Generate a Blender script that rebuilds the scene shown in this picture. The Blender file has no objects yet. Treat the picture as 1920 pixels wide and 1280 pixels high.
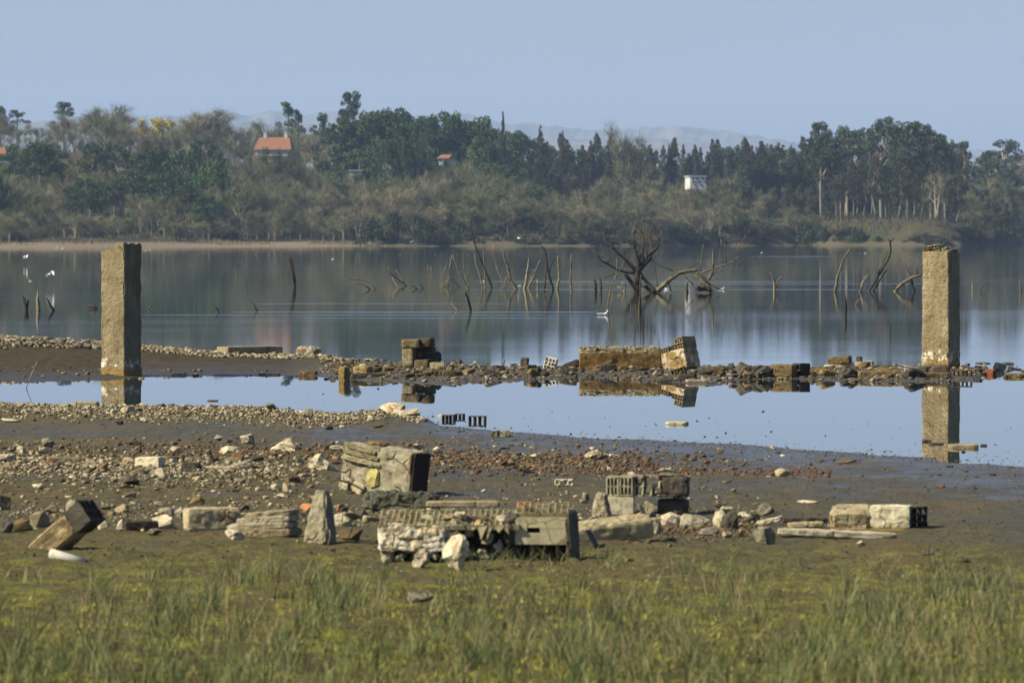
import bpy, bmesh, math, random
import numpy as np
from mathutils import Vector, Matrix, Euler, noise as mnoise

# ---------------------------------------------------------------- camera, world, sun, exposure
scene = bpy.context.scene
F = 10667.0          # focal length in photo pixels (200 mm on 36 mm, 1920 px wide)
Y0 = 438.0           # photo row of the horizon
CH = 2.4             # camera height above the water
PITCH = math.atan((640 - Y0) / F)
cam_d = bpy.data.cameras.new('camera')
cam = bpy.data.objects.new('camera', cam_d)
scene.collection.objects.link(cam)
cam.location = (0, 0, CH)
cam.rotation_euler = (math.pi / 2 - PITCH, 0, 0)
cam_d.lens = 200.0
cam_d.sensor_width = 36.0
cam_d.clip_start = 0.5
cam_d.clip_end = 30000
cam_d.dof.use_dof = True
cam_d.dof.focus_distance = 100.0
cam_d.dof.aperture_fstop = 8.0
scene.camera = cam

SUN_AZ = math.radians(72)      # to the left of the direction back to the camera
SUN_EL = math.radians(40)
sun_vec = Vector((-math.sin(SUN_AZ) * math.cos(SUN_EL), -math.cos(SUN_AZ) * math.cos(SUN_EL), math.sin(SUN_EL)))
world = bpy.data.worlds.new('World')
scene.world = world
world.use_nodes = True
wt = world.node_tree
for n in list(wt.nodes):
    wt.nodes.remove(n)
sky = wt.nodes.new('ShaderNodeTexSky')
sky.sky_type = 'NISHITA'
sky.sun_disc = False
sky.sun_elevation = SUN_EL
sky.sun_rotation = math.atan2(sun_vec.x, sun_vec.y)
sky.air_density = 1.0
sky.dust_density = 1.2
sky.ozone_density = 3.0
tint = wt.nodes.new('ShaderNodeMixRGB')
tint.blend_type = 'MULTIPLY'
tint.inputs[0].default_value = 1.0
tint.inputs[2].default_value = (0.80, 0.90, 1.14, 1)
bg = wt.nodes.new('ShaderNodeBackground')
bg.inputs['Strength'].default_value = 0.068
wo = wt.nodes.new('ShaderNodeOutputWorld')
wt.links.new(sky.outputs[0], tint.inputs[1])
wt.links.new(tint.outputs[0], bg.inputs['Color'])
wt.links.new(bg.outputs[0], wo.inputs['Surface'])

sun_d = bpy.data.lights.new('sun', 'SUN')
sun_d.energy = 5.0
sun_d.angle = math.radians(0.5)
sun_d.color = (1.0, 0.92, 0.76)
sun_o = bpy.data.objects.new('sun', sun_d)
scene.collection.objects.link(sun_o)
sun_o.rotation_euler = sun_vec.to_track_quat('Z', 'Y').to_euler()
sun_o.location = (-30, -10, 60)

scene.view_settings.view_transform = 'Standard'
scene.view_settings.look = 'None'
scene.view_settings.exposure = 0.84
scene.view_settings.gamma = 1.0
scene.render.engine = 'CYCLES'
scene.cycles.max_bounces = 6
scene.cycles.diffuse_bounces = 2
scene.cycles.glossy_bounces = 3
scene.cycles.transmission_bounces = 2
scene.cycles.volume_bounces = 0
scene.cycles.use_denoising = True
scene.cycles.caustics_reflective = False
scene.cycles.caustics_refractive = False

RNG = np.random.default_rng(7)
random.seed(7)
C = scene.collection

# ---------------------------------------------------------------- helpers: objects and tags
def tag(o, label=None, cat=None, group=None, kind=None):
    if label: o['label'] = label
    if cat: o['category'] = cat
    if group: o['group'] = group
    if kind or cat: o['kind'] = kind or 'thing'
    return o

def mesh_of(name, V, Fc, mat=None, smooth=False):
    V = np.asarray(V, dtype=np.float32).reshape(-1, 3)
    me = bpy.data.meshes.new(name)
    if isinstance(Fc, np.ndarray):
        n, k = Fc.shape
        me.vertices.add(len(V)); me.vertices.foreach_set('co', V.ravel())
        me.loops.add(n * k); me.loops.foreach_set('vertex_index', Fc.astype(np.int32).ravel())
        me.polygons.add(n)
        me.polygons.foreach_set('loop_start', np.arange(0, n * k, k, dtype=np.int32))
        me.polygons.foreach_set('loop_total', np.full(n, k, dtype=np.int32))
        me.update(calc_edges=True)
    else:
        me.from_pydata([tuple(map(float, v)) for v in V], [], Fc)
        me.update()
    if smooth:
        me.polygons.foreach_set('use_smooth', np.ones(len(me.polygons), dtype=bool))
    if mat: me.materials.append(mat)
    return me

def link(name, me, parent=None, loc=None, rot=None, scale=None):
    o = bpy.data.objects.new(name, me)
    C.objects.link(o)
    if parent is not None: o.parent = parent
    if loc is not None: o.location = loc
    if rot is not None: o.rotation_euler = rot
    if scale is not None: o.scale = scale if hasattr(scale, '__len__') else (scale,) * 3
    return o

def empty(name, loc, rot=(0, 0, 0), label=None, cat=None, group=None):
    o = link(name, None, None, loc, rot)
    o.empty_display_size = 0.1
    return tag(o, label, cat, group)

# ---------------------------------------------------------------- helpers: noise
def _hash(ix, iy, seed):
    n = (ix.astype(np.int64) * 374761393 + iy.astype(np.int64) * 668265263 + seed * 974634777) & 0xffffffff
    n = ((n ^ (n >> 13)) * 1274126177) & 0xffffffff
    n = n ^ (n >> 16)
    return (n & 0xffffff) / float(0xffffff)

def vnoise(x, y, seed=0):
    x = np.asarray(x, float); y = np.asarray(y, float)
    ix = np.floor(x); iy = np.floor(y)
    fx = x - ix; fy = y - iy
    fx = fx * fx * (3 - 2 * fx); fy = fy * fy * (3 - 2 * fy)
    a = _hash(ix, iy, seed); b = _hash(ix + 1, iy, seed)
    c = _hash(ix, iy + 1, seed); d = _hash(ix + 1, iy + 1, seed)
    return (a + (b - a) * fx) * (1 - fy) + (c + (d - c) * fx) * fy

def fbm(x, y, seed=0, octv=4):
    s = 0; a = 0.5; t = 0
    for k in range(octv):
        s = s + a * vnoise(x * 2 ** k, y * 2 ** k, seed + k * 17); t += a; a *= 0.5
    return s / t * 2 - 1

def sm(t):
    t = np.clip(t, 0, 1)
    return t * t * (3 - 2 * t)

# ---------------------------------------------------------------- photo rays and terrain
FWD = np.array([0, math.cos(PITCH), -math.sin(PITCH)])
UPV = np.array([0, math.sin(PITCH), math.cos(PITCH)])
def ray(px, py):
    return FWD + np.array([1, 0, 0]) * (px - 960) / F + UPV * (640 - py) / F

def P(px, py, D):
    d = ray(px, py)
    t = D / d[1]
    return Vector((d[0] * t, D, CH + d[2] * t))

TAB = dict(
    near=[(-900, 730), (-400, 742), (0, 755), (60, 760), (130, 764), (200, 764), (300, 768), (400, 766), (520, 770), (640, 782), (720, 776), (800, 786), (830, 800), (950, 815), (1250, 829), (1500, 844), (1700, 855), (1920, 874), (2400, 905), (3000, 930)],
    s1=[(-900, 712), (-400, 712), (0, 714), (60, 716), (190, 713), (260, 707), (400, 705), (560, 704), (620, 708), (700, 716), (760, 718), (840, 721), (880, 716), (940, 714), (1000, 712), (1080, 709), (1240, 715), (1330, 722), (1400, 712), (1500, 711), (1540, 716), (1640, 716), (1830, 715), (1845, 706), (1858, 697), (1870, 694), (3000, 694)],
    s2=[(-900, 655), (0, 664), (200, 665), (400, 670), (600, 673), (640, 677), (760, 683), (850, 687), (930, 691), (1000, 691), (1080, 688), (1250, 687), (1320, 690), (1480, 692), (1640, 690), (1830, 691), (1845, 695), (1858, 697), (1870, 697), (3000, 697)],
    crest=[(-900, 0.45), (0, 0.36), (200, 0.26), (400, 0.11), (600, 0.06), (700, 0.04), (3000, 0.035)],
    shore=[(-900, 800), (0, 960), (400, 1040), (650, 1075), (1100, 1075), (1500, 1130), (1800, 1120), (1850, 1150), (1900, 1330), (2300, 1400), (3000, 1400)],
    shelf=[(-900, 0.8), (650, 0.8), (760, 1.6), (1100, 1.8), (1450, 2.6), (1560, 4.6), (1760, 5.0), (1840, 3.0), (3000, 3.0)],
    ridge=[(-900, 22), (0, 21), (300, 20), (600, 17), (900, 13), (1200, 11), (1600, 9), (1800, 7), (3000, 6)],
)
def tab(k, u):
    a = np.array(TAB[k]); return np.interp(u, a[:, 0], a[:, 1])

def uv_of(x, y):
    return 960 + F * x / y, Y0 + F * CH / y

def Dv(v):
    return F * CH / (v - Y0)

def near_z(x, y):
    x = np.asarray(x, float); y = np.asarray(y, float)
    u, v = uv_of(x, y)
    nz = fbm(x * 0.5, y * 0.16, 3)
    d = Dv(tab('near', u)) - y + nz * 1.6 + fbm(x * 2.2, y * 0.7, 5) * 0.7          # metres of land on the camera side of the water edge
    zn = np.where(d > 0, 0.02 * sm(d / 1.5) + 0.07 * (1 - np.exp(-d * 0.04)), np.maximum(d * 0.03, -0.3))
    land = sm(d / 3.0)
    zn = zn + land * (fbm(x * 1.4, y * 0.9, 9, 5) * 0.020 + (np.abs(fbm(x * 5, y * 3.5, 11, 4)) * 0.03 - .006) * (0.4 + 0.6 * sm(d / 8)))
    bank = np.exp(-((v - 782) / 16.0) ** 2) * sm((820 - u) / 120)
    zn = zn + bank * sm(d / 1.5) * 0.07
    mound = np.exp(-((v - 900) / 36.0) ** 2) * sm((640 - u) / 150)
    zn = zn + mound * 0.05
    fore = sm((v - 985) / 90)
    zn = zn + fore * (fbm(x * 3.1, y * 2.3, 21, 4) * 0.035 + np.abs(fbm(x * 9, y * 7, 23, 3)) * 0.03 + 0.01)
    e1 = Dv(tab('s1', u)) ; e2 = Dv(tab('s2', u))
    wob = fbm(x * 1.7, y * 0.6, 31) * 0.9
    d1 = y - e1 + wob
    d2 = e2 - y + wob * 0.7
    w = np.maximum(e2 - e1, 0.2)
    cr = tab('crest', u)
    t = np.clip(d1 / w, 0, 1)
    prof = np.minimum(d1 * 0.022, 0.04) + (cr - 0.03) * sm((t - 0.15) / 0.6) * sm(d2 / 2.2) + fbm(x * 4, y * 2, 41, 4) * 0.02
    zs = np.where((d1 > 0) & (d2 > 0), np.maximum(prof, 0.004), np.maximum(np.minimum(d1, d2) * 0.03, -0.3))
    zs = np.where(w < 0.8, -0.3, zs)
    return np.maximum(zn, zs)

def far_z(x, y):
    x = np.asarray(x, float); y = np.asarray(y, float)
    u = 960 + F * x / y
    Ds = tab('shore', u) + fbm(x * 0.05, y * 0.01, 51) * 14
    dd = y - Ds
    S = tab('shelf', u); R = tab('ridge', u)
    steep = np.where(u > 720, 11.0, 30.0)
    z = S * sm(dd / steep) + (R - S) * sm((dd - 25) / 330) + fbm(x * 0.03, y * 0.02, 53) * 1.4 * sm(dd / 60)
    z = z + 0.12 * sm(dd / 3)
    z = np.where(dd < 0, np.maximum(dd * 0.06, -3.0), z)
    return z * (1 - 0.6 * sm((y - 1900) / 1500))

def ground_z(x, y):
    x = np.asarray(x, float); y = np.asarray(y, float)
    yn = np.maximum(y, 1.0)
    a = near_z(x, np.clip(yn, 12, 160))
    b = far_z(x, np.maximum(yn, 700))
    mid = -0.3 - 2.7 * sm((y - 150) / 120)
    return np.where(y < 150, a, np.where(y < 700, mid, b))

def shore_d(u):
    D = float(tab('shore', u)); x = (u - 960) / F * D
    return D + float(fbm(np.array([x * 0.05]), np.array([D * 0.01]), 51)[0]) * 14

def G(px, py, lo=20.0, hi=150.0):
    """point where the photo ray meets the near ground (or the water level)"""
    d = ray(px, py)
    Ds = np.geomspace(lo, hi, 1200)
    t = Ds / d[1]
    z = CH + d[2] * t
    g = np.maximum(near_z(d[0] * t, Ds), 0.0)
    k = np.argmax(z < g)
    if not (z < g).any(): k = len(Ds) - 1
    return Vector((d[0] * t[k], Ds[k], float(g[k])))

def W(px, py):
    """point on the water level seen at this pixel"""
    d = ray(px, py); t = -CH / d[2]
    return Vector((d[0] * t, d[1] * t, 0.0))

# ---------------------------------------------------------------- helpers: node materials
class NT:
    def __init__(s, name):
        s.m = bpy.data.materials.new(name); s.m.use_nodes = True
        s.t = s.m.node_tree
        for n in list(s.t.nodes): s.t.nodes.remove(n)
        s.out = s.t.nodes.new('ShaderNodeOutputMaterial')
        s.p = s.t.nodes.new('ShaderNodeBsdfPrincipled')
        s.t.links.new(s.p.outputs[0], s.out.inputs['Surface'])
        s._oc = None
    def n(s, typ, **kw):
        nd = s.t.nodes.new(typ)
        for k, v in kw.items(): setattr(nd, k, v)
        return nd
    def L(s, a, b):
        if hasattr(a, 'links'): s.t.links.new(a, b)
        else: b.default_value = a
    def coord(s, which='Object'):
        if s._oc is None: s._oc = s.n('ShaderNodeTexCoord')
        return s._oc.outputs[which]
    def pos(s):
        return s.n('ShaderNodeNewGeometry').outputs['Position']
    def math(s, op, a, b=0.0, c=None, clamp=False):
        nd = s.n('ShaderNodeMath', operation=op); nd.use_clamp = clamp
        s.L(a, nd.inputs[0]); s.L(b, nd.inputs[1])
        if c is not None: s.L(c, nd.inputs[2])
        return nd.outputs[0]
    def map(s, v, scale=(1, 1, 1), loc=(0, 0, 0)):
        nd = s.n('ShaderNodeMapping'); s.L(v, nd.inputs['Vector'])
        nd.inputs['Scale'].default_value = scale; nd.inputs['Location'].default_value = loc
        return nd.outputs[0]
    def noise(s, v, scale=5, detail=4, rough=0.55, dist=0.0):
        nd = s.n('ShaderNodeTexNoise'); s.L(v, nd.inputs['Vector'])
        nd.inputs['Scale'].default_value = scale; nd.inputs['Detail'].default_value = detail
        nd.inputs['Roughness'].default_value = rough; nd.inputs['Distortion'].default_value = dist
        return nd.outputs['Fac']
    def voro(s, v, scale=5, feature='F1', out='Distance'):
        nd = s.n('ShaderNodeTexVoronoi', feature=feature); s.L(v, nd.inputs['Vector'])
        nd.inputs['Scale'].default_value = scale
        return nd.outputs[out]
    def ramp(s, f, lo=0.4, hi=0.6):
        nd = s.n('ShaderNodeMapRange'); nd.interpolation_type = 'SMOOTHSTEP'
        s.L(f, nd.inputs['Value']); nd.inputs['From Min'].default_value = lo; nd.inputs['From Max'].default_value = hi
        return nd.outputs['Result']
    def lerp(s, f, lo, hi):
        nd = s.n('ShaderNodeMapRange'); s.L(f, nd.inputs['Value'])
        nd.inputs['To Min'].default_value = lo; nd.inputs['To Max'].default_value = hi
        return nd.outputs['Result']
    def mix(s, f, a, b, mode='MIX'):
        nd = s.n('ShaderNodeMixRGB', blend_type=mode)
        s.L(f, nd.inputs[0])
        for q, i in ((a, 1), (b, 2)):
            if isinstance(q, tuple) and len(q) == 3: q = q + (1,)
            s.L(q, nd.inputs[i])
        return nd.outputs[0]
    def sep(s, v):
        nd = s.n('ShaderNodeSeparateXYZ'); s.L(v, nd.inputs[0]); return nd.outputs
    def comb(s, x, y, z):
        nd = s.n('ShaderNodeCombineXYZ'); s.L(x, nd.inputs[0]); s.L(y, nd.inputs[1]); s.L(z, nd.inputs[2]); return nd.outputs[0]
    def rnd(s):
        return s.n('ShaderNodeObjectInfo').outputs['Random']
    def island(s):
        return s.n('ShaderNodeNewGeometry').outputs['Random Per Island']
    def bump(s, h, strength=0.5, dist=0.01, normal=None):
        nd = s.n('ShaderNodeBump'); s.L(h, nd.inputs['Height'])
        nd.inputs['Strength'].default_value = strength; nd.inputs['Distance'].default_value = dist
        if normal is not None: s.L(normal, nd.inputs['Normal'])
        return nd.outputs[0]
    def done(s, col, rough=0.9, normal=None, spec=0.3):
        if isinstance(col, tuple) and len(col) == 3: col = col + (1,)
        s.L(col, s.p.inputs['Base Color']); s.L(rough, s.p.inputs['Roughness'])
        s.p.inputs['Specular IOR Level'].default_value = spec
        if normal is not None: s.L(normal, s.p.inputs['Normal'])
        return s.m

def stone_mat(name, cols, scale=9, bump=0.6, bd=0.01, rough=0.9, per='obj', stain=None, stain_lo=.52, spec=0.25, vary=0.35):
    """weathered mineral surface: two or three colours mixed by noise, varied from piece to piece"""
    s = NT(name)
    co = s.coord('Object')
    r = s.rnd() if per == 'obj' else s.island()
    off = s.n('ShaderNodeVectorMath', operation='ADD'); s.L(co, off.inputs[0])
    s.L(s.comb(s.math('MULTIPLY', r, 37.0), s.math('MULTIPLY', r, 11.0), 0.0), off.inputs[1]); co = off.outputs[0]
    n1 = s.noise(co, scale, 5, 0.62)
    c = s.mix(s.ramp(n1, 0.35, 0.65), cols[0], cols[1])
    if stain:
        n2 = s.noise(co, scale * 0.35, 4, 0.6, 0.4)
        c = s.mix(s.ramp(n2, stain_lo, stain_lo + 0.1), c, stain)
    if len(cols) > 2:
        c = s.mix(s.ramp(s.math('FRACT', s.math('MULTIPLY', r, 7.31)), 0.5, 0.7), c, cols[2])
    if per == 'obj' and scale > 2:
        crk = s.n('ShaderNodeTexVoronoi', feature='DISTANCE_TO_EDGE'); wv = s.n('ShaderNodeMixRGB'); wv.inputs[0].default_value = 0.12
        nv = s.n('ShaderNodeTexNoise'); s.L(co, nv.inputs['Vector']); nv.inputs['Scale'].default_value = scale * .8
        s.L(co, wv.inputs[1]); s.L(nv.outputs['Color'], wv.inputs[2]); s.L(wv.outputs[0], crk.inputs['Vector']); crk.inputs['Scale'].default_value = scale * .75
        line = s.math('SUBTRACT', 1.0, s.ramp(crk.outputs['Distance'], 0.0, 0.05))
        line = s.math('MULTIPLY', line, s.ramp(s.noise(co, scale * .6, 2), 0.48, 0.58))
        pit = s.ramp(s.noise(co, scale * 1.9, 5, 0.75), 0.60, 0.68)
        dk = s.math('MAXIMUM', s.math('MULTIPLY', line, 0.75), s.math('MULTIPLY', pit, 0.55))
        c = s.mix(dk, c, s.mix(1.0, c, (0.30, 0.26, 0.18), 'MULTIPLY'))
    else: dk = None
    n3 = s.noise(co, scale * 6, 3, 0.6)
    v = s.math('MULTIPLY', s.lerp(n3, 0.62, 1.16), s.lerp(s.math('FRACT', s.math('MULTIPLY', r, 3.77)), 1 - vary, 1 + vary * 0.6))
    c = s.mix(1.0, c, s.comb(v, v, v), 'MULTIPLY')
    h = s.math('ADD', s.noise(co, scale * 3, 6, 0.65), s.math('MULTIPLY', s.noise(co, scale * 0.9, 3), 1.4))
    if dk is not None: h = s.math('SUBTRACT', h, s.math('MULTIPLY', dk, 1.2))
    return s.done(c, rough, s.bump(h, bump, bd), spec)

CONC = (0.37, 0.30, 0.165); CONC2 = (0.26, 0.205, 0.105)
M_conc = stone_mat('weathered_concrete', [CONC, CONC2], 7, 0.7, 0.012, stain=(0.24, 0.17, 0.07), stain_lo=.58)
M_pale = stone_mat('pale_plaster', [(0.60, 0.52, 0.33), (0.42, 0.34, 0.19)], 11, 0.9, 0.015, stain=(0.33, 0.23, 0.10), stain_lo=.56)
M_cream = stone_mat('cream_render', [(0.60, 0.54, 0.36), (0.54, 0.47, 0.30)], 16, 0.25, 0.004)
M_ceram = stone_mat('buff_ceramic', [(0.33, 0.28, 0.15), (0.24, 0.20, 0.10)], 6, 0.35, 0.006, stain=(0.42, 0.23, 0.09), stain_lo=.62)
M_red = stone_mat('red_clay', [(0.21, 0.105, 0.048), (0.16, 0.085, 0.042)], 14, 0.5, 0.006, per='obj')
M_brown = stone_mat('algae_brown_brick', [(0.155, 0.105, 0.035), (0.10, 0.07, 0.028)], 9, 0.9, 0.014, stain=(0.23, 0.16, 0.05), stain_lo=.55)
M_ochre = stone_mat('ochre_mortar', [(0.24, 0.155, 0.045), (0.16, 0.11, 0.035)], 8, 0.9, 0.014)
M_dark = stone_mat('dark_wet_rubble', [(0.05, 0.042, 0.026), (0.085, 0.068, 0.04)], 9, 0.9, 0.015, rough=0.75)
M_rough = stone_mat('grey_concrete_lump', [(0.28, 0.24, 0.14), (0.18, 0.155, 0.09)], 10, 1.0, 0.02, stain=(0.15, 0.14, 0.09), stain_lo=.52)
M_rock = stone_mat('rubble_stone', [(0.50, 0.43, 0.28), (0.35, 0.29, 0.17), (0.25, 0.19, 0.10)], 13, 0.8, 0.012, stain=(0.28, 0.20, 0.10), stain_lo=.60)
M_drk_rock = stone_mat('dark_stone', [(0.12, 0.09, 0.05), (0.17, 0.13, 0.075), (0.09, 0.075, 0.05)], 13, 0.8, 0.012)
M_gravel = stone_mat('gravel_stone', [(0.44, 0.37, 0.215), (0.27, 0.22, 0.12), (0.15, 0.11, 0.055)], 20, 0.6, 0.008, per='island', vary=0.55)
M_spit = stone_mat('damp_gravel', [(0.27, 0.22, 0.135), (0.19, 0.15, 0.09), (0.085, 0.065, 0.038)], 20, 0.6, 0.008, per='island', vary=0.6)
M_brickbits = stone_mat('brick_rubble', [(0.135, 0.092, 0.042), (0.115, 0.088, 0.045), (0.165, 0.088, 0.04)], 20, 0.6, 0.006, per='island', vary=0.5)
M_clods = stone_mat('mud_clods', [(0.085, 0.065, 0.038), (0.12, 0.09, 0.05), (0.06, 0.05, 0.03)], 20, 0.6, 0.006, per='island', vary=0.5)
M_wood = stone_mat('dead_wood', [(0.26, 0.21, 0.115), (0.13, 0.10, 0.055)], 5, 0.7, 0.01, stain=(0.10, 0.08, 0.045), stain_lo=.55)
M_wood_dark = stone_mat('dark_wet_wood', [(0.07, 0.055, 0.032), (0.04, 0.03, 0.02)], 5, 0.7, 0.01)
M_void = stone_mat('moss_dark', [(0.12, 0.12, 0.05), (0.2, 0.17, 0.08)], 9, 0.9, 0.02)

# pillar: concrete with a brown algae foot, a white crusted band and thin weathering
def pillar_mat(name, foot, crust, seed, tone=1.0):
    s = NT(name)
    co = s.coord('Object'); z = s.sep(co)[2]
    n1 = s.noise(s.map(co, (1, 1, 1), (seed, 0, 0)), 3.2, 6, 0.62)
    c = s.mix(s.ramp(n1, 0.35, 0.68), (0.36, 0.285, 0.15), (0.27, 0.21, 0.105))
    big = s.noise(s.map(co, (1, 1, 0.35), (seed, 3, 0)), 1.9, 4, 0.6, 0.5)
    c = s.mix(s.math('MULTIPLY', s.ramp(big, 0.5, 0.68), 0.6), c, (0.18, 0.135, 0.065))
    pits = s.ramp(s.noise(co, 17, 5, 0.75), 0.58, 0.68)
    c = s.mix(s.math('MULTIPLY', pits, 0.4), c, (0.15, 0.11, 0.06))
    form = s.math('FRACT', s.math('MULTIPLY', s.math('ADD', z, s.math('MULTIPLY', n1, 0.02)), 3.1))
    form = s.math('MULTIPLY', s.math('SUBTRACT', 1.0, s.ramp(form, 0.0, 0.05)), s.ramp(s.noise(co, 2.5, 3), 0.42, 0.6))
    c = s.mix(s.math('MULTIPLY', form, 0.14), c, (0.12, 0.09, 0.045))
    run = s.ramp(s.noise(s.map(co, (9, 9, 0.7), (seed, 5, 0)), 1.0, 4, 0.6), 0.55, 0.7)
    c = s.mix(s.math('MULTIPLY', run, 0.45), c, (0.13, 0.10, 0.05))
    c = s.mix(1.0, c, (tone, tone, tone), 'MULTIPLY')
    wob = s.math('MULTIPLY', s.math('SUBTRACT', s.noise(s.map(co, (1, 1, 1), (seed, 9, 2)), 6, 4), 0.5), 0.28)
    zz = s.math('ADD', z, wob)
    lower = s.ramp(s.math('MULTIPLY', zz, -1.0), -foot - 0.05, -foot + 0.03)
    c = s.mix(s.math('MULTIPLY', lower, 0.9), c, (0.27, 0.17, 0.045))
    band = s.math('MULTIPLY', s.ramp(zz, crust[0], crust[0] + 0.06), s.ramp(s.math('MULTIPLY', zz, -1.0), -crust[1], -crust[1] + 0.08))
    flakes = s.ramp(s.noise(s.map(co, (1, 1, 0.8), (seed, 1, 1)), 10, 6, 0.75), 0.5, 0.56)
    c = s.mix(s.math('MULTIPLY', band, flakes), c, (0.72, 0.66, 0.47))
    wet = s.ramp(s.math('MULTIPLY', z, -1.0), -0.06, -0.01)
    c = s.mix(s.math('MULTIPLY', wet, 0.7), c, (0.09, 0.06, 0.025))
    h = s.math('ADD', s.noise(co, 22, 6, 0.75), s.math('MULTIPLY', s.noise(co, 5, 4), 1.6))
    h = s.math('SUBTRACT', h, s.math('ADD', s.math('MULTIPLY', pits, 0.7), s.math('MULTIPLY', form, 0.12)))
    return s.done(c, 0.92, s.bump(h, 1.0, 0.035), 0.2)

# ---------------------------------------------------------------- ground and water materials
def ground_mat():
    s = NT('lakeshore_ground')
    pos = s.pos(); xyz = s.sep(pos)
    far = s.ramp(xyz[1], 300, 700)
    # screen-independent: wetness follows the height above the water
    n_big = s.noise(s.map(pos, (0.9, 0.35, 0)), 1.0, 5, 0.6)
    n_mid = s.noise(s.map(pos, (1, 0.8, 1)), 6.0, 5, 0.65)
    n_fine = s.noise(pos, 45.0, 4, 0.7)
    c = s.mix(s.ramp(n_mid, 0.35, 0.68), (0.076, 0.067, 0.031), (0.128, 0.110, 0.050))
    c = s.mix(s.math('MULTIPLY', s.ramp(n_big, 0.48, 0.66), 0.6), c, (0.15, 0.11, 0.058))
    c = s.mix(s.math('MULTIPLY', s.ramp(n_fine, 0.55, 0.72), 0.6), c, (0.20, 0.155, 0.09))
    c = s.mix(s.math('MULTIPLY', s.ramp(s.math('SUBTRACT', 1.0, n_fine), 0.55, 0.72), 0.6), c, (0.035, 0.028, 0.017))
    # ochre algae on the spit beyond the pool
    och = s.math('MULTIPLY', s.ramp(xyz[1], 84, 90), s.ramp(s.noise(s.map(pos, (0.5, 0.8, 1)), 2.0, 4, 0.6), 0.45, 0.6))
    och = s.math('MULTIPLY', och, s.ramp(xyz[0], -3.4, -2.6))
    c = s.mix(s.math('MULTIPLY', och, 0.6), c, (0.15, 0.095, 0.03))
    dk = s.math('MULTIPLY', s.ramp(xyz[1], 84, 90), s.ramp(s.math('MULTIPLY', xyz[0], -1.0), 3.2, 4.2))
    dk = s.math('MULTIPLY', dk, s.ramp(s.math('MULTIPLY', xyz[1], -1.0), -200, -150))
    c = s.mix(s.math('MULTIPLY', dk, 0.8), c, s.mix(s.ramp(n_mid, .4, .6), (0.040, 0.032, 0.020), (0.066, 0.050, 0.030)))
    # moss and low weeds in the foreground
    near = s.ramp(s.math('MULTIPLY', xyz[1], -1.0), -46, -38)
    mossn = s.ramp(s.noise(s.map(pos, (1.1, 0.8, 1)), 3.2, 7, 0.75), 0.46, 0.62)
    moss = s.math('MULTIPLY', near, mossn)
    mc = s.mix(s.ramp(s.noise(pos, 18, 4, 0.7), 0.4, 0.6), (0.13, 0.135, 0.030), (0.25, 0.245, 0.042))
    c = s.mix(s.math("MULTIPLY", near, 0.35), c, (0.10, 0.082, 0.036))
    c = s.mix(s.math("MULTIPLY", moss, 0.74), c, mc)
    # far shore: dry leaf litter
    fc = s.mix(s.ramp(s.noise(s.map(pos, (1, 1, 1)), 0.09, 5, 0.7), 0.4, 0.6), (0.062, 0.054, 0.028), (0.046, 0.050, 0.023))
    shelf = s.ramp(s.math('MULTIPLY', xyz[2], -1.0), -1.0, -0.7)
    shelf = s.math('MULTIPLY', shelf, s.lerp(s.ramp(xyz[0], -35, -20), 1.0, 0.25))
    fc = s.mix(s.math('MULTIPLY', shelf, 0.9), fc, (0.19, 0.15, 0.095))
    c = s.mix(far, c, fc)
    # wetness
    wz = s.math('ADD', xyz[2], s.math('MULTIPLY', s.math('SUBTRACT', n_big, 0.5), 0.10))
    wet = s.ramp(s.math('MULTIPLY', wz, -1.0), -0.085, -0.02)
    wet = s.math('MAXIMUM', wet, s.math('MULTIPLY', s.ramp(s.noise(s.map(pos, (0.30, 0.16, 0), (5, 2, 0)), 1.0, 5, 0.65), 0.52, 0.6), s.math('MULTIPLY', s.ramp(xyz[1], 41, 47), 0.6)))
    wet = s.math('MULTIPLY', wet, s.ramp(s.math('MULTIPLY', xyz[1], -1.0), -160, -150))
    wet = s.math('MULTIPLY', wet, s.ramp(s.math('MULTIPLY', xyz[2], -1.0), -0.16, -0.1))
    c = s.mix(s.math('MULTIPLY', wet, 0.55), c, (0.035, 0.030, 0.022))
    rough = s.lerp(wet, 0.95, 0.5)
    film = s.ramp(s.math('MULTIPLY', s.math('ADD', xyz[2], s.math('MULTIPLY', s.math('SUBTRACT', n_mid, 0.5), 0.03)), -1.0), -0.045, -0.02)
    film = s.math('MULTIPLY', film, s.ramp(s.math('MULTIPLY', xyz[1], -1.0), -84, -80))
    rough = s.math('SUBTRACT', rough, s.math('MULTIPLY', film, 0.22))
    sp = s.math('ADD', s.lerp(wet, 0.03, 0.28), s.math('MULTIPLY', film, 0.22)); s.t.links.new(sp, s.p.inputs['Specular IOR Level'])
    h = s.math('ADD', s.math('MULTIPLY', n_mid, 1.2), s.noise(s.map(pos, (1, 0.7, 1)), 22.0, 6, 0.75))
    b = s.bump(h, 1.0, 0.05)
    s.L(c, s.p.inputs['Base Color']); s.L(rough, s.p.inputs['Roughness']); s.L(b, s.p.inputs['Normal'])
    return s.m

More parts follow.
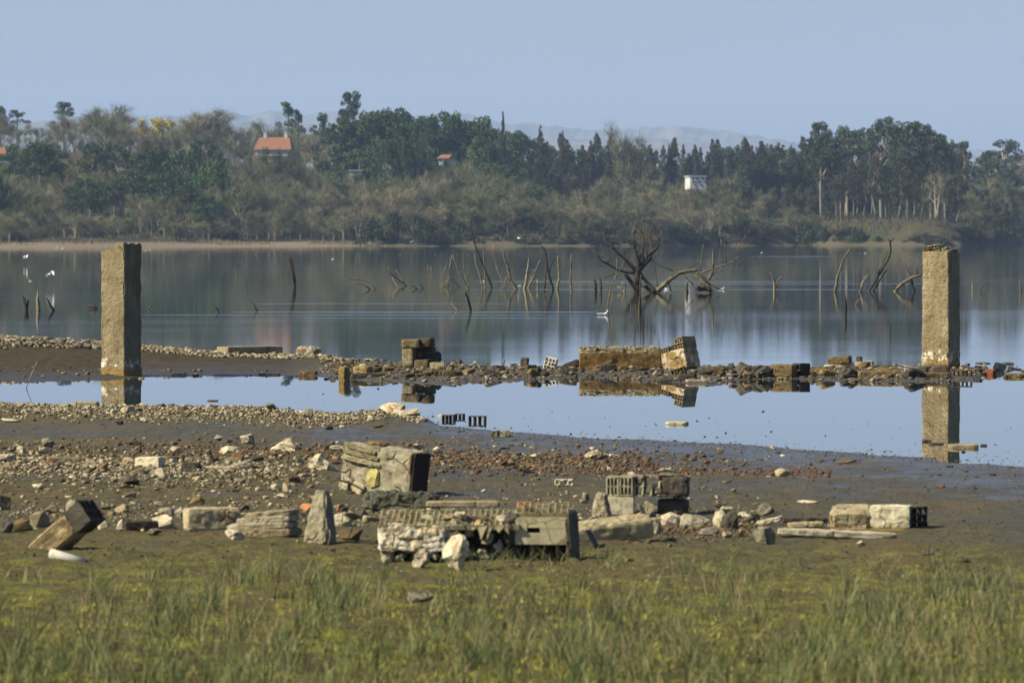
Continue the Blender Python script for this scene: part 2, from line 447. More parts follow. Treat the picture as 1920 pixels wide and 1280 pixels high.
WAKES = [  # centre distance, half thickness (m), x from, x to
    (Dv(585), 0.9, -8.5, 2.6), (Dv(590.5), 0.5, -12, 2.4), (Dv(596), 0.4, -6, 1.2),
    (Dv(528), 1.5, -2, 17), (Dv(543), 0.9, -2, 16), (Dv(481), 3.0, 23, 36), (Dv(532), 1.0, 2, 22),
    (Dv(569), 0.7, -9, 0)]
def water_mat():
    s = NT('lake_water')
    pos = s.pos(); xyz = s.sep(pos)
    lake = s.ramp(xyz[1], 98, 112)
    rightopen = s.math('MULTIPLY', s.ramp(xyz[0], 7.8, 8.6), s.ramp(xyz[1], 88, 100))
    lake = s.math('MAXIMUM', lake, rightopen)
    yy = s.math('ADD', xyz[1], s.math('MULTIPLY', s.math('SUBTRACT', s.noise(s.map(pos, (0.12, 0, 0)), 1.0, 3), 0.5), 2.2))
    tot = None
    for (d, hw, x0, x1) in WAKES:
        k = s.math('SUBTRACT', 1.0, s.math('DIVIDE', s.math('ABSOLUTE', s.math('SUBTRACT', yy, d)), hw), clamp=True)
        k = s.math('MULTIPLY', k, s.ramp(xyz[0], x0 - 1.0, x0 + 2.0))
        k = s.math('MULTIPLY', k, s.ramp(s.math('MULTIPLY', xyz[0], -1.0), -x1 - 0.3, -x1 + 0.6))
        tot = k if tot is None else s.math('MAXIMUM', tot, k)
    brk = s.ramp(s.noise(s.map(pos, (0.25, 1.2, 0)), 1.0, 3, 0.6), 0.3, 0.55)
    tot = s.math('MULTIPLY', tot, brk)
    patch = s.ramp(s.noise(s.map(pos, (0.02, 0.035, 0), (3, 7, 0)), 1.0, 4, 0.6), 0.45, 0.7)
    rl = s.lerp(patch, 0.026, 0.048)
    fine = s.ramp(s.noise(s.map(pos, (0.5, 2.4, 0)), 1.0, 4, 0.7), 0.45, 0.75)
    nearlake = s.math('MULTIPLY', fine, s.ramp(s.math('MULTIPLY', xyz[1], -1.0), -190, -120))
    rl = s.math('ADD', rl, s.math('MULTIPLY', nearlake, 0.022))
    rl = s.math('ADD', rl, s.math('MULTIPLY', tot, 0.22))
    rough = s.math('MULTIPLY', rl, lake)
    h = s.math('ADD', s.noise(s.map(pos, (0.35, 1.6, 0)), 1.0, 4, 0.6), 0)
    mul = s.math('MULTIPLY', h, s.math('MULTIPLY_ADD', lake, 0.9, 0.012))
    b = s.bump(mul, 1.0, 0.0012)
    s.p.inputs['IOR'].default_value = 1.33
    s.L((0.018, 0.024, 0.022, 1), s.p.inputs['Base Color']); s.L(rough, s.p.inputs['Roughness']); s.L(b, s.p.inputs['Normal'])
    s.p.inputs['Specular IOR Level'].default_value = 0.5
    return s.m

# ---------------------------------------------------------------- ground sheet, water sheet
def build_ground():
    v = np.concatenate([np.arange(1560, 1300, -6.0), np.arange(1300, 640, -1.35)])
    ys = Dv(v)
    ys = np.concatenate([[8, 14, 18], ys, np.geomspace(ys[-1] * 1.01, 900, 50)[0:], np.arange(903, 1500, 4.0), np.geomspace(1510, 12900, 80)])
    ys = np.unique(ys)
    s = np.linspace(-1, 1, 620)
    s = np.sign(s) * (np.abs(s) * 0.55 + 0.45 * np.abs(s) ** 3)
    hw = ys * 0.15 + 7
    X = s[None, :] * hw[:, None]; Y = np.repeat(ys[:, None], len(s), 1)
    Z = ground_z(X, Y)
    V = np.stack([X, Y, Z], -1).reshape(-1, 3)
    nr, nc = len(ys), len(s)
    i = (np.arange(nr - 1)[:, None] * nc + np.arange(nc - 1)[None, :]).ravel()
    Fc = np.stack([i, i + 1, i + nc + 1, i + nc], 1)
    o = link('ground', mesh_of('ground', V, Fc, ground_mat(), smooth=True))
    tag(o, kind='structure')

def build_water():
    ys = np.array([40.0, 60, 80, 95, 110, 140, 200, 300, 500, 800, 1200, 1700])
    s = np.linspace(-1, 1, 9)
    hw = ys * 0.15 + 7
    X = s[None, :] * hw[:, None]; Y = np.repeat(ys[:, None], len(s), 1)
    V = np.stack([X, Y, X * 0], -1).reshape(-1, 3)
    nr, nc = len(ys), len(s)
    i = (np.arange(nr - 1)[:, None] * nc + np.arange(nc - 1)[None, :]).ravel()
    Fc = np.stack([i, i + 1, i + nc + 1, i + nc], 1)
    tag(link('water', mesh_of('water', V, Fc, water_mat())), kind='structure')

build_ground()
build_water()

def build_wakes():
    # low ripple ridges left by the swimming gull and the wind, real relief on the water
    s = NT('ripple_water'); s.p.inputs['IOR'].default_value = 1.33
    M = s.done((0.018, 0.024, 0.022), 0.2, None, .5)
    r = np.random.default_rng(17); V = []; Fc = []
    for (d, hw, x0, x1) in WAKES:
        for q in range(5):
            dd = d + r.uniform(-.8, .8) * hw; a = r.uniform(x0, x0 + (x1 - x0) * .5) if q else x0; b = r.uniform(a + (x1 - a) * .4, x1) if q else x1
            n = int(max(12, (b - a) * 3)); xs = np.linspace(a, b, n)
            yy = dd + (vnoise(xs * .25, xs * 0 + q, 5) - .5) * hw * .9
            w = hw * .16 * (.5 + vnoise(xs * .8, xs * 0 + q, 6)) * np.sin(np.linspace(0.05, math.pi - .05, n)) ** .5
            w = w * (vnoise(xs * .6, xs * 0 + q + d, 9) > .22)
            h = w * .04
            o = len(V)
            for i in range(n): V += [(xs[i], yy[i] - w[i], -.0005), (xs[i], yy[i], h[i]), (xs[i], yy[i] + w[i], -.0005)]
            for i in range(n - 1):
                k = o + 3 * i; Fc += [(k, k + 3, k + 4, k + 1), (k + 1, k + 4, k + 5, k + 2)]
    tag(link('water_ripples', mesh_of('water_ripples', V, Fc, M, True)), kind='structure')
build_wakes()

# ---------------------------------------------------------------- far hills in the haze
def build_hills():
    s = NT('far_wooded_hill')
    pos = s.pos()
    n = s.noise(s.map(pos, (1, 0.5, 1)), 0.012, 6, 0.7)
    c = s.mix(s.ramp(n, 0.4, 0.6), (0.07, 0.08, 0.06), (0.13, 0.13, 0.09))  # colours lightened and dulled to soften contrast; part of the haze is painted in
    m = s.done(c, 0.95)
    prof = [(-900, 232), (-300, 222), (0, 226), (200, 228), (300, 214), (380, 212), (425, 207), (470, 213), (505, 207), (560, 216), (600, 206), (650, 205), (720, 210), (800, 214), (860, 210), (900, 216), (950, 228), (1010, 232), (1060, 236), (1130, 244), (1185, 240), (1230, 238), (1280, 234), (1340, 241), (1400, 247), (1450, 256), (1500, 266), (1560, 272), (1700, 276), (1800, 279), (1900, 283), (2100, 290), (3000, 300)]
    pa = np.array(prof)
    for k, (D1, off, wv) in enumerate([(11000, 0, 2000), (8800, 19, 1600)]):
        ys = np.linspace(D1 - wv, D1 + 500, 26)
        us = np.linspace(-500, 2450, 900)
        U, Yy = np.meshgrid(us, ys)
        X = (U - 960) / F * D1 * (Yy / D1)
        top = np.interp(U if k == 0 else (U * 0.8 + 330), pa[:, 0], pa[:, 1]) + off + fbm(U * 0.012, U * 0 + k * 7, 61 + k) * 6
        top = top + 5
        zt = CH + (Y0 - top) * D1 / F
        e = np.clip((Yy - (D1 - wv)) / wv, 0, 1)
        Z = zt * sm(e) * np.where(Yy > D1, 1 - (Yy - D1) / 1200, 1)
        Z = Z + (fbm(X * 0.06, Yy * 0.03, 71 + k, 4) * 5.0 + fbm(X * 0.02, Yy * 0.01, 73 + k) * 5.0) * sm(e * 3)
        V = np.stack([X, Yy, Z], -1).reshape(-1, 3)
        nr, nc = U.shape
        i = (np.arange(nr - 1)[:, None] * nc + np.arange(nc - 1)[None, :]).ravel()
        Fc = np.stack([i, i + 1, i + nc + 1, i + nc], 1)
        tag(link('hills', mesh_of('hills', V, Fc, m, smooth=True)), kind='structure')
build_hills()

# ---------------------------------------------------------------- haze: one closed box of even thin air
def build_haze(dens=0.000075):
    x0, x1, y0, y1, z0, z1 = -2100, 2100, -60, 13200, -6, 330
    V = [(x, y, z) for x in (x0, x1) for y in (y0, y1) for z in (z0, z1)]
    Fc = [(0, 1, 3, 2), (4, 6, 7, 5), (0, 4, 5, 1), (2, 3, 7, 6), (0, 2, 6, 4), (1, 5, 7, 3)]
    me = mesh_of('haze', V, Fc)
    m = bpy.data.materials.new('haze_air'); m.use_nodes = True
    t = m.node_tree
    for n in list(t.nodes): t.nodes.remove(n)
    o = t.nodes.new('ShaderNodeOutputMaterial'); v = t.nodes.new('ShaderNodeVolumePrincipled')
    v.inputs['Color'].default_value = (0.54, 0.71, 1.0, 1)
    v.inputs['Density'].default_value = dens
    v.inputs['Anisotropy'].default_value = 0.0
    t.links.new(v.outputs[0], o.inputs['Volume'])
    me.materials.append(m)
    ob = link('haze', me)
    tag(ob, kind='stuff')
build_haze()

# ================================================================ far shore: trees, bushes, houses
def tube_arrays(path, radii, sides=5):
    """tapered tube along a polyline, returns V, quads"""
    path = [Vector(p) for p in path]
    V = []; Fc = []
    n = len(path)
    up = Vector((0.13, 0.31, 0.94))
    for i, p in enumerate(path):
        t = (path[min(i + 1, n - 1)] - path[max(i - 1, 0)])
        if t.length < 1e-9: t = Vector((0, 0, 1))
        t.normalize()
        a = t.cross(up)
        if a.length < 0.05: a = t.cross(Vector((1, 0, 0)))
        a.normalize(); b = t.cross(a)
        for k in range(sides):
            th = 2 * math.pi * k / sides
            V.append(p + (a * math.cos(th) + b * math.sin(th)) * radii[i])
    for i in range(n - 1):
        for k in range(sides):
            k2 = (k + 1) % sides
            Fc.append((i * sides + k, i * sides + k2, (i + 1) * sides + k2, (i + 1) * sides + k))
    return V, Fc

class MB:
    def __init__(s): s.V = []; s.F = []
    def add(s, V, Fc):
        o = len(s.V); s.V.extend([tuple(v) for v in V]); s.F.extend([tuple(i + o for i in f) for f in Fc])
        return s
    def tube(s, path, radii, sides=5, cap=True):
        V, Fc = tube_arrays(path, radii, sides)
        n = len(path)
        if cap:
            Fc.append(tuple(range(sides))[::-1]); Fc.append(tuple(range((n - 1) * sides, n * sides)))
        return s.add(V, Fc)
    def box(s, c, d, rot=None):
        V = []
        for x in (-.5, .5):
            for y in (-.5, .5):
                for z in (-.5, .5):
                    v = Vector((x * d[0], y * d[1], z * d[2]))
                    if rot is not None: v = rot @ v
                    V.append(v + Vector(c))
        return s.add(V, [(0, 1, 3, 2), (4, 6, 7, 5), (0, 4, 5, 1), (2, 3, 7, 6), (0, 2, 6, 4), (1, 5, 7, 3)])
    def mesh(s, name, mat, smooth=False):
        return mesh_of(name, s.V, s.F, mat, smooth)

def leaf_cloud(centers, radii, n_per, size, rng, squash=0.75, elong=1.6):
    """leaf-sized triangles spread through clumps"""
    out = []
    for c, r in zip(centers, radii):
        n = max(4, int(n_per * (r ** 1.6)))
        d = rng.normal(size=(n, 3)); d /= np.linalg.norm(d, axis=1)[:, None]
        rad = r * rng.uniform(0.35, 1.0, n) ** 0.5
        p = np.array(c) + d * rad[:, None] * np.array([1, 1, squash])
        a = rng.normal(size=(n, 3)); a /= np.linalg.norm(a, axis=1)[:, None]
        b = np.cross(a, rng.normal(size=(n, 3))); b /= np.linalg.norm(b, axis=1)[:, None]
        sz = size * rng.uniform(0.6, 1.3, n)[:, None]
        out.append(np.stack([p - a * sz * elong * .5, p + a * sz * elong * .5, p + b * sz * .8], 1))
    T = np.concatenate(out).reshape(-1, 3)
    return T, np.arange(len(T)).reshape(-1, 3)

def twig_cloud(centers, dirs, n, length, width, spread, rng):
    """thin slivers fanning out from branch ends"""
    k = rng.integers(0, len(centers), n)
    c = np.array(centers)[k]; d = np.array(dirs)[k]
    p = c + rng.normal(size=(n, 3)) * spread * rng.uniform(0.3, 1.0, n)[:, None]
    v = d + rng.normal(size=(n, 3)) * 0.55; v[:, 2] += 0.25
    v /= np.linalg.norm(v, axis=1)[:, None]
    L = length * rng.uniform(0.4, 1.2, n)[:, None]
    w = np.cross(v, rng.normal(size=(n, 3))); w /= np.linalg.norm(w, axis=1)[:, None]
    w = w * width
    T = np.stack([p - w, p + w, p + v * L], 1).reshape(-1, 3)
    return T, np.arange(len(T)).reshape(-1, 3)

def leaf_mat(name, c1, c2, c3=None, vary=0.35, scale=0.5, tipz=None):
    s = NT(name)
    co = s.coord('Object'); r = s.rnd()
    off = s.n('ShaderNodeVectorMath', operation='ADD'); s.L(co, off.inputs[0]); s.L(s.comb(s.math('MULTIPLY', r, 91.0), 0.0, 0.0), off.inputs[1])
    c = s.mix(s.ramp(s.noise(off.outputs[0], scale, 4, 0.65), 0.38, 0.62), c1, c2)
    isl = s.island()
    if c3: c = s.mix(s.ramp(s.math('FRACT', s.math('MULTIPLY', r, 5.7)), 0.45, 0.8), c, c3)
    if tipz:
        c = s.mix(s.math('MULTIPLY', s.ramp(s.math('ADD', s.sep(co)[2], s.math('MULTIPLY', isl, 4.0)), tipz[0], tipz[1]), 0.75), c, tipz[2])
    v = s.math('MULTIPLY', s.lerp(isl, 0.6, 1.4), s.lerp(s.math('FRACT', s.math('MULTIPLY', r, 3.3)), 1 - vary, 1 + vary))
    c = s.mix(1.0, c, s.comb(v, v, v), 'MULTIPLY')
    return s.done(c, 0.8, None, 0.15)

ML_pine = leaf_mat('pine_needles', (0.026, 0.056, 0.014), (0.055, 0.092, 0.022))
ML_euc = leaf_mat('eucalyptus_leaves', (0.036, 0.060, 0.024), (0.075, 0.098, 0.036))
ML_con = leaf_mat('plantation_needles', (0.030, 0.046, 0.020), (0.055, 0.068, 0.028), tipz=(11, 17, (0.115, 0.075, 0.038)))
ML_col = leaf_mat('young_eucalyptus_leaves', (0.040, 0.055, 0.024), (0.075, 0.082, 0.032), (0.062, 0.052, 0.028))
ML_bare = leaf_mat('bare_twigs', (0.150, 0.143, 0.066), (0.092, 0.108, 0.042), (0.188, 0.168, 0.090), vary=0.22)
ML_bush = leaf_mat('shrub_twigs', (0.105, 0.100, 0.050), (0.060, 0.074, 0.030), (0.13, 0.115, 0.062), vary=0.25)
ML_dkbush = leaf_mat('evergreen_leaves', (0.028, 0.040, 0.018), (0.050, 0.060, 0.024))
ML_yel = leaf_mat('mimosa_blossom', (0.42, 0.32, 0.02), (0.26, 0.23, 0.03), vary=0.1)
M_trunk = stone_mat('tree_bark', [(0.19, 0.16, 0.105), (0.12, 0.10, 0.065)], 1.2, 0.2, 0.02)
M_trunk_pale = stone_mat('pale_bark', [(0.34, 0.29, 0.20), (0.24, 0.20, 0.135)], 1.2, 0.2, 0.02)

def branch_tree(rng, H, R, z0, nl1=7, nl2=4, r0=0.16, fork=0.2):
    """trunk with two orders of limbs; returns MB and the twig start points"""
    mb = MB(); ends = []; dirs = []
    lean = rng.normal(size=2) * 0.04 * H
    tp = [(0, 0, 0), (lean[0] * .3, lean[1] * .3, H * .3), (lean[0] * .7, lean[1] * .7, H * .6), (lean[0], lean[1], H * .9)]
    mb.tube(tp, [r0, r0 * .8, r0 * .5, r0 * .12], 5)
    tpa = np.array(tp)
    for i in range(nl1):
        t = z0 + (0.85 - z0) * (i + rng.uniform(0, .8)) / nl1
        zz = t * H; c = np.array([np.interp(zz, tpa[:, 2], tpa[:, 0]), np.interp(zz, tpa[:, 2], tpa[:, 1]), zz])
        az = i * 2.4 + rng.uniform(-.5, .5)
        el = rng.uniform(0.5, 1.0)
        Ln = R * (1.15 - 0.5 * t) * rng.uniform(.8, 1.15)
        d = np.array([math.cos(az) * math.cos(el), math.sin(az) * math.cos(el), math.sin(el)])
        m = c + d * Ln * .55 + rng.normal(size=3) * .05 * R
        e = m + (d + np.array([0, 0, .35])) * Ln * .5
        mb.tube([c, m, e], [r0 * .38, r0 * .22, r0 * .07], 4, False)
        ends += [m, e]; dirs += [d, d]
        for j in range(nl2):
            q = c + (e - c) * rng.uniform(.3, .95)
            d2 = d + rng.normal(size=3) * .6; d2[2] += .3; d2 /= np.linalg.norm(d2)
            e2 = q + d2 * Ln * rng.uniform(.3, .55)
            mb.tube([q, e2], [r0 * .14, r0 * .05], 3, False)
            ends.append(e2); dirs.append(d2); ends.append((q + e2) / 2); dirs.append(d2)
    ends.append(np.array(tp[-1])); dirs.append(np.array([0, 0, 1.0]))
    return mb, ends, dirs

PROTO = {}
def add_proto(kind, H, Wd, trunk, crown):
    co = np.empty(len(crown.vertices) * 3, dtype=np.float32); crown.vertices.foreach_get('co', co); co = co.reshape(-1, 3)
    H = float(np.percentile(co[:, 2], 99.7)); Wd = float(np.percentile(co[:, 0], 99) - np.percentile(co[:, 0], 1))
    PROTO.setdefault(kind, []).append((H, Wd, trunk, crown))

rg = np.random.default_rng(11)
for k in range(5):      # bare broadleaf trees
    mb, e, d = branch_tree(rg, 9.0, 3.6, 0.22, 10, 4, 0.21)
    V, Fc = twig_cloud(e, d, 3300, 1.4, 0.024, 0.55, rg)
    add_proto('bare', 9.6, 7.0, mb.mesh('trunk', M_trunk), mesh_of('crown', V, Fc, ML_bare))
for k in range(3):      # pale stemmed bare trees
    mb = MB(); E = []; Dd = []
    for q in range(rg.integers(2, 4)):
        m2, e, d = branch_tree(rg, 7.0, 1.7, 0.25, 7, 2, 0.15)
        a = rg.uniform(0, 6.28); lx = math.cos(a) * .16; ly = math.sin(a) * .16
        m2.V = [(v[0] + v[2] * lx, v[1] + v[2] * ly, v[2]) for v in m2.V]
        e = [np.array([p[0] + p[2] * lx, p[1] + p[2] * ly, p[2]]) for p in e]
        mb.add(m2.V, m2.F); E += e; Dd += d
    V, Fc = twig_cloud(E, Dd, 1300, 0.9, 0.016, 0.35, rg)
    add_proto('pale', 7.4, 4.5, mb.mesh('trunk', M_trunk_pale), mesh_of('crown', V, Fc, ML_bare))
for k in range(5):      # round-headed pines
    H = 12.0; mb = MB()
    lean = rg.normal(size=2) * .5
    mb.tube([(0, 0, 0), (lean[0] * .4, lean[1] * .4, 5), (lean[0], lean[1], 10.5)], [.26, .2, .07], 6)
    cs = []; rs = []
    for i in range(44):
        a = rg.uniform(0, 6.28); h = rg.uniform(0, 1)
        rr = 3.7 * math.sqrt(max(0.06, 1 - (h * 1.5 - .55) ** 2)) * rg.uniform(.45, 1.05)
        c = np.array([lean[0] + math.cos(a) * rr, lean[1] + math.sin(a) * rr, 5.0 + h * 6.3])
        cs.append(c); rs.append(rg.uniform(.75, 1.25) * (1.1 - .35 * h))
        if i % 2 == 0:
            z1 = max(3.5, c[2] - rg.uniform(1, 2.2)); x1 = lean[0] * z1 / 10.5; y1 = lean[1] * z1 / 10.5
            mb.tube([(x1, y1, z1), tuple(c)], [.09, .03], 3, False)
    V, Fc = leaf_cloud(cs, rs, 120, .26, rg)
    add_proto('pine', 12.3, 8.6, mb.mesh('trunk', M_trunk), mesh_of('crown', V, Fc, ML_pine))
for k in range(2):      # lone umbrella pine: bare stem, small layered head
    mb = MB(); mb.tube([(0, 0, 0), (.2, 0, 6), (0, 0, 11.5)], [.2, .16, .06], 6)
    cs = []; rs = []
    for i in range(17):
        a = rg.uniform(0, 6.28); h = rg.uniform(0, 1); rr = (2.6 - 1.5 * h) * rg.uniform(.2, 1)
        c = (math.cos(a) * rr, math.sin(a) * rr, 8.6 + h * 3.2); cs.append(c); rs.append(rg.uniform(.5, .85))
        mb.tube([(0, 0, c[2] - .9), c], [.06, .02], 3, False)
    V, Fc = leaf_cloud(cs, rs, 150, .22, rg, .6)
    add_proto('umbrella', 12.4, 5.6, mb.mesh('trunk', M_trunk), mesh_of('crown', V, Fc, ML_pine))
for k in range(4):      # tall old eucalyptus: forked limbs carrying separate clumps
    mb = MB(); cs = []; rs = []
    mb.tube([(0, 0, 0), (.3, .1, 6), (.1, 0, 12), (0, 0, 17)], [.38, .3, .2, .08], 6)
    for i in range(34):
        a = rg.uniform(0, 6.28); h = min(rg.uniform(0, 1), .9)
        rr = 3.9 * math.sqrt(max(.04, 1 - (h * 1.45 - .5) ** 2)) * rg.uniform(.5, 1.1)
        c = np.array([math.cos(a) * rr, math.sin(a) * rr, 9.0 + h * 9.5])
        cs.append(c); rs.append(rg.uniform(.8, 1.35))
        z1 = max(5, c[2] - rg.uniform(2, 4)); mb.tube([(.1, 0, z1), tuple((np.array([.1, 0, z1]) + c) / 2 + np.array([0, 0, .3])), tuple(c)], [.12, .08, .03], 3, False)
        cs.append(c + rg.normal(size=3) * .5 - np.array([0, 0, .5])); rs.append(rg.uniform(.5, .8))
    V, Fc = leaf_cloud(cs, rs, 130, .27, rg, .7)
    add_proto('euc', 19.3, 8.8, mb.mesh('trunk', M_trunk_pale), mesh_of('crown', V, Fc, ML_euc))
for k in range(4):      # pointed plantation conifers
    mb = MB(); mb.tube([(0, 0, 0), (0, 0, 13.6)], [.2, .03], 5)
    cs = []; rs = []
    for i in range(95):
        h = rg.uniform(0, 1) ** .85; a = rg.uniform(0, 6.28); rr = (1 - h) ** .75 * 2.7 * rg.uniform(.3, 1.1)
        cs.append((math.cos(a) * rr, math.sin(a) * rr, 2.6 + h * 11.2)); rs.append(.3 + .85 * (1 - h) * rg.uniform(.6, 1.1))
    V, Fc = leaf_cloud(cs, rs, 150, .22, rg, .8)
    add_proto('conifer', 14.0, 5.0, mb.mesh('trunk', M_trunk), mesh_of('crown', V, Fc, ML_con))
for k in range(4):      # slender plantation eucalyptus with visible stems
    mb = MB(); b = rg.normal() * .3
    mb.tube([(0, 0, 0), (b, 0, 6), (0, 0, 14.5)], [.17, .13, .03], 5)
    cs = []; rs = []
    for i in range(64):
        h = rg.uniform(0, 1); a = rg.uniform(0, 6.28); rr = 2.0 * math.sqrt(max(.05, 1 - (h * 1.5 - .6) ** 2)) * rg.uniform(.3, 1.1)
        cs.append((math.cos(a) * rr, math.sin(a) * rr, 5.2 + h * 10.2)); rs.append(rg.uniform(.45, .85))
    V, Fc = leaf_cloud(cs, rs, 130, .22, rg, 1.0)
    add_proto('slender', 15.6, 4.0, mb.mesh('trunk', M_trunk_pale), mesh_of('crown', V, Fc, ML_col))
for k in range(4):      # leafless shrubs
    mb = MB(); E = []; Dd = []
    for q in range(16):
        a = rg.uniform(0, 6.28); el = rg.uniform(.35, 1.4); L = rg.uniform(1.2, 2.6)
        d = np.array([math.cos(a) * math.cos(el), math.sin(a) * math.cos(el), math.sin(el)])
        mb.tube([(0, 0, 0), tuple(d * L * .6), tuple(d * L + np.array([0, 0, .2]))], [.05, .03, .01], 3, False)
        E += [d * L * .45, d * L * .75, d * L]; Dd += [d, d, d]
    V, Fc = twig_cloud(E, Dd, 2600, .8, .018, .42, rg)
    add_proto('bush', 3.1, 5.2, mb.mesh('trunk', M_trunk), mesh_of('crown', V, Fc, ML_bush))
for k in range(3):      # dark evergreen shrubs on the bank
    mb = MB(); cs = []; rs = []
    for q in range(22):
        a = rg.uniform(0, 6.28); r = rg.uniform(0, 2.2); z = rg.uniform(.5, 2.6) * (1 - r / 4)
        cs.append((math.cos(a) * r, math.sin(a) * r, z)); rs.append(rg.uniform(.45, .8))
        mb.tube([(0, 0, 0), cs[-1]], [.05, .02], 3, False)
    V, Fc = leaf_cloud(cs, rs, 130, .2, rg, .9)
    add_proto('evergreen', 3.1, 5.2, mb.mesh('trunk', M_trunk), mesh_of('crown', V, Fc, ML_dkbush))
mb, e, d = branch_tree(rg, 6.5, 3.2, 0.25, 8, 3, 0.12)
cs = [p for p in e[::2]]; rs = [rg.uniform(.5, .8) for _ in cs]
V, Fc = leaf_cloud(cs, rs, 260, .2, rg)
add_proto('mimosa', 7.2, 7.0, mb.mesh('trunk', M_trunk), mesh_of('crown', V, Fc, ML_yel))

NAMES = dict(bare='broadleaf_tree', pale='birch_tree', pine='pine_tree', umbrella='pine_tree', euc='eucalyptus_tree', conifer='conifer_tree', slender='eucalyptus_tree', bush='shrub', evergreen='shrub', mimosa='mimosa_tree')
CATS = dict(bush='shrub', evergreen='shrub')
rt = np.random.default_rng(23)
def plant(kind, px, top, D, label, group=None, w=None, minh=1.5, base_z=None, sq=None):
    x = (px - 960) / F * D
    zb = float(far_z(np.array([x]), np.array([D]))[0]) if base_z is None else base_z
    zt = CH + (Y0 - top) * D / F
    h = zt - zb
    if h < minh: return None
    H, Wd, tr, cr = PROTO[kind][int(rt.integers(len(PROTO[kind])))]
    sz = h / H
    sx = (w * D / F / Wd) if w else sz * rt.uniform(.85, 1.2)
    if w is None:
        sx = min(max(sx, .75 if kind in ('bare', 'pine', 'conifer', 'slender') else 0), 1.35); sx = max(sx, sz * .7)
    root = empty(NAMES[kind], (x, D, zb - 0.15), (0, 0, rt.uniform(0, 6.28)), label, CATS.get(kind, 'tree'), group)
    root.scale = (sx, sx, sz)
    link('trunk', tr, root); link('crown', cr, root)
    return root

SKY = np.array([(-300, 215), (0, 212), (40, 226), (80, 222), (150, 204), (190, 198), (230, 199), (270, 216), (320, 214), (370, 204), (410, 203), (450, 219), (520, 222), (570, 232), (620, 238), (700, 216), (740, 207), (800, 212), (850, 213), (900, 224), (950, 240), (1000, 256), (1100, 262), (1180, 262), (1250, 270), (1300, 264), (1370, 263), (1450, 268), (1500, 264), (1550, 254), (1600, 250), (1640, 236), (1690, 236), (1750, 252), (1780, 268), (1800, 292), (1840, 300), (1870, 280), (1920, 280), (2300, 280)])
def skyline(u): return np.interp(u, SKY[:, 0], SKY[:, 1])
def spot(u):
    marks = [(0, 'orange-roofed house'), (215, 'notched pillar'), (420, 'round pines'), (515, 'orange tiled roof'), (660, 'tallest eucalyptus'), (750, 'white pine-grove house'), (1010, 'drowned saplings'), (1190, 'drowned tree'), (1305, 'white building'), (1604, 'lattice mast'), (1765, 'brick-topped pillar'), (1880, 'hazy inlet')]
    return min(marks, key=lambda m: abs(m[0] - u))[1]
ADJ = dict(bare='leafless grey brown tree', pale='slim pale stemmed bare tree', pine='dark round-headed pine', euc='tall clumpy eucalyptus', conifer='pointed dark conifer with reddish top', slender='slender plantation eucalyptus', bush='leafless brown shrub', evergreen='dark evergreen shrub')
# parts of the photograph that stay open: x0, x1, y0, y1, distance of what shows there
OPEN = [(8, 122, 262, 326, 1130), (140, 246, 262, 312, 1120), (262, 434, 272, 345, 1120), (108, 232, 330, 402, 1080), (210, 430, 312, 362, 1095), (345, 425, 350, 415, 1076),
        (258, 334, 214, 242, 1300), (714, 800, 296, 334, 1222), (474, 556, 252, 284, 1235), (1284, 1326, 322, 347, 1175), (202, 240, 302, 317, 1210), (-20, 24, 270, 304, 1195), (822, 850, 288, 303, 1245), (655, 682, 318, 328, 1230)]
def filler(kind, u, top, D, row):
    hw = 20 if kind in ('bare', 'pine') else 12
    for (x0, x1, y0, y1, dd) in OPEN:
        if x0 - hw < u < x1 + hw and D < dd: top = max(top, y1 - 4 + rt.uniform(0, 8))
    where = 'at the water edge' if row == 0 else 'low on the slope' if row < 2 else 'halfway up the slope' if row < 5 else 'on the wooded skyline'
    grp = ADJ[kind] + 's ' + where
    return plant(kind, u, top, D, f'{ADJ[kind]} {where}, behind the {spot(u)}', grp + ', behind the ' + spot(u))

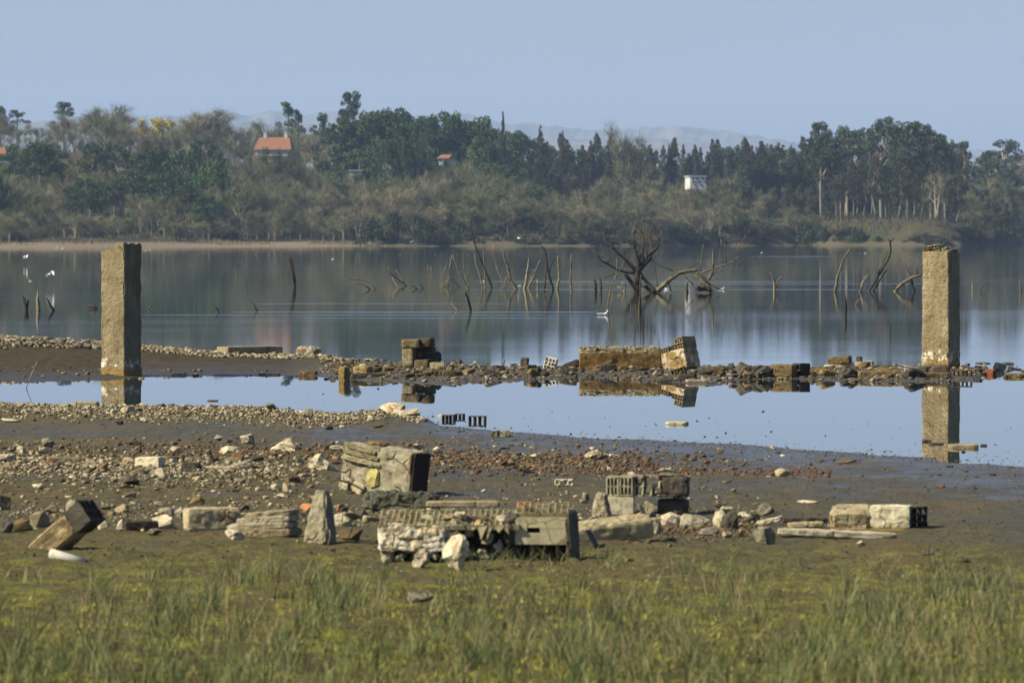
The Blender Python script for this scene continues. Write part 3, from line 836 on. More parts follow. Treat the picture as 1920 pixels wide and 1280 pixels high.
# rows of the wood, from the shore up to the skyline
ROWS = [(16, 17, 392), (48, 19, 372), (85, 20, 345), (130, 23, 322), (180, 24, 300), (240, 24, 278), (310, 25, None)]
for row, (dd, step, topy) in enumerate(ROWS):
    u = -60.0
    while u < 1990:
        u += step * rt.uniform(.8, 1.45) * (1.15 if row > 2 else 1.0)
        Ds = float(tab('shore', u)); D = Ds + dd * rt.uniform(.8, 1.2) + (20 if u < 700 else 0)
        if row == 6 or (row == 5 and rt.uniform() < .35): top = skyline(u) + rt.uniform(-2, 12)
        else:
            f = row / 6; base_t = [388, 362, 338, 316, 296, 270][row]
            sk = skyline(u)
            top = max(sk + 10, sk + (base_t - 225) * .95) + rt.uniform(-16, 14)
            if u > 1450: top = min(top + 5, 400)
        r = rt.uniform()
        if u < 640:
            kind = ('bare' if r < .8 else 'pale') if row > 0 else ('bare' if r < .5 else 'pale')
            if row == 0: top = rt.uniform(362, 412)
            if row == 1: top -= 8
            if row in (1, 2, 3, 4) and r > .86: kind = 'euc' if r > .93 else 'pine'
            if row == 6 and r > .93 and u < 150: kind = 'pine'
        elif u < 1000:
            kind = 'pine' if row >= 4 else ('bare' if r < .78 else 'evergreen' if row == 0 else 'pine' if row > 2 else 'bare')
            if row == 3: kind = 'bare' if u > 700 and r < .55 else 'pine'
            if row == 0: top = rt.uniform(366, 410)
            if row in (1, 2, 3) and r > .9: kind = 'euc'
        elif u < 1400:
            kind = 'conifer' if row >= 5 else 'bare' if r < .75 else 'pale'
            if row == 4: kind = 'conifer' if r < .35 else 'bare'
            if row == 0: top = rt.uniform(366, 412)
            if row in (1, 2, 3) and r > .88: kind = 'slender'
        elif u < 1560:
            kind = 'conifer' if row >= 4 else 'slender' if r < .6 else 'bare'
            if row == 0: kind = 'bare'; top = rt.uniform(392, 425)
        elif u < 1810:
            kind = 'slender' if row in (1, 2, 3) and r < .9 else 'euc' if row >= 5 else 'slender'
            if row == 0: continue
            if row in (1, 2): top = rt.uniform(285, 330)
            if row == 6: top -= 6
        else:
            kind = 'euc' if row >= 3 and r < .8 else 'bare'
            D += 60
            if row == 0: top = rt.uniform(360, 400)
            if row in (1, 2): top = rt.uniform(320, 370)
        if row == 6 and 1000 < u < 1560: top += rt.uniform(-16, 10)
        filler(kind, u, top, D, row)
        if 1000 < u < 1560 and row >= 5 and rt.uniform() < .6: filler('conifer', u + rt.uniform(4, 12), top + rt.uniform(0, 22), D + 8, row)
# lower back rank that closes the gaps between the pointed conifers
for u in np.arange(1000, 1580, 12.0):
    uu = u + rt.uniform(-5, 5); Ds = float(tab('shore', uu)); kd = 'conifer' if rt.uniform() < .55 else 'pine'
    plant(kd, uu, 279 + rt.uniform(-10, 9), Ds + 290, ADJ[kd] + ' in the back rank, behind the ' + spot(uu), ADJ[kd] + 's in the back rank, behind the ' + spot(uu), w=rt.uniform(20, 34))
for u in np.arange(1530, 1870, 4.6):
    uu = u + rt.uniform(-4, 4); Ds = shore_d(uu); kd = 'evergreen' if rt.uniform() < .6 else 'bush'
    plant(kd, uu, rt.uniform(430, 446) if 1630 < uu < 1790 else rt.uniform(416, 440), Ds + rt.uniform(1, 9), ADJ[kd] + ' at the foot of the grassy bank, behind the ' + spot(uu), ADJ[kd] + 's at the foot of the bank, behind the ' + spot(uu), minh=.5, w=rt.uniform(16, 30))
for (px, w) in ((722, 16), (737, 12), (768, 15), (786, 14), (757, 10)):
    plant('pine', px, 268 + rt.uniform(-6, 10), 1212, 'dark pine whose stem stands before the glimpsed white houses, near the ' + spot(px), 'pines before the glimpsed white houses', w * 1.8)
for u in np.arange(1400, 1800, 8.0):
    for (dd, t0) in ((120, 300), (200, 276)):
        uu = u + rt.uniform(-5, 5); Ds = float(tab('shore', uu))
        plant('slender', uu, max(t0, skyline(uu) + 18) + rt.uniform(-10, 22), Ds + dd, 'slender eucalyptus packed inside the plantation, behind the ' + spot(uu), 'eucalyptuses packed inside the plantation, behind the ' + spot(uu), w=rt.uniform(26, 40))
# dense dark understorey behind the plantation stems
for u in np.arange(1395, 1960, 11.0):
    for (dd, t0) in ((95, 352), (150, 335)):
        Ds = float(tab('shore', u)); uu = u + rt.uniform(-5, 5)
        plant('evergreen' if rt.uniform() < .75 else 'bare', uu, t0 + rt.uniform(-12, 18), Ds + dd, f'dark understorey shrub among the plantation stems, behind the {spot(uu)}', f'understorey shrubs among the plantation stems, behind the {spot(uu)}', w=rt.uniform(26, 44))
for (px, top, w, kd) in [(483, 281, 26, 'bare'), (497, 276, 22, 'slender'), (508, 284, 26, 'bare'), (522, 278, 20, 'slender'), (533, 282, 24, 'bare'), (548, 280, 24, 'slender'), (560, 276, 28, 'bare'), (662, 322, 30, 'bare'), (676, 325, 30, 'pine'), (832, 299, 26, 'pine'), (848, 300, 24, 'bare')]:
    plant(kd, px, top, 1212, ADJ[kd] + ' closing off the house walls, behind the ' + spot(px), 'trees closing off the house walls, behind the ' + spot(px), w)
for (px, w) in ((268, 34), (284, 30), (300, 36), (318, 34), (334, 30)):
    plant('bare', px, 238 + rt.uniform(-3, 4), 1268, 'leafless tree in front of the foot of the yellow mimosa', 'leafless trees before the yellow mimosa', w)
for u in np.arange(700, 1560, 7.0):
    uu = u + rt.uniform(-4, 4); kd = 'evergreen' if rt.uniform() < .55 else 'bush'
    plant(kd, uu, rt.uniform(432, 448), shore_d(uu) + rt.uniform(2, 8), ADJ[kd] + ' right down at the waterline, behind the ' + spot(uu), ADJ[kd] + 's at the waterline, behind the ' + spot(uu), minh=.5, w=rt.uniform(16, 30))
# bare trees that screen the house walls
for (px, top, D, w) in [(488, 284, 1222, 40), (515, 287, 1218, 44), (545, 284, 1222, 40), (470, 272, 1230, 30), (1288, 346, 1165, 40), (1318, 347, 1165, 40), (728, 322, 1205, 34), (760, 326, 1205, 34), (790, 318, 1210, 30), (838, 302, 1228, 40), (668, 322, 1215, 40), (225, 316, 1180, 30), (205, 310, 1190, 30), (6, 302, 1175, 40), (745, 305, 1215, 16), (756, 300, 1216, 14)]:
    plant('bare' if px != 745 and px != 756 else 'pine', px, top, D, 'bare tree screening the walls of the house near the ' + spot(px) if px not in (745, 756) else 'narrow dark pine standing before the glimpsed white house', 'trees before the far houses, near the ' + spot(px), w)
# shoreline shrubs
u = -30.0
while u < 1960:
    u += rt.uniform(6, 15)
    Ds = shore_d(u)
    dark = 690 < u < 1560
    if u < 690:
        D = Ds + rt.uniform(38, 70); kind = 'bush'; top = rt.uniform(408, 436)
    elif u < 1560:
        D = Ds + rt.uniform(2, 34); kind = 'evergreen' if rt.uniform() < .6 else 'bush'; top = rt.uniform(404, 430)
    elif u < 1850:
        D = Ds + rt.uniform(3, 22); kind = 'evergreen' if rt.uniform() < .55 else 'bush'; top = rt.uniform(414, 436)
        if 1640 < u < 1800: top = rt.uniform(428, 440)
    else:
        D = Ds + rt.uniform(3, 40); kind = 'bush' if rt.uniform() < .5 else 'evergreen'; top = rt.uniform(395, 430)
    plant(kind, u, top, D, f'{ADJ[kind]} fringing the far shore, behind the {spot(u)}', f'{ADJ[kind]}s fringing the shore, behind the {spot(u)}', minh=.8)

# particular trees of the photograph
HERO = [
 ('pine', 75, 266, 1130, 88, 'dark bushy pine right beside the orange-roofed house'),
 ('pine', 28, 270, 1150, 60, 'dark pine half hiding the orange-roofed house'),
 ('pine', 172, 266, 1120, 62, 'dark pine above the white shed, its crown split in two lobes'),
 ('pine', 215, 268, 1125, 62, 'darkest pine above the white shed'),
 ('pine', 300, 276, 1130, 84, 'broad dark pine with flat top, left of the round pair'),
 ('pine', 350, 280, 1125, 90, 'largest round dark pine on the left slope'),
 ('pine', 394, 302, 1110, 72, 'dark pine at the right end of the round clump'),
 ('pine', 245, 318, 1105, 70, 'low dark pine below the broad flat-topped one'),
 ('pine', 300, 322, 1100, 62, 'low dark pine beneath the largest round pine'),
 ('pine', 345, 326, 1098, 66, 'squat dark pine in the middle of the low clump'),
 ('pine', 150, 333, 1082, 62, 'dark lopsided pine leaning over the shore thicket'),
 ('pine', 192, 338, 1082, 50, 'small dark pine beside the lopsided one'),
 ('pine', 382, 364, 1078, 60, 'lowest dark pine, near the shore below the round clump'),
 ('umbrella', 121, 190, 1340, 42, 'lone umbrella pine with bare stem rising over the wood'),
 ('umbrella', 33, 205, 1330, 34, 'thin umbrella pine near the picture edge skyline'),
 ('pine', 2, 199, 1330, 36, 'dark pine cut by the picture edge on the skyline'),
 ('umbrella', 541, 190, 1330, 36, 'eucalyptus with a leaning top above the orange roof'),
 ('umbrella', 560, 204, 1325, 26, 'narrow dark tree just right of the leaning one'),
 ('umbrella', 604, 211, 1320, 32, 'small umbrella pine between leaning tree and tallest eucalyptus'),
 ('euc', 663, 172, 1290, 52, 'tallest eucalyptus of the shore, crown in separate tufts'),
 ('pine', 650, 222, 1250, 84, 'dark pine mass at the foot of the tallest eucalyptus'),
 ('pine', 700, 208, 1280, 70, 'first dark pine right of the tallest eucalyptus'),
 ('pine', 742, 202, 1280, 78, 'highest round pine of the dark grove'),
 ('pine', 800, 216, 1275, 62, 'round pine right of the highest one in the dark grove'),
 ('pine', 838, 209, 1275, 70, 'second highest pine of the dark grove'),
 ('pine', 896, 218, 1275, 62, 'pine near the right end of the dark grove'),
 ('conifer', 943, 211, 1300, 20, 'thin spire conifer above the end of the dark grove'),
 ('conifer', 1013, 236, 1300, 26, 'pair of pointed conifers, taller one, right of the dark grove'),
 ('conifer', 1055, 246, 1300, 22, 'lone pointed conifer standing clear against the hazy hill'),
 ('bare', 1178, 229, 1290, 90, 'big domed bare tree on the skyline above the drowned tree'),
 ('bare', 210, 195, 1320, 110, 'widest bare crown on the left skyline'),
 ('bare', 395, 200, 1330, 96, 'domed bare crown just right of the yellow mimosa'),
 ('mimosa', 296, 221, 1295, 66, 'bright yellow blossoming mimosa on the left skyline'),
 ('euc', 1540, 229, 1190, 56, 'eucalyptus with two open tufts, left of the mast'),
 ('euc', 1588, 236, 1190, 44, 'flat-topped eucalyptus right behind the lattice mast'),
 ('euc', 1652, 220, 1185, 60, 'highest eucalyptus of the right-hand grove'),
 ('euc', 1702, 227, 1185, 66, 'broad eucalyptus right of the highest one'),
 ('euc', 1745, 233, 1185, 56, 'eucalyptus sloping down at the end of the grove'),
 ('euc', 1772, 262, 1185, 40, 'lowest eucalyptus at the end of the grove'),
 ('euc', 1808, 264, 1230, 22, 'small wispy tree in the gap by the inlet'),
 ('euc', 1880, 262, 1420, 74, 'hazy open-crowned eucalyptus beyond the inlet'),
 ('euc', 1848, 282, 1430, 50, 'hazy eucalyptus filling the slope left of the inlet one'),
 ('pale', 1755, 318, 1150, 52, 'tall bare tree with pale trunk on the grassy bank'),
 ('pale', 228, 372, 1085, 24, 'pale multi-stemmed tree below the split-lobed pine'),
 ('pale', 368, 395, 1080, 40, 'pale forked tree below the lowest pine'),
 ('pale', 515, 400, 1090, 22, 'thin white-stemmed tree below the orange roof'),
 ('pale', 645, 384, 1095, 46, 'left one of two pale twisted trees by the brush heap'),
 ('pale', 672, 380, 1095, 56, 'right one of two pale twisted trees by the brush heap'),
 ('pale', 1475, 385, 1150, 36, 'small pale feathery tree on the dark bank'),
]
for kind, px, top, D, w, lab in HERO:
    plant(kind, px, top, D, lab, None, w)

# undergrowth carpeting the slope
def undergrowth():
    r = np.random.default_rng(5)
    n = 60000
    u = r.uniform(-120, 2050, n); Ds = tab('shore', u)
    y = Ds + 18 + r.uniform(0, 1, n) ** 1.3 * 420 + np.where(u < 690, 18, -12)
    x = (u - 960) / F * y
    z = far_z(x, y)
    cl = vnoise(x * .25, y * .12, 8)
    h = r.uniform(.3, 1.9, n) * (0.5 + cl)
    keep = (cl > .3)
    x, y, z, h = x[keep], y[keep], z[keep], h[keep]
    n = len(x)
    a = r.uniform(0, 6.28, n); t = r.normal(size=n) * .4
    p = np.stack([x, y, z - .1], 1)
    w = np.stack([np.cos(a), np.sin(a), 0 * a], 1) * .09
    tip = p + np.stack([t * h, r.normal(size=n) * .3 * h, h], 1)
    T = np.stack([p - w, p + w, tip], 1).reshape(-1, 3)
    o = link('undergrowth', mesh_of('undergrowth', T, np.arange(3 * n).reshape(-1, 3), leaf_mat('undergrowth_stems', (0.085, 0.070, 0.038), (0.048, 0.052, 0.023), scale=0.12)))
    tag(o, 'brown and olive undergrowth between the trees of the far shore', 'undergrowth', kind='stuff')
undergrowth()
def shore_reeds():
    r = np.random.default_rng(6); n = 26000
    u = r.uniform(-100, 2050, n); Ds = tab('shore', u)
    y = Ds + 8 + r.uniform(0, 1, n) * np.where(u < 700, 62, 10)
    x = (u - 960) / F * y; z = far_z(x, y)
    cl = vnoise(x * .12, y * .1, 18); k = (cl > .42) & (z > .1)
    x, y, z = x[k], y[k], z[k]; n = len(x); h = r.uniform(.15, .65, n)
    w = np.stack([np.full(n, .07), 0 * x, 0 * x], 1); p = np.stack([x, y, z - .03], 1)
    tip = p + np.stack([r.normal(size=n) * .15, r.normal(size=n) * .1, h], 1)
    T = np.stack([p - w, p + w, tip], 1).reshape(-1, 3)
    o = link('shore_grass', mesh_of('shore_grass', T, np.arange(3 * n).reshape(-1, 3), leaf_mat('dry_shore_grass', (0.21, 0.16, 0.085), (0.14, 0.125, 0.055), scale=0.1)))
    tag(o, 'dry tawny grass along the far shoreline', 'grass', kind='stuff')
shore_reeds()

# ---- houses far up the slope
M_wall = stone_mat('white_house_wall', [(0.58, 0.57, 0.53), (0.48, 0.47, 0.42)], .5, 0.1, 0.01, vary=.05)
M_wall2 = stone_mat('grey_house_wall', [(0.36, 0.36, 0.35), (0.30, 0.30, 0.28)], .5, 0.1, 0.01, vary=.05)
M_roof = stone_mat('orange_roof_tiles', [(0.27, 0.12, 0.062), (0.21, 0.098, 0.05)], 1.5, 0.5, 0.05, vary=.1)
M_glass = NT('dark_window').done((0.05, 0.06, 0.07), 0.2, None, .5)
def house(px, py_base, D, wpx, hpx, dep, roofpx, wallmat, wins, label, yaw=0.0, flat=False, chim=0):
    s = D / F; Wm, Hm, Rm = wpx * s, hpx * s, roofpx * s
    x = (px - 960) / F * D; zb = CH + (Y0 - py_base) * s
    root = empty('house', (x, D, zb), (0, 0, yaw), label, 'house')
    low = 1.0
    m = MB().box((0, 0, (Hm - low) / 2), (Wm, dep, Hm + low)); link('wall', m.mesh('wall', wallmat), root)
    if flat:
        m = MB().box((0, 0, Hm + .12), (Wm + .4, dep + .4, .24)); link('roof', m.mesh('roof', M_wall2), root)
    else:
        a, b = Wm / 2 + .4, dep / 2 + .4
        V = [(-a, -b, Hm), (a, -b, Hm), (a, b, Hm), (-a, b, Hm), (-a * .8, 0, Hm + Rm), (a * .8, 0, Hm + Rm), (-a, -b, Hm - .15), (a, -b, Hm - .15), (a, b, Hm - .15), (-a, b, Hm - .15)]
        Fc = [(0, 1, 5, 4), (1, 2, 5), (2, 3, 4, 5), (3, 0, 4), (0, 6, 7, 1), (1, 7, 8, 2), (2, 8, 9, 3), (3, 9, 6, 0), (6, 9, 8, 7)]
        rf = link('roof', mesh_of('roof', V, Fc, M_roof), root)
        for c in range(chim):
            m = MB().box((-a * .5 + c * a * 1.1, .2, Hm + Rm * .9), (.7, .7, Rm * .9 + .5)).box((-a * .5 + c * a * 1.1, .2, Hm + Rm * 1.35 + .3), (.9, .9, .12))
            link('chimney', m.mesh('chimney', M_wall), rf)
    for (wx, wz, ww, wh) in wins:
        m = MB().box((wx * Wm, -dep / 2 - .02, wz * Hm), (ww * Wm, .12, wh * Hm)); f = link('window', m.mesh('window', M_glass), root)
        m = MB().box((wx * Wm, -dep / 2 - .06, wz * Hm - wh * Hm / 2 - .07), (ww * Wm + .3, .3, .12)); link('sill', m.mesh('sill', M_wall), f)
house(-2, 306, 1200, 44, 17, 8, 13, M_wall2, [(.12, .35, .13, .4), (.36, .35, .13, .4)], 'grey house with bright orange roof at the left picture edge', .1, chim=1)
house(515, 284, 1240, 64, 3, 9, 23, M_wall, [(-.3, .5, .1, .5), (0, .5, .1, .5), (.3, .5, .1, .5)], 'house with long orange tiled roof and two white chimneys', -.05, chim=2)
house(745, 332, 1225, 50, 24, 8, 3, M_wall, [(-.3, .6, .1, .3), (0, .6, .12, .3), (.28, .6, .1, .3)], 'white house glimpsed between the dark pine stems', .2, flat=True)
house(778, 340, 1230, 14, 22, 6, 3, M_wall, [(0, .55, .3, .3)], 'narrow white house right of the glimpsed one', .1, flat=True)
house(838, 302, 1250, 17, 5, 8, 7, M_wall2, [(.1, .5, .2, .5)], 'small house with dull orange roof at the edge of the dark pines', -.2)
house(225, 320, 1215, 24, 10, 6, 3, M_wall, [(0, .5, .2, .5)], 'low white shed under the split-lobed pine', 0, flat=True)
house(1304, 346, 1180, 30, 14, 8, 2, M_wall, [(-.3, .72, .12, .3), (-.05, .72, .12, .3), (.3, .72, .12, .3), (-.3, .28, .1, .3), (.1, .28, .14, .3)], 'white flat-roofed building in a clearing of bare trees', .1, flat=True)
house(668, 332, 1235, 24, 11, 7, 3, M_wall2, [(0, .5, .2, .4)], 'pale small house behind the bare trees, left of the glimpsed white house', 0, flat=True)
house(357, 282, 1290, 4, 8, 1.0, 2, M_wall, [(0, .6, .3, .2)], 'tiny white tower house above the largest round pine', 0, flat=True)

# lattice mast
def mast():
    px, D = 1604, 1222; s = D / F; x = (px - 960) / F * D
    zb = float(far_z(np.array([x]), np.array([D]))[0]); H = CH + (Y0 - 275) * s - zb
    root = empty('lattice_mast', (x, D, zb), (0, 0, .4), 'slim grey lattice mast standing in front of the eucalyptus plantation', 'mast')
    M = NT('galvanised_steel').done((0.45, 0.5, 0.52), .5, None, .5)
    w = .36; mb = MB()
    for sx in (-1, 1):
        for sy in (-1, 1):
            m = MB().tube([(sx * w, sy * w, 0), (sx * w * .5, sy * w * .5, H)], [.05, .035], 4)
            link('leg', m.mesh('leg', M), root)
    n = 22
    for i in range(n):
        z0, z1 = H * i / n, H * (i + 1) / n; a, b = w * (1 - .5 * i / n), w * (1 - .5 * (i + 1) / n)
        for q in range(4):
            c = [(-1, -1), (1, -1), (1, 1), (-1, 1)]
            p, r = c[q], c[(q + 1) % 4]
            if i % 2: p, r = r, p
            mb.tube([(p[0] * a, p[1] * a, z0), (r[0] * b, r[1] * b, z1)], [.028, .028], 3)
    link('bracing', mb.mesh('bracing', M), root)
    link('antenna', MB().tube([(0, 0, H - .1), (0, 0, H + 1.2)], [.04, .02], 5).mesh('antenna', M), root)
mast()

# heap of pale cut brush on the shore
def brush_heap():
    r = np.random.default_rng(3); D = 1079; s = D / F
    x = (705 - 960) / F * D; z = float(far_z(np.array([x]), np.array([D]))[0])
    n = 900; a = r.uniform(0, 6.28, n); q = r.uniform(0, 1, n) ** .5
    p = np.stack([np.cos(a) * q * 2.1, np.sin(a) * q * 1.4, (1 - q ** 1.6) * 1.25 * r.uniform(.2, 1, n)], 1)
    v = r.normal(size=(n, 3)); v[:, 2] *= .35; v /= np.linalg.norm(v, axis=1)[:, None]
    w = np.cross(v, r.normal(size=(n, 3))); w /= np.linalg.norm(w, axis=1)[:, None]
    T = np.stack([p - w * .03, p + w * .03, p + v * .9], 1).reshape(-1, 3)
    o = link('brush_heap', mesh_of('brush_heap', T, np.arange(3 * n).reshape(-1, 3), M_trunk_pale), None, (x, D, z))
    tag(o, 'pale heap of cut brush on the bare shore below the two twisted trees', 'brush heap')
brush_heap()

# ================================================================ near things
def pxm(p): return p.y / F      # metres per photo pixel at that distance

def block(dims, seed=0, cuts=10, rough=0.012, chip=0.06, taper=0.0, shear=0.0, top_rough=0.0):
    """box with worn, chipped edges and uneven faces; origin at the middle of its base"""
    bm = bmesh.new()
    bmesh.ops.create_cube(bm, size=1.0)
    bmesh.ops.subdivide_edges(bm, edges=bm.edges[:], cuts=cuts, use_grid_fill=True)
    dx, dy, dz = dims
    for v in bm.verts:
        q = v.co.copy() * 2
        mx = (dx * dy * dz) ** (1 / 3) / 2
        mq = Vector((q.x * dx / 2, q.y * dy / 2, q.z * dz / 2)) / mx
        n = mnoise.noise(Vector((mq.x * 1.7 + seed * 3.1, mq.y * 1.7, mq.z * 1.7 + seed)))
        n2 = mnoise.noise(Vector((mq.x * 4.3 + seed, mq.y * 4.3 - seed, mq.z * 4.3)))
        k = sorted([abs(q.x), abs(q.y), abs(q.z)])
        edge = max(0, k[1] - 0.72) / 0.28
        corner = max(0, k[0] - 0.6) / 0.4
        f = 1 - chip * edge * (0.55 + 1.1 * max(0, n + .1)) - chip * 1.5 * corner * max(0, .4 + n2)
        co = Vector((q.x * f * dx / 2, q.y * f * dy / 2, q.z * f * dz / 2))
        co += Vector((q.x, q.y, q.z)).normalized() * (n2 * rough + n * rough * 1.5)
        if q.z > .9 and top_rough: co.z += top_rough * (n2 + .6 * mnoise.noise(q * 9))
        t = 1 - taper * (q.z + 1) / 2
        co.x *= t; co.y *= t; co.x += shear * dz * (q.z + 1) / 2
        v.co = co + Vector((0, 0, dz / 2))
    V = [tuple(v.co) for v in bm.verts]; Fc = [tuple(v.index for v in f.verts) for f in bm.faces]
    bm.free(); return V, Fc

def hull(dims, seed, n=16, sub=0, rough=0.0, flat=0.25):
    """angular stone: convex hull of points on an ellipsoid, sitting slightly in the ground"""
    r = np.random.default_rng(seed)
    p = r.normal(size=(n, 3)); p /= np.linalg.norm(p, axis=1)[:, None]
    p *= r.uniform(.78, 1.05, n)[:, None]
    p *= np.array(dims) / 2
    p[:, 2] = np.maximum(p[:, 2], -dims[2] * flat)
    bm = bmesh.new()
    for q in p: bm.verts.new(q)
    res = bmesh.ops.convex_hull(bm, input=bm.verts[:])
    bmesh.ops.delete(bm, geom=[g for g in set(res['geom_interior'] + res['geom_unused']) if isinstance(g, bmesh.types.BMVert)], context='VERTS')
    if sub:
        bmesh.ops.subdivide_edges(bm, edges=bm.edges[:], cuts=sub, use_grid_fill=True)
        bmesh.ops.triangulate(bm, faces=bm.faces[:])
        for v in bm.verts:
            s_ = max(dims)
            q = v.co / s_
            v.co += v.co.normalized() * (mnoise.noise(q * 5 + Vector((seed, 0, 0))) * rough * 1.6 + mnoise.noise(q * 14) * rough)
    bm.verts.index_update()
    V = [tuple(v.co) for v in bm.verts]; Fc = [tuple(v.index for v in f.verts) for f in bm.faces]
    bm.free(); return V, Fc

def holed(xs, zs, solid, depth, jitter=0.0, seed=0):
    """plate of real cells: grid lines xs, zs, solid[i][j] says which cells are clay; extruded by depth, no inner faces"""
    nx, nz = len(xs) - 1, len(zs) - 1
    vid = {}; V = []; Fc = []
    r = random.Random(seed); jit = {}
    def vv(i, j, k):
        key = (i, j, k)
        if key not in vid:
            if (i, j) not in jit: jit[(i, j)] = (r.uniform(-jitter, jitter), r.uniform(-jitter, jitter))
            dy = r.uniform(-jitter, jitter) * 3 if k == 0 else 0
            vid[key] = len(V); V.append((xs[i] + jit[(i, j)][0], (-depth / 2 + dy) if k == 0 else depth / 2, zs[j] + jit[(i, j)][1]))
        return vid[key]
    S = lambda i, j: 0 <= i < nx and 0 <= j < nz and solid[i][j]
    for i in range(nx):
        for j in range(nz):
            if not S(i, j): continue
            Fc.append((vv(i, j, 0), vv(i + 1, j, 0), vv(i + 1, j + 1, 0), vv(i, j + 1, 0)))
            Fc.append((vv(i, j, 1), vv(i, j + 1, 1), vv(i + 1, j + 1, 1), vv(i + 1, j, 1)))
            if not S(i - 1, j): Fc.append((vv(i, j, 1), vv(i, j, 0), vv(i, j + 1, 0), vv(i, j + 1, 1)))
            if not S(i + 1, j): Fc.append((vv(i + 1, j, 0), vv(i + 1, j, 1), vv(i + 1, j + 1, 1), vv(i + 1, j + 1, 0)))
            if not S(i, j - 1): Fc.append((vv(i, j, 0), vv(i, j, 1), vv(i + 1, j, 1), vv(i + 1, j, 0)))
            if not S(i, j + 1): Fc.append((vv(i, j + 1, 0), vv(i + 1, j + 1, 0), vv(i + 1, j + 1, 1), vv(i, j + 1, 1)))
    return V, Fc

def hollow_brick(w, d, h, nx, nz, t=None, broken=0.0, seed=0, jitter=0.002):
    """perforated clay brick seen with its cells to the front; origin at the middle of its base"""
    t = t or min(w / nx, h / nz) * .2
    xs = [0]; zs = [0]
    for i in range(nx): xs += [xs[-1] + t, xs[-1] + w / nx - t * 0.0]
    xs = []; cell = (w - t) / nx
    for i in range(nx): xs += [i * cell, i * cell + t]
    xs += [w - t, w]; zs = []; cell = (h - t) / nz
    for i in range(nz): zs += [i * cell, i * cell + t]
    zs += [h - t, h]
    xs = [x - w / 2 for x in dict.fromkeys(xs)]; zs = list(dict.fromkeys(zs))
    nxx, nzz = len(xs) - 1, len(zs) - 1
    r = random.Random(seed)
    solid = [[(i % 2 == 0) or (j % 2 == 0) for j in range(nzz)] for i in range(nxx)]
    if broken:
        for i in range(1, nxx):
            for j in range(1, nzz):
                if solid[i][j] and (i % 2 != j % 2) and r.random() < broken: solid[i][j] = False
    return holed(xs, zs, solid, d, jitter, seed)

def place(name, VF, mat, p, yaw=0.0, tilt=(0, 0), label=None, cat=None, group=None, parent=None, smooth=False, dz=-0.01, loc=None):
    me = mesh_of(name, VF[0], VF[1], mat, smooth)
    if parent is not None:
        return link(name, me, parent, loc or (0, 0, 0), (tilt[0], tilt[1], yaw))
    o = link(name, me, None, (p.x, p.y, p.z + dz), (tilt[0], tilt[1], yaw))
    return tag(o, label, cat, group)

def A(deg): return math.radians(deg)

# ---------------------------------------------------------------- the two pillars
def pillar(px0, pxc, px1, base, top, name, label, mat, notch=None, seed=0):
    p = G((px0 + px1) / 2, base - 2); s = pxm(p)
    a, b = (pxc - px0) * s, (px1 - pxc) * s
    yaw = math.atan2(b, a); side = math.hypot(a, b)
    H = (base - top) * s + .12
    root = empty(name, (p.x, p.y + .2, -0.1), (0, 0, -yaw), label, 'pillar')
    bm = bmesh.new(); bmesh.ops.create_cube(bm, size=1.0)
    bmesh.ops.subdivide_edges(bm, edges=bm.edges[:], cuts=22, use_grid_fill=True)
    for v in bm.verts:
        q = v.co * 2; k = sorted([abs(q.x), abs(q.y)])
        co = Vector((q.x * side / 2, q.y * side / 2, (q.z + 1) / 2 * H))
        n = mnoise.noise(Vector((co.x * 4 + seed, co.y * 4, co.z * 4))); n2 = mnoise.noise(Vector((co.x * 15, co.y * 15 + seed, co.z * 15)))
        e = max(0, k[0] - .9) / .1
        f = 1 - (.07 * e * max(0, .2 + n2 * 1.6 + n)) + n * .010 + n2 * .006
        # slight slump of the cast sides
        f += .012 * math.sin(co.z * 2.2 + seed) - .012 * co.z / H
        co.x *= f; co.y *= f
        if q.z > .9: co.z += n2 * .03 + n * .02
        if notch and q.x < notch[0] + n2 * .1 and co.z > H - notch[1]:
            co.z = H - notch[1] + n2 * .025 + (co.z - H + notch[1]) * .02
        v.co = co
    V = [tuple(v.co) for v in bm.verts]; Fc = [tuple(v.index for v in f.verts) for f in bm.faces]; bm.free()
    link('shaft', mesh_of('shaft', V, Fc, mat), root)
    return root, H, side, s
PM1 = pillar_mat('pillar_concrete_worn', 0.22, (0.26, 0.42), 1.0, .78)
PM2 = pillar_mat('pillar_concrete_crusted', 0.36, (0.20, 0.46), 5.0)
r1, H1, sd1, s1_ = pillar(188, 234, 264, 706, 458, 'concrete_pillar', 'square concrete pillar with a stepped notch broken out of its top', PM1, notch=(.15, .115), seed=2)
r2, H2, sd2, s2_ = pillar(1729, 1777, 1803, 693, 472, 'concrete_pillar', 'square concrete pillar topped with broken bricks, white crust round its foot', PM2, seed=7)
def pillar_cap():
    w = sd2
    me = MB()
    V, Fc = hollow_brick(w * .62, w * .6, .075, 4, 1, .011, .25, 3, .006)
    place('broken_brick', (V, Fc), M_red, None, A(6), parent=r2, loc=(-.12, -.02, H2 - .015))
    V, Fc = hollow_brick(w * .42, w * .4, .065, 3, 1, .011, .3, 5, .006)
    place('broken_brick', (V, Fc), M_ceram, None, A(-14), tilt=(A(4), A(-9)), parent=r2, loc=(-.10, .02, H2 + .062))
    place('mortar_lump', block((w * .8, w * .75, .06), 4, 8, .012, .2, top_rough=.03), M_rough, None, A(3), parent=r2, loc=(.04, .04, H2 - .01))
    place('mortar_lump', hull((.2, .22, .13), 8, 14, 2, .012), M_rough, None, 0, parent=r2, loc=(.15, -.06, H2 + .05))
    place('brick_shard', block((.14, .05, .03), 4, 3, .004, .1), M_red, None, A(30), tilt=(0, A(-15)), parent=r2, loc=(-.19, -.19, H2 + .02))
pillar_cap()
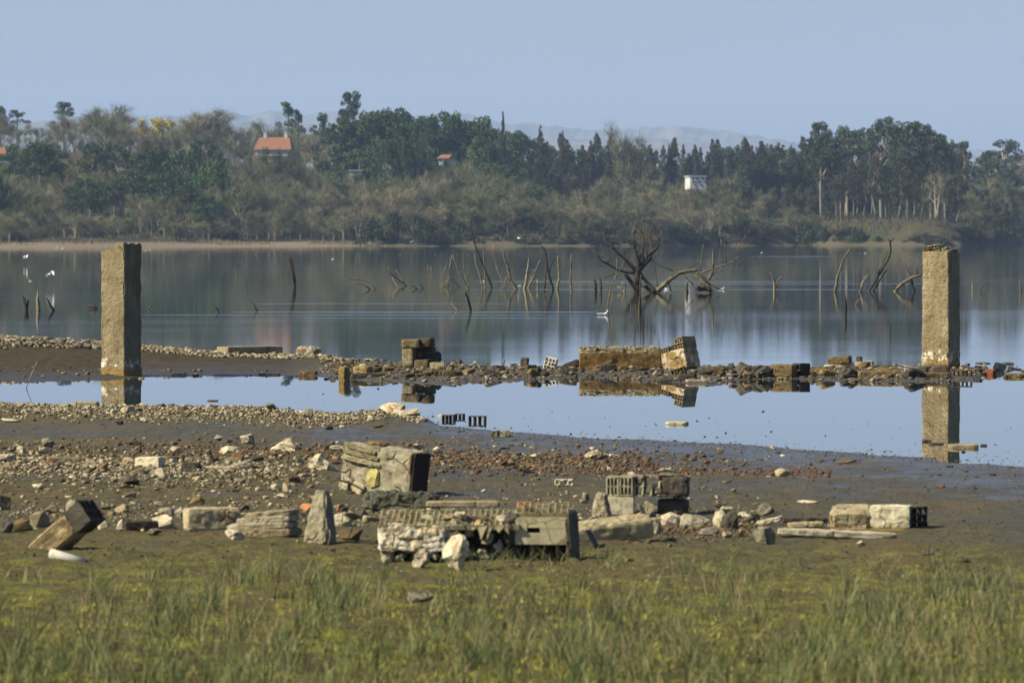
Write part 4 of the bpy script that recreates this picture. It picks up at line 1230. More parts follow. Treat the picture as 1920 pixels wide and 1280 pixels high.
place('plaster_lump', hull((.10, .1, .12), 91, 14, 2, .008), M_pale, G(1737, 691), label='small pale plaster lump against the foot of the brick-topped pillar', cat='rubble')

# ---------------------------------------------------------------- things on the spit between lake and pool
def slab_at(name, x0, x1, top, base, depth_px, yaw, mat, label, cat, seed=0, tilt=(0, 0), **kw):
    p = G((x0 + x1) / 2, base); s = pxm(p); kw.setdefault('rough', .008)
    c, sn = math.cos(yaw), abs(math.sin(yaw))
    w = ((x1 - x0) * s - depth_px * s * sn) / c
    return place(name, block((w, depth_px * s, (base - top) * s + .03), seed, **kw), mat, Vector((p.x, p.y + depth_px * s / 2, p.z)), yaw, tilt, label, cat, dz=-.03)

def dark_slab():
    # long slab lying edge-on: short pale end to the sun, long side in its own shade
    p = G(467, 667); s = pxm(p)
    root = empty('concrete_beam', (p.x, p.y + .25, p.z - .02), (0, 0, A(-55)), 'long dark concrete beam lying on the stony bank, only its short end pale', 'beam')
    place('body', block((.42, 1.25, 19 * s), 3, 12, .008, .04), M_conc, None, parent=root)
dark_slab()
root = empty('wall_fragment', tuple(G(577, 669) + Vector((0, .2, -.03))), (A(0), A(5), A(-20)), 'tilted plaster-topped wall fragment right of the long dark beam', 'wall fragment')
place('body', block((.42, .36, .21), 9, 10, .015, .12, top_rough=.03), M_pale, None, parent=root)
for k, (x, z) in enumerate([(-.1, .2), (.06, .215), (.14, .19)]):
    place('mortar_lump', hull((.16, .2, .07), 20 + k, 14, 1, .01), M_pale, None, parent=root, loc=(x, -.02, z))

def cracked_cube():
    p = G(680, 700); s = pxm(p)
    root = empty('brick_block', tuple(p + Vector((0, .15, -.03))), (0, 0, A(-24)), 'small ochre brick block with a white lump on top, standing at the pool edge', 'brick block')
    place('body', block((.28, .26, .15), 5, 9, .012, .12), stone_mat('ochre_block', [(0.42, 0.32, 0.13), (0.28, 0.19, 0.06)], 12, 1, .015), None, parent=root)
    place('mortar_lump', hull((.14, .12, .05), 3, 12, 1, .006), M_pale, None, parent=root, loc=(-.01, 0, .16))
cracked_cube()
def upright_stub():
    p = G(645, 714)
    root = empty('upright_block', tuple(p + Vector((0, .1, -.06))), (0, 0, A(-35)), 'narrow upright brown block half in the pool beside dark lumps', 'block')
    place('body', block((.13, .16, .29), 5, 8, .008, .1), M_ochre, None, parent=root)
    for k, (a, b, dm, sd) in enumerate([(625, 712, (.18, .2, .13), 31), (614, 711, (.14, .2, .1), 32)]):
        place('dark_rock', hull(dm, sd, 12, 1, .01), M_dark, G(a, b), label=['dark lump touching the narrow upright block', 'outer dark lump left of the narrow upright block'][k], cat='stone')
upright_stub()

def brick_window_block():
    """broken corner of brickwork: stacked solid bricks round a dark hollow"""
    p = G(790, 690); s = pxm(p)
    root = empty('brickwork_fragment', tuple(p + Vector((0, .25, -.03))), (0, A(-2.5), A(-14)), 'tall brickwork fragment of large bricks framing a dark hollow', 'wall fragment')
    m1 = stone_mat('algae_brick', [(0.20, 0.15, 0.06), (0.13, 0.095, 0.035)], 8, .8, .012, stain=(0.32, 0.27, 0.15), stain_lo=.6)
    def b(x0, x1, z0, z1, y=0, d=.4, sd=1, m=m1, nm='brick'):
        place(nm, block(((x1 - x0) * s, d, (z1 - z0) * s), sd, 6, .006, .06), m, None, parent=root, loc=(((x0 + x1) / 2 - 790) * s, y, z0 * s))
    b(758, 793, 41, 57, -.02, .42, 1)
    b(759, 780, 6, 40.5, -.02, .42, 2, M_conc)
    b(780.5, 808, 2, 18, -.03, .36, 3)
    b(793.5, 812, 41, 58, .05, .36, 4, M_brown)
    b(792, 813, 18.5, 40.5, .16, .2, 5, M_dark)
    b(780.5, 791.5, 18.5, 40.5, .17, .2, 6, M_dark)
    b(784, 791, 23, 34, .03, .1, 7, M_ochre, 'brick_core')
    place('mortar_lump', hull((.2, .3, .36), 12, 16, 2, .02), M_dark, None, parent=root, loc=(.25, .08, .16))
    place('loose_brick', block((27 * s, .12, 13 * s), 11, 5, .003, .03), M_conc, G(820, 692), A(-8), label='pale loose brick leaning at the foot of the tall brickwork fragment', cat='brick')
brick_window_block()

def wall_remnant():
    p = G(1163, 690); s = pxm(p)
    root = empty('wall_remnant', (p.x, p.y + .25, p.z - .04), (0, 0, A(0)), 'long low wall remnant, brown below with a crust of pale pebbles on top', 'wall remnant')
    w = 154 * s; h = 33 * s
    place('wall_core', block((w, .5, h), 14, 16, .012, .03), M_brown if False else stone_mat('brown_algae_wall', [(0.22, 0.135, 0.035), (0.16, 0.095, 0.026)], 7, .9, .014, stain=(0.10, 0.062, 0.02), stain_lo=.58), None, parent=root)
    place('pebble_crust', block((w * .99, .47, 12 * s), 15, 20, .02, .06, top_rough=.05), stone_mat('pebbly_crust', [(0.50, 0.43, 0.26), (0.27, 0.20, 0.09)], 26, 1, .02), None, parent=root, loc=(0, 0, h - .03))
    r = random.Random(4); vs = MB()
    for k in range(190):
        V, Fc = hull((r.uniform(.03, .075), r.uniform(.03, .075), r.uniform(.02, .05)), k, 9)
        o = Vector((r.uniform(-w / 2, w / 2), r.uniform(-.24, .22), h + 12 * s - .03 + r.uniform(-.005, .02)))
        vs.add([Vector(v) + o for v in V], Fc)
    c = link('crust_pebbles', vs.mesh('crust_pebbles', M_gravel), root); c['kind'] = 'stuff'
    return root
wall_remnant()

def leaning_wall():
    """leaning masonry chunk with perforated bricks showing along its broken top"""
    p = G(1281, 692); s = pxm(p)
    root = empty('leaning_masonry', tuple(p + Vector((0, .2, -.03))), (0, A(-14), A(-38)), 'leaning masonry chunk with perforated bricks along its top and a black shaded side', 'masonry chunk')
    w, h, d = .52, .36, .42
    place('body', block((w, d, h), 31, 12, .012, .05), stone_mat('crusted_masonry', [(0.60, 0.52, 0.36), (0.26, 0.17, 0.05)], 5, 1, .016, stain=(0.25, 0.16, 0.05), stain_lo=.5), None, parent=root)
    place('hollow_brick', hollow_brick(.24, d * .96, .105, 4, 2, .012, 0, 1), M_ceram, None, parent=root, loc=(.13, 0, h - .01))
    place('hollow_brick', hollow_brick(.16, d * .9, .10, 3, 2, .012, 0, 2), M_ceram, None, parent=root, loc=(-.17, 0, h - .01))
    place('hollow_brick', hollow_brick(.17, d * .94, .10, 3, 2, .012, 0, 2), M_ceram, None, parent=root, loc=(.17, 0, h + .093))
    for k, x in enumerate((-.03, .03, .0)):
        place('mortar_lump', hull((.12, .3, .08), 60 + k, 12, 1, .01), M_pale, None, parent=root, loc=(x, 0, h + .02 + .03 * k))
leaning_wall()

# smaller fragments along the spit: (kind, x, base, w px, h px, depth m, yaw, roll, material, label)
SP = [
 ('hb', 1030, 692, 22, 23, .2, -10, 14, 'cream', 3, 3, 'white perforated brick tilted on edge beside the thin stump'),
 ('hb', 1137, 688, 15, 17, .16, -30, 28, 'cream', 1, 1, 'cream square brick tipped against the long wall remnant'),
 ('bl', 1155, 690, 15, 13, .14, -30, 26, 'conc', 0, 0, 'small tipped brick between the square brick and the leaning masonry'),
 ('bl', 983, 686, 14, 17, .1, -20, 6, 'dark', 0, 0, 'short dark ribbed stub left of the white perforated brick'),
 ('bl', 1470, 707, 46, 25, .3, -22, 0, 'brown', 0, 0, 'large brown block with black end, beside the dark rubble hump'),
 ('hb', 1503, 706, 26, 26, .2, -60, 0, 'dark', 2, 2, 'dark brick standing at the right end of the large brown block'),
 ('bl', 1594, 688, 92, 9, .5, -6, -5, 'pale', 0, 0, 'long white-edged slab tipped up above the water'),
 ('bl', 1576, 681, 42, 14, .26, -18, -4, 'brown', 0, 0, 'brown brick block resting on the white-edged slab'),
 ('bl', 1612, 678, 10, 11, .1, -18, -4, 'dark', 0, 0, 'small dark brick piece right of the block on the slab'),
 ('hb', 1700, 697, 22, 12, .12, -8, 12, 'white', 3, 2, 'white three-holed brick piece on the ledge near the brick-topped pillar'),
 ('bl', 1650, 706, 80, 12, .4, -4, 0, 'brown', 0, 0, 'flat brown slab on the ledge, below the white-edged slab'),
 ('bl', 1735, 708, 95, 10, .5, 4, 0, 'brown', 0, 0, 'flat brown slab in front of the brick-topped pillar'),
 ('hb', 1806, 706, 34, 13, .24, -10, 0, 'brown', 4, 1, 'brown perforated brick right of the brick-topped pillar'),
 ('bl', 1835, 700, 12, 9, .12, -30, 0, 'dark', 0, 0, 'dark brick end at the tip of the ledge'),
 ('bl', 1858, 702, 17, 11, .15, -30, 8, 'redb', 0, 0, 'bright red brick chunk in the water beyond the ledge'),
 ('bl', 1873, 694, 18, 14, .2, 20, 22, 'conc', 0, 0, 'tilted grey brick behind the bright red chunk'),
 ('bl', 1905, 707, 40, 8, .3, -10, 0, 'brown', 0, 0, 'low brown slab awash at the right edge of the water'),
 ('bl', 1290, 711, 30, 10, .2, -14, 0, 'dark', 0, 0, 'dark flat brick at the waterline below the leaning masonry'),
 ('hb', 1275, 703, 26, 14, .16, -16, -18, 'brown', 4, 2, 'brown perforated brick tipped before the leaning masonry'),
 ('bl', 1255, 716, 44, 7, .3, -5, 0, 'dark', 0, 0, 'dark plank-like slab low in the pool below the leaning masonry'),
 ('bl', 1340, 700, 36, 12, .2, -10, 5, 'brown', 0, 0, 'brown slab leaning left of the dark rubble hump'),
 ('bl', 1310, 716, 46, 5, .3, 4, 0, 'conc', 0, 0, 'pale flat slab awash left of the dark rubble hump'),
 ('bl', 1190, 697, 56, 6, .12, 12, -9, 'dark', 0, 0, 'dark beam lying aslant before the long wall remnant'),
 ('bl', 1232, 700, 24, 9, .14, -10, 0, 'dark', 0, 0, 'dark brick before the right end of the long wall remnant'),
 ('bl', 1205, 704, 16, 8, .12, -30, 0, 'dark', 0, 0, 'stubby dark brick before the middle of the long wall remnant'),
 ('bl', 1110, 703, 22, 7, .12, -10, 5, 'brown', 0, 0, 'brown shard before the left end of the long wall remnant'),
 ('hb', 830, 704, 40, 10, .2, -6, 0, 'brown', 5, 1, 'brown perforated tile in the mud below the tall brickwork'),
 ('hb', 780, 707, 36, 7, .2, -4, 0, 'brown', 5, 1, 'thin perforated tile row beneath the tall brickwork fragment'),
 ('bl', 690, 707, 64, 8, .3, 2, 0, 'dark', 0, 0, 'dark flat rubble slab below the small ochre block'),
 ('bl', 1000, 704, 30, 14, .2, -20, -8, 'dark', 0, 0, 'dark slumped block left of the white perforated brick'),
 ('bl', 577, 704, 34, 9, .2, -12, 0, 'brown', 0, 0, 'brown slab at the pool edge below the tilted plaster fragment'),
 ('bl', 505, 703, 40, 4, .1, 4, 0, 'dark', 0, 0, 'dark plank lying along the muddy pool edge'),
 ('bl', 335, 703, 26, 4, .1, -4, 0, 'dark', 0, 0, 'short dark plank on the mud right of the notched pillar'),
 ('bl', 1700, 696, 26, 3, .2, 0, 0, 'dark', 0, 0, 'thin dark slab just behind the three-holed brick piece'),
]
M_redb = stone_mat('bright_red_brick', [(0.40, 0.12, 0.045), (0.30, 0.10, 0.04)], 12, .6, .01)
M_white = stone_mat('white_clay', [(0.72, 0.68, 0.56), (0.60, 0.55, 0.42)], 12, .4, .006)
MATS = dict(cream=M_cream, conc=M_conc, dark=M_dark, brown=M_brown, pale=M_pale, white=M_white, redb=M_redb, rough=M_rough, red=M_red, ceram=M_ceram, rock=M_rock)
for k, (kd, x, yb, w, h, dep, yaw, roll, m, nx, nz, lab) in enumerate(SP):
    p = G(x, yb); s = pxm(p)
    if x > 1850: p = W(x, yb)
    onslab = 'resting on' in lab or 'right of the block on' in lab
    if onslab: p = P(x, yb, G(1594, 688).y); s = pxm(p)
    if kd == 'hb': VF = hollow_brick(w * s, dep, h * s, nx, nz, None, 0, k)
    else: VF = block((w * s, dep, h * s), 40 + k, 7, .006, .07)
    place('hollow_brick' if kd == 'hb' else 'slab' if w > 2.6 * h else 'brick', VF, MATS[m], Vector((p.x, p.y + dep / 2, p.z)), A(yaw), (0, A(roll)), lab, 'brick' if w <= 2.6 * h else 'slab', dz=-.012)

# dark hump of rubble
p = G(1410, 709); s = pxm(p)
root = empty('rubble_hump', (p.x, p.y + .2, p.z - .05), label='black hump of wet rubble between the flat slabs and the large brown block', cat='rubble heap')
place('mound', hull((96 * s, .7, 66 * s), 77, 30, 4, .035, .1), M_dark, None, parent=root, loc=(0, 0, .02))
for k in range(9):
    a = random.Random(k)
    place('stone', hull((a.uniform(.1, .22), .2, a.uniform(.06, .12)), 100 + k, 12, 1, .01), M_dark if k % 3 else M_brown, None, parent=root, loc=(a.uniform(-.36, .32), a.uniform(-.3, -.1), a.uniform(.05, .17)))
place('rock', hull((.3, .3, .2), 5, 18, 2, .02), M_brown, G(1527, 708), label='rounded brown lump between the large brown block and the flat ledge', cat='stone')
place('rock', hull((.34, .3, .22), 6, 18, 2, .02), M_brown, G(1535, 697), label='brown lump under the left end of the white-edged slab', cat='stone')

# ---------------------------------------------------------------- things in and by the pool
def flat_slab(x, yb, w, h, dep, yaw, mat, lab, roll=0, water=True):
    p = W(x, yb) if water else G(x, yb); s = pxm(p)
    place('slab', block((w * s, dep, h * s + .04), int(x), 6, .004, .08), mat, Vector((p.x, p.y + dep / 2, p.z)), A(yaw), (0, A(roll)), lab, 'slab', dz=-.04)
flat_slab(1270, 796, 40, 5, .35, -8, M_pale, 'pale flat stone lying alone in the middle of the pool')
flat_slab(1808, 840, 56, 7, .3, -3, M_conc, 'pale slab in the shallow pool below the brick-topped pillar')
flat_slab(1757, 833, 26, 3, .2, 0, M_dark, 'dark flat slab left of the pale pool slab')
flat_slab(1738, 828, 16, 4, .15, 0, M_dark, 'smallest dark slab by the pillar reflection')
flat_slab(1845, 836, 12, 3, .1, 0, M_dark, 'dark chip at the right end of the pale pool slab')
flat_slab(1845, 682, 26, 2, .5, 0, M_dark, 'thin dark slab awash right of the brick-topped pillar')
flat_slab(1893, 683, 18, 3, .5, 0, M_dark, 'thin dark slab awash near the right edge of the lake')
flat_slab(160, 762, 46, 9, .3, -4, M_conc, 'pale concrete slab half in the pool left of the pillar reflection', water=False)
flat_slab(398, 752, 20, 2, .2, 0, M_brown, 'thin brown slab floating low in the pool')
def pool_brick(x, yb, w, h, nx, lab, mat=M_brown, yaw=-8):
    p = W(x, yb); s = pxm(p)
    place('hollow_brick', hollow_brick(w * s, .2, h * s + .03, nx, 1, h * s * .17), mat, Vector((p.x, p.y + .1, 0)), A(yaw), (0, 0), lab, 'brick', dz=-.03)
pool_brick(895, 790, 30, 10, 3, 'dark hollow brick standing in the pool near the gravel point')
pool_brick(841, 787, 22, 9, 3, 'dark hollow brick at the tip of the gravel point')
pool_brick(862, 783, 16, 7, 2, 'smaller dark brick between the two hollow bricks in the pool')
p = G(825, 780); place('rock', hull((.13, .1, .07), 4, 14, 1, .004), M_pale, p, label='small white stone at the tip of the gravel point', cat='stone')
def mossy():
    p = G(938, 819)
    root = empty('mossy_stones', tuple(p), label='two mossy knobs of stone at the muddy pool edge', cat='stone')
    place('stone', hull((.13, .14, .13), 14, 14, 2, .01), M_void, None, parent=root, loc=(-.05, 0, .02))
    place('stone', hull((.12, .12, .14), 15, 14, 2, .01), M_void, None, parent=root, loc=(.065, .02, .02))
    place('stone', hull((.2, .16, .06), 16, 14, 2, .01), M_void, None, parent=root, loc=(0, -.03, 0))
mossy()
def bent_reed(name, pts, D, r0, r1, lab, cat='stick', mat=M_wood, parent=None):
    path = [P(x, y, D) for x, y in pts]
    b = path[-1].copy()
    m = MB().tube([q - b for q in path], [r1 + (r0 - r1) * i / (len(path) - 1) for i in range(len(path))], 5)
    o = link(name, m.mesh(name, mat, True), parent, b if parent is None else None)
    return tag(o, lab, cat)
bent_reed('stick', [(70, 677), (60, 700), (49, 728)], W(49, 728).y, .008, .004, 'thin pale stick rising from the pool left of the notched pillar', mat=M_trunk_pale)

# ---------------------------------------------------------------- numbered stones of the photograph
# x, base y, width px, height px, material, label
ST = [
 (738, 776, 62, 26, 'pale', 'largest white boulder at the pool edge, one of a pair'),
 (765, 782, 50, 20, 'pale', 'angular white boulder leaning on the largest one at the pool edge'),
 (507, 768, 26, 16, 'rough', 'pointed grey pyramid stone on the pool edge'),
 (578, 784, 28, 20, 'rough', 'pointed grey stone right of the pyramid stone'),
 (541, 770, 14, 9, 'rough', 'little grey stone between the two pointed ones'),
 (240, 774, 30, 17, 'pale', 'rounded white stone below the notched pillar reflection'),
 (272, 792, 28, 10, 'pale', 'flat white stone below the rounded white one'),
 (224, 797, 16, 13, 'dark', 'dark upright stone on the near gravel bank'),
 (321, 763, 16, 9, 'dark', 'dark lump at the pool edge right of the pillar reflection'),
 (303, 764, 14, 8, 'dark', 'smaller dark lump at the pool edge'),
 (403, 765, 12, 8, 'dark', 'brown lump at the pool edge among scattered bricks'),
 (424, 774, 18, 8, 'conc', 'squarish tan stone on the gravel bank'),
 (16, 792, 44, 8, 'pale', 'flat pale slab stone at the picture edge on the gravel bank'),
 (463, 832, 34, 24, 'pale', 'pointed white rock standing alone on the mud'),
 (408, 826, 26, 11, 'pale', 'low white stone left of the pointed white rock'),
 (424, 830, 28, 11, 'dark', 'dark flat stone beside the low white one'),
 (329, 851, 24, 17, 'pale', 'white conical stone left of the long tan brick'),
 (430, 850, 44, 16, 'pale', 'sprawling white stone below the pointed white rock'),
 (88, 838, 32, 22, 'rough', 'dark craggy rock with pale tip on the mud at left'),
 (84, 852, 30, 13, 'dark', 'dark stone under the craggy rock'),
 (253, 838, 32, 14, 'dark', 'broad dark stone left of the low white one'),
 (38, 857, 28, 26, 'pale', 'tall white rock at the head of the pale rubble'),
 (12, 866, 44, 16, 'pale', 'white rock at the picture edge beside the tall one'),
 (393, 858, 16, 18, 'dark', 'small dark upright stone left of the sprawling white one'),
 (540, 846, 66, 24, 'pale', 'crumbled white plaster heap above the big masonry block'),
 (608, 882, 66, 32, 'pale', 'knobbly white plaster lump left of the big masonry block'),
 (632, 846, 28, 13, 'pale', 'white stone peeping over the knobbly plaster lump'),
 (610, 842, 20, 14, 'rough', 'grey stone above the knobbly plaster lump'),
 (560, 873, 18, 18, 'dark', 'dark cube stone beside the knobbly plaster lump'),
 (300, 894, 24, 18, 'pale', 'round white stone in the pale rubble field'),
 (194, 886, 20, 24, 'red', 'dark red pointed shard in the pale rubble field'),
 (240, 909, 56, 20, 'dark', 'black slab stone in the middle of the pale rubble'),
 (136, 902, 20, 13, 'pale', 'white egg-shaped stone left of the black slab'),
 (72, 917, 30, 13, 'pale', 'elongated white stone on the mud left of the rubble'),
 (517, 921, 22, 19, 'pale', 'bright white tooth-like stone on the mud'),
 (537, 922, 20, 19, 'pale', 'second white tooth-like stone, right of the first'),
 (531, 933, 26, 9, 'pale', 'small flat white stone below the tooth-like ones'),
 (790, 842, 36, 15, 'pale', 'white humped stone beyond the big masonry block'),
 (820, 846, 18, 8, 'pale', 'small white stone right of the humped one'),
 (1001, 861, 18, 12, 'pale', 'small white stone in the brick rubble beyond the hollow bricks'),
 (1118, 862, 48, 18, 'pale', 'ragged white plaster scrap at the mud edge'),
 (1150, 858, 30, 8, 'pale', 'thin white plaster tail right of the ragged scrap'),
 (1085, 879, 18, 14, 'rough', 'grey cracked stone left of the small white scraps'),
 (1143, 881, 16, 9, 'pale', 'white crumb above the hollow brick stack'),
 (1247, 889, 32, 13, 'pale', 'two-horned white plaster scrap beyond the hollow brick stack'),
 (1186, 894, 26, 10, 'pale', 'white scrap just above the hollow brick stack'),
 (1289, 898, 16, 9, 'pale', 'white crumb at the right of the hollow brick stack'),
 (1466, 893, 40, 18, 'conc', 'smooth pale dome stone among red brick bits'),
 (1309, 889, 16, 7, 'dark', 'dark chip among red brick bits'),
 (1378, 926, 20, 9, 'rough', 'grey-and-black stone alone on the mud'),
 (1540, 866, 24, 7, 'dark', 'dark flat chip on the wet mud left of the long one'),
 (1590, 869, 42, 9, 'brown', 'long brown chip on the wet mud'),
 (1762, 915, 24, 7, 'red', 'flat red brick bit on the mud right of the dome stone'),
 (1828, 918, 12, 6, 'dark', 'dark bit right of the flat red one'),
 (1808, 848, 14, 5, 'dark', 'tiny dark bit on the mud below the pale pool slab'),
 (1780, 876, 20, 5, 'dark', 'thin dark sliver on the wet mud at right'),
 (1862, 892, 18, 5, 'dark', 'thin dark sliver farther right on the wet mud'),
 (1515, 943, 48, 5, 'pale', 'flat pale stone flush with the mud above the fallen block'),
 (710, 802, 22, 10, 'dark', 'dark lump on the mud below the white boulders'),
 (783, 795, 10, 8, 'pale', 'tiny white stone by the water below the white boulders'),
 (615, 805, 26, 9, 'dark', 'dark flat stone on the mud between bank and rubble'),
 # front row
 (8, 958, 28, 36, 'dark', 'dark block cut by the picture edge, upper one'),
 (10, 998, 34, 40, 'dark', 'dark reddish block cut by the picture edge, lower one'),
 (96, 962, 34, 18, 'rough', 'grey angular stone above the tilted red-stained one'),
 (78, 990, 58, 36, 'ceram', 'orange-stained tilted stone left of the leaning hollow block'),
 (40, 995, 42, 26, 'brown', 'brown stone in shadow beside the orange-stained one'),
 (190, 992, 26, 26, 'pale', 'round pale stone with split, right of the leaning hollow block'),
 (226, 994, 26, 22, 'rock', 'round tan stone next to the split one'),
 (303, 991, 46, 30, 'pale', 'pale angular stone left of the thick concrete block'),
 (312, 968, 36, 20, 'rock', 'rounded stone behind the pale angular one'),
 (336, 972, 22, 26, 'rock', 'leaning tan stone against the thick concrete block'),
 (292, 1006, 34, 16, 'rough', 'craggy low stone below the pale angular one'),
 (370, 945, 32, 16, 'brown', 'mossy brown stone on top edge of the thick concrete block'),
 (438, 1015, 40, 26, 'rock', 'pinkish split stone under the layered slab rock'),
 (652, 976, 50, 24, 'conc', 'square grey stone behind the upright stone'),
 (680, 974, 22, 22, 'dark', 'dark split stone right of the square grey one'),
 (640, 986, 44, 26, 'pale', 'bright wedge stone emerging right of the upright stone'),
 (660, 1012, 60, 24, 'brown', 'low mossy mound stone right of the upright stone'),
 (1098, 940, 16, 22, 'rough', 'dark pointed shard left of the leaning plaster pair'),
 (1436, 1022, 52, 36, 'rough', 'craggy grey boulder in front of the long board stone'),
 (1434, 968, 40, 28, 'rough', 'bent grey rock behind the craggy boulder'),
 (1410, 980, 34, 24, 'dark', 'dark rock left of the bent grey one'),
 (1372, 992, 40, 40, 'dark', 'black jagged rock right of the hollow brick stack'),
 (1350, 990, 34, 36, 'rock', 'pale jagged rock joined to the black one'),
 (1300, 990, 64, 28, 'rock', 'squat tan rock below the hollow brick stack shadow'),
 (1330, 1004, 46, 18, 'rough', 'flat grey stone below the squat tan rock'),
 (1362, 1008, 24, 13, 'pale', 'rounded pinkish stone before the jagged rocks'),
 (1390, 1010, 14, 18, 'ceram', 'small orange stone before the jagged rocks'),
 (1395, 972, 26, 14, 'pale', 'flat white stone behind the jagged rocks'),
 (1614, 1026, 18, 15, 'pale', 'small pale stone below the long board stone'),
 (1225, 1002, 34, 30, 'rough', 'dark-edged rubble under the hollow brick stack'),
 (1258, 985, 50, 26, 'pale', 'curled pale plaster piece under the hollow brick stack'),
 (784, 1128, 56, 28, 'rough', 'grey stone half hidden in the foreground grass'),
 (1075, 1122, 14, 9, 'pale', 'white pebble in the foreground grass'),
 (1783, 1107, 28, 12, 'rough', 'grey pebble in the grass at right'),
 (1745, 1042, 26, 16, 'dark', 'dark clod on the brown mud at right'),
 (1806, 1054, 30, 12, 'dark', 'flat dark clod right of the first'),
 (820, 1040, 10, 10, 'pale', 'x'),
]
for k, (x, yb, w, h, m, lab) in enumerate(ST):
    if lab == 'x': continue
    p = G(x, yb); s = pxm(p)
    dep = max(w * .75, h * .8) * s
    big = w > 26
    knob = 'knobbly' in lab or 'crumbled' in lab or 'ragged' in lab or 'horned' in lab
    VF = hull((w * s * 1.08, dep, h * s * 1.28), 200 + k, 13 if w < 30 else 17, 2 if big else 1, (.05 if knob else .018) * w * s * (1.6 if knob else 1), .28)
    place('stone', VF, MATS[m], Vector((p.x, p.y + dep * .35, p.z + h * s * .30)), 0, (0, 0), lab, 'stone', dz=0)

# ---------------------------------------------------------------- big masonry block, left of centre
def big_block():
    p = G(715, 926); s = pxm(p)
    w, d, h = .43, .33, .335
    root = empty('masonry_block', tuple(p + Vector((0, .22, -.02))), (A(0), A(6.5), A(-30)), 'big upright masonry block with layered mortar ridges and a yellow lichen patch', 'masonry block')
    k = 92 * s
    w = 135 * s / math.cos(A(30)); d = .28; h = k
    place('body', block((w, d, h), 61, 14, .012, .045), stone_mat('mottled_masonry', [(0.47, 0.41, 0.25), (0.33, 0.28, 0.16)], 7, .9, .016, stain=(0.56, 0.50, 0.33), stain_lo=.52), None, parent=root)
    place('dark_clay_face', block((.02, d * .97, h * .96), 9, 8, .004, .06), stone_mat('dark_fired_clay', [(0.045, 0.022, 0.014), (0.03, 0.018, 0.012)], 12, .6, .006), None, parent=root, loc=(w / 2 + .008, 0, h * .02))  # added dark clay slab; its near-black colour deepens the shade on this side
    for q in range(3):
        z = h * (.62 + .125 * q); L = w * (.56 - .05 * q)
        V, Fc = block((L, .05, h * .10), 170 + q * 3, 12, .007, .22, shear=.1)
        place('mortar_ridge', (V, Fc), M_ceram, None, 0, (0, A(4 + 2 * q)), parent=root, loc=(-w * .49 + L / 2, -d / 2 - .012 + .004 * q, z))
    V, Fc = hull((.17, .05, .2), 19, 40, 2, .004, .5)
    link('lichen_patch', mesh_of('lichen_patch', V, Fc, stone_mat('yellow_lichen', [(0.50, 0.43, 0.15), (0.36, 0.30, 0.09)], 18, .8, .01)), root, (-w * .02, -d / 2 - .008, h * .36))
    place('plaster_flake', block((.12, .03, .1), 6, 6, .004, .15), M_pale, None, A(0), (0, A(28)), parent=root, loc=(-w * .25, -d / 2 - .012, h * .02))
    place('plaster_flake', block((.09, .03, .09), 7, 6, .004, .15), M_pale, None, A(0), (0, A(8)), parent=root, loc=(-w * .43, -d / 2 - .012, h * .03))
    place('clay_edge', block((.022, .03, h * .36), 8, 6, .003, .1), M_red, None, parent=root, loc=(w * .47, -d / 2 - .002, h * .58))
    m = MB(); path = [(-w * .60, -d / 2 - .03, h * .14), (-w * .5, -d / 2 - .035, h * .22), (-w * .35, -d / 2 - .04, h * .215), (-w * .18, -d / 2 - .045, h * .13), (-w * .02, -d / 2 - .04, h * .02)]
    m.tube(path, [.006] * 5, 6); link('wire', m.mesh('wire', M_wood_dark, True), root)
    place('mortar_lump', hull((.25, .22, .08), 41, 18, 2, .012), M_brown, None, parent=root, loc=(-w * .15, .02, h + .005))
big_block()

# dark shaggy beam lying between the big block and the front fragment
p = G(752, 958); s = pxm(p)
place('shaggy_beam', block((140 * s, .2, 36 * s), 71, 16, .016, .16, top_rough=.02), stone_mat('lichen_beam', [(0.17, 0.165, 0.10), (0.11, 0.105, 0.06)], 10, 1.2, .03), p, A(-3), (0, A(1.5)), 'dark shaggy concrete beam lying in front of the big upright masonry block', 'beam')

# upright stone
p = G(600, 1018); s = pxm(p)
place('upright_stone', block((58 * s, .19, 104 * s), 81, 14, .008, .16, taper=.55, shear=.05), M_rough, p, A(-30), (0, 0), 'tall upright pointed concrete stone standing in the grass edge', 'stone', dz=-.02)
bent_reed('stick', [(618, 992), (619, 1006), (613, 1030)], p.y - .2, .006, .004, 'short pale stick leaning at the foot of the tall upright stone', mat=M_wood)
place('brick_chunk', hull((.14, .14, .09), 22, 16, 1, .006), stone_mat('orange_brick', [(0.50, 0.20, 0.07), (0.40, 0.17, 0.07)], 12, .6, .008), G(577, 958) + Vector((0, 0, .03)), label='orange brick chunk just behind the tall upright stone', cat='brick')
place('brick_chunk', hull((.12, .12, .1), 23, 14, 1, .006), M_red, G(640, 958) + Vector((0, 0, .03)), label='dark red brick chunk between upright stone and masonry block', cat='brick')

# thick concrete block, layered slab rock
p = G(396, 994); s = pxm(p)
place('concrete_block', block((104 * s, .24, 44 * s), 91, 12, .008, .08), M_conc, p + Vector((0, .12, 0)), A(14), (0, 0), 'thick rounded concrete block with black underside in the front row', 'concrete block')
def layered():
    p = G(497, 1008); s = pxm(p)
    root = empty('layered_rock', tuple(p + Vector((0, .16, 0))), (0, 0, A(-16)), 'layered slab rock in pale strata, its right end in black shade', 'rock')
    for k, (w, h, z, x, m) in enumerate([(112, 18, 0, 6, M_rock), (128, 14, 15, -6, M_pale), (110, 14, 27, 4, M_rock), (92, 13, 38, 14, M_conc)]):
        place('layer', block((w * s, .3 - .02 * k, h * s), 95 + k, 12, .008, .12), m, None, 0, (0, A(-3 - k)), parent=root, loc=(x * s, 0, z * s - .01))
layered()

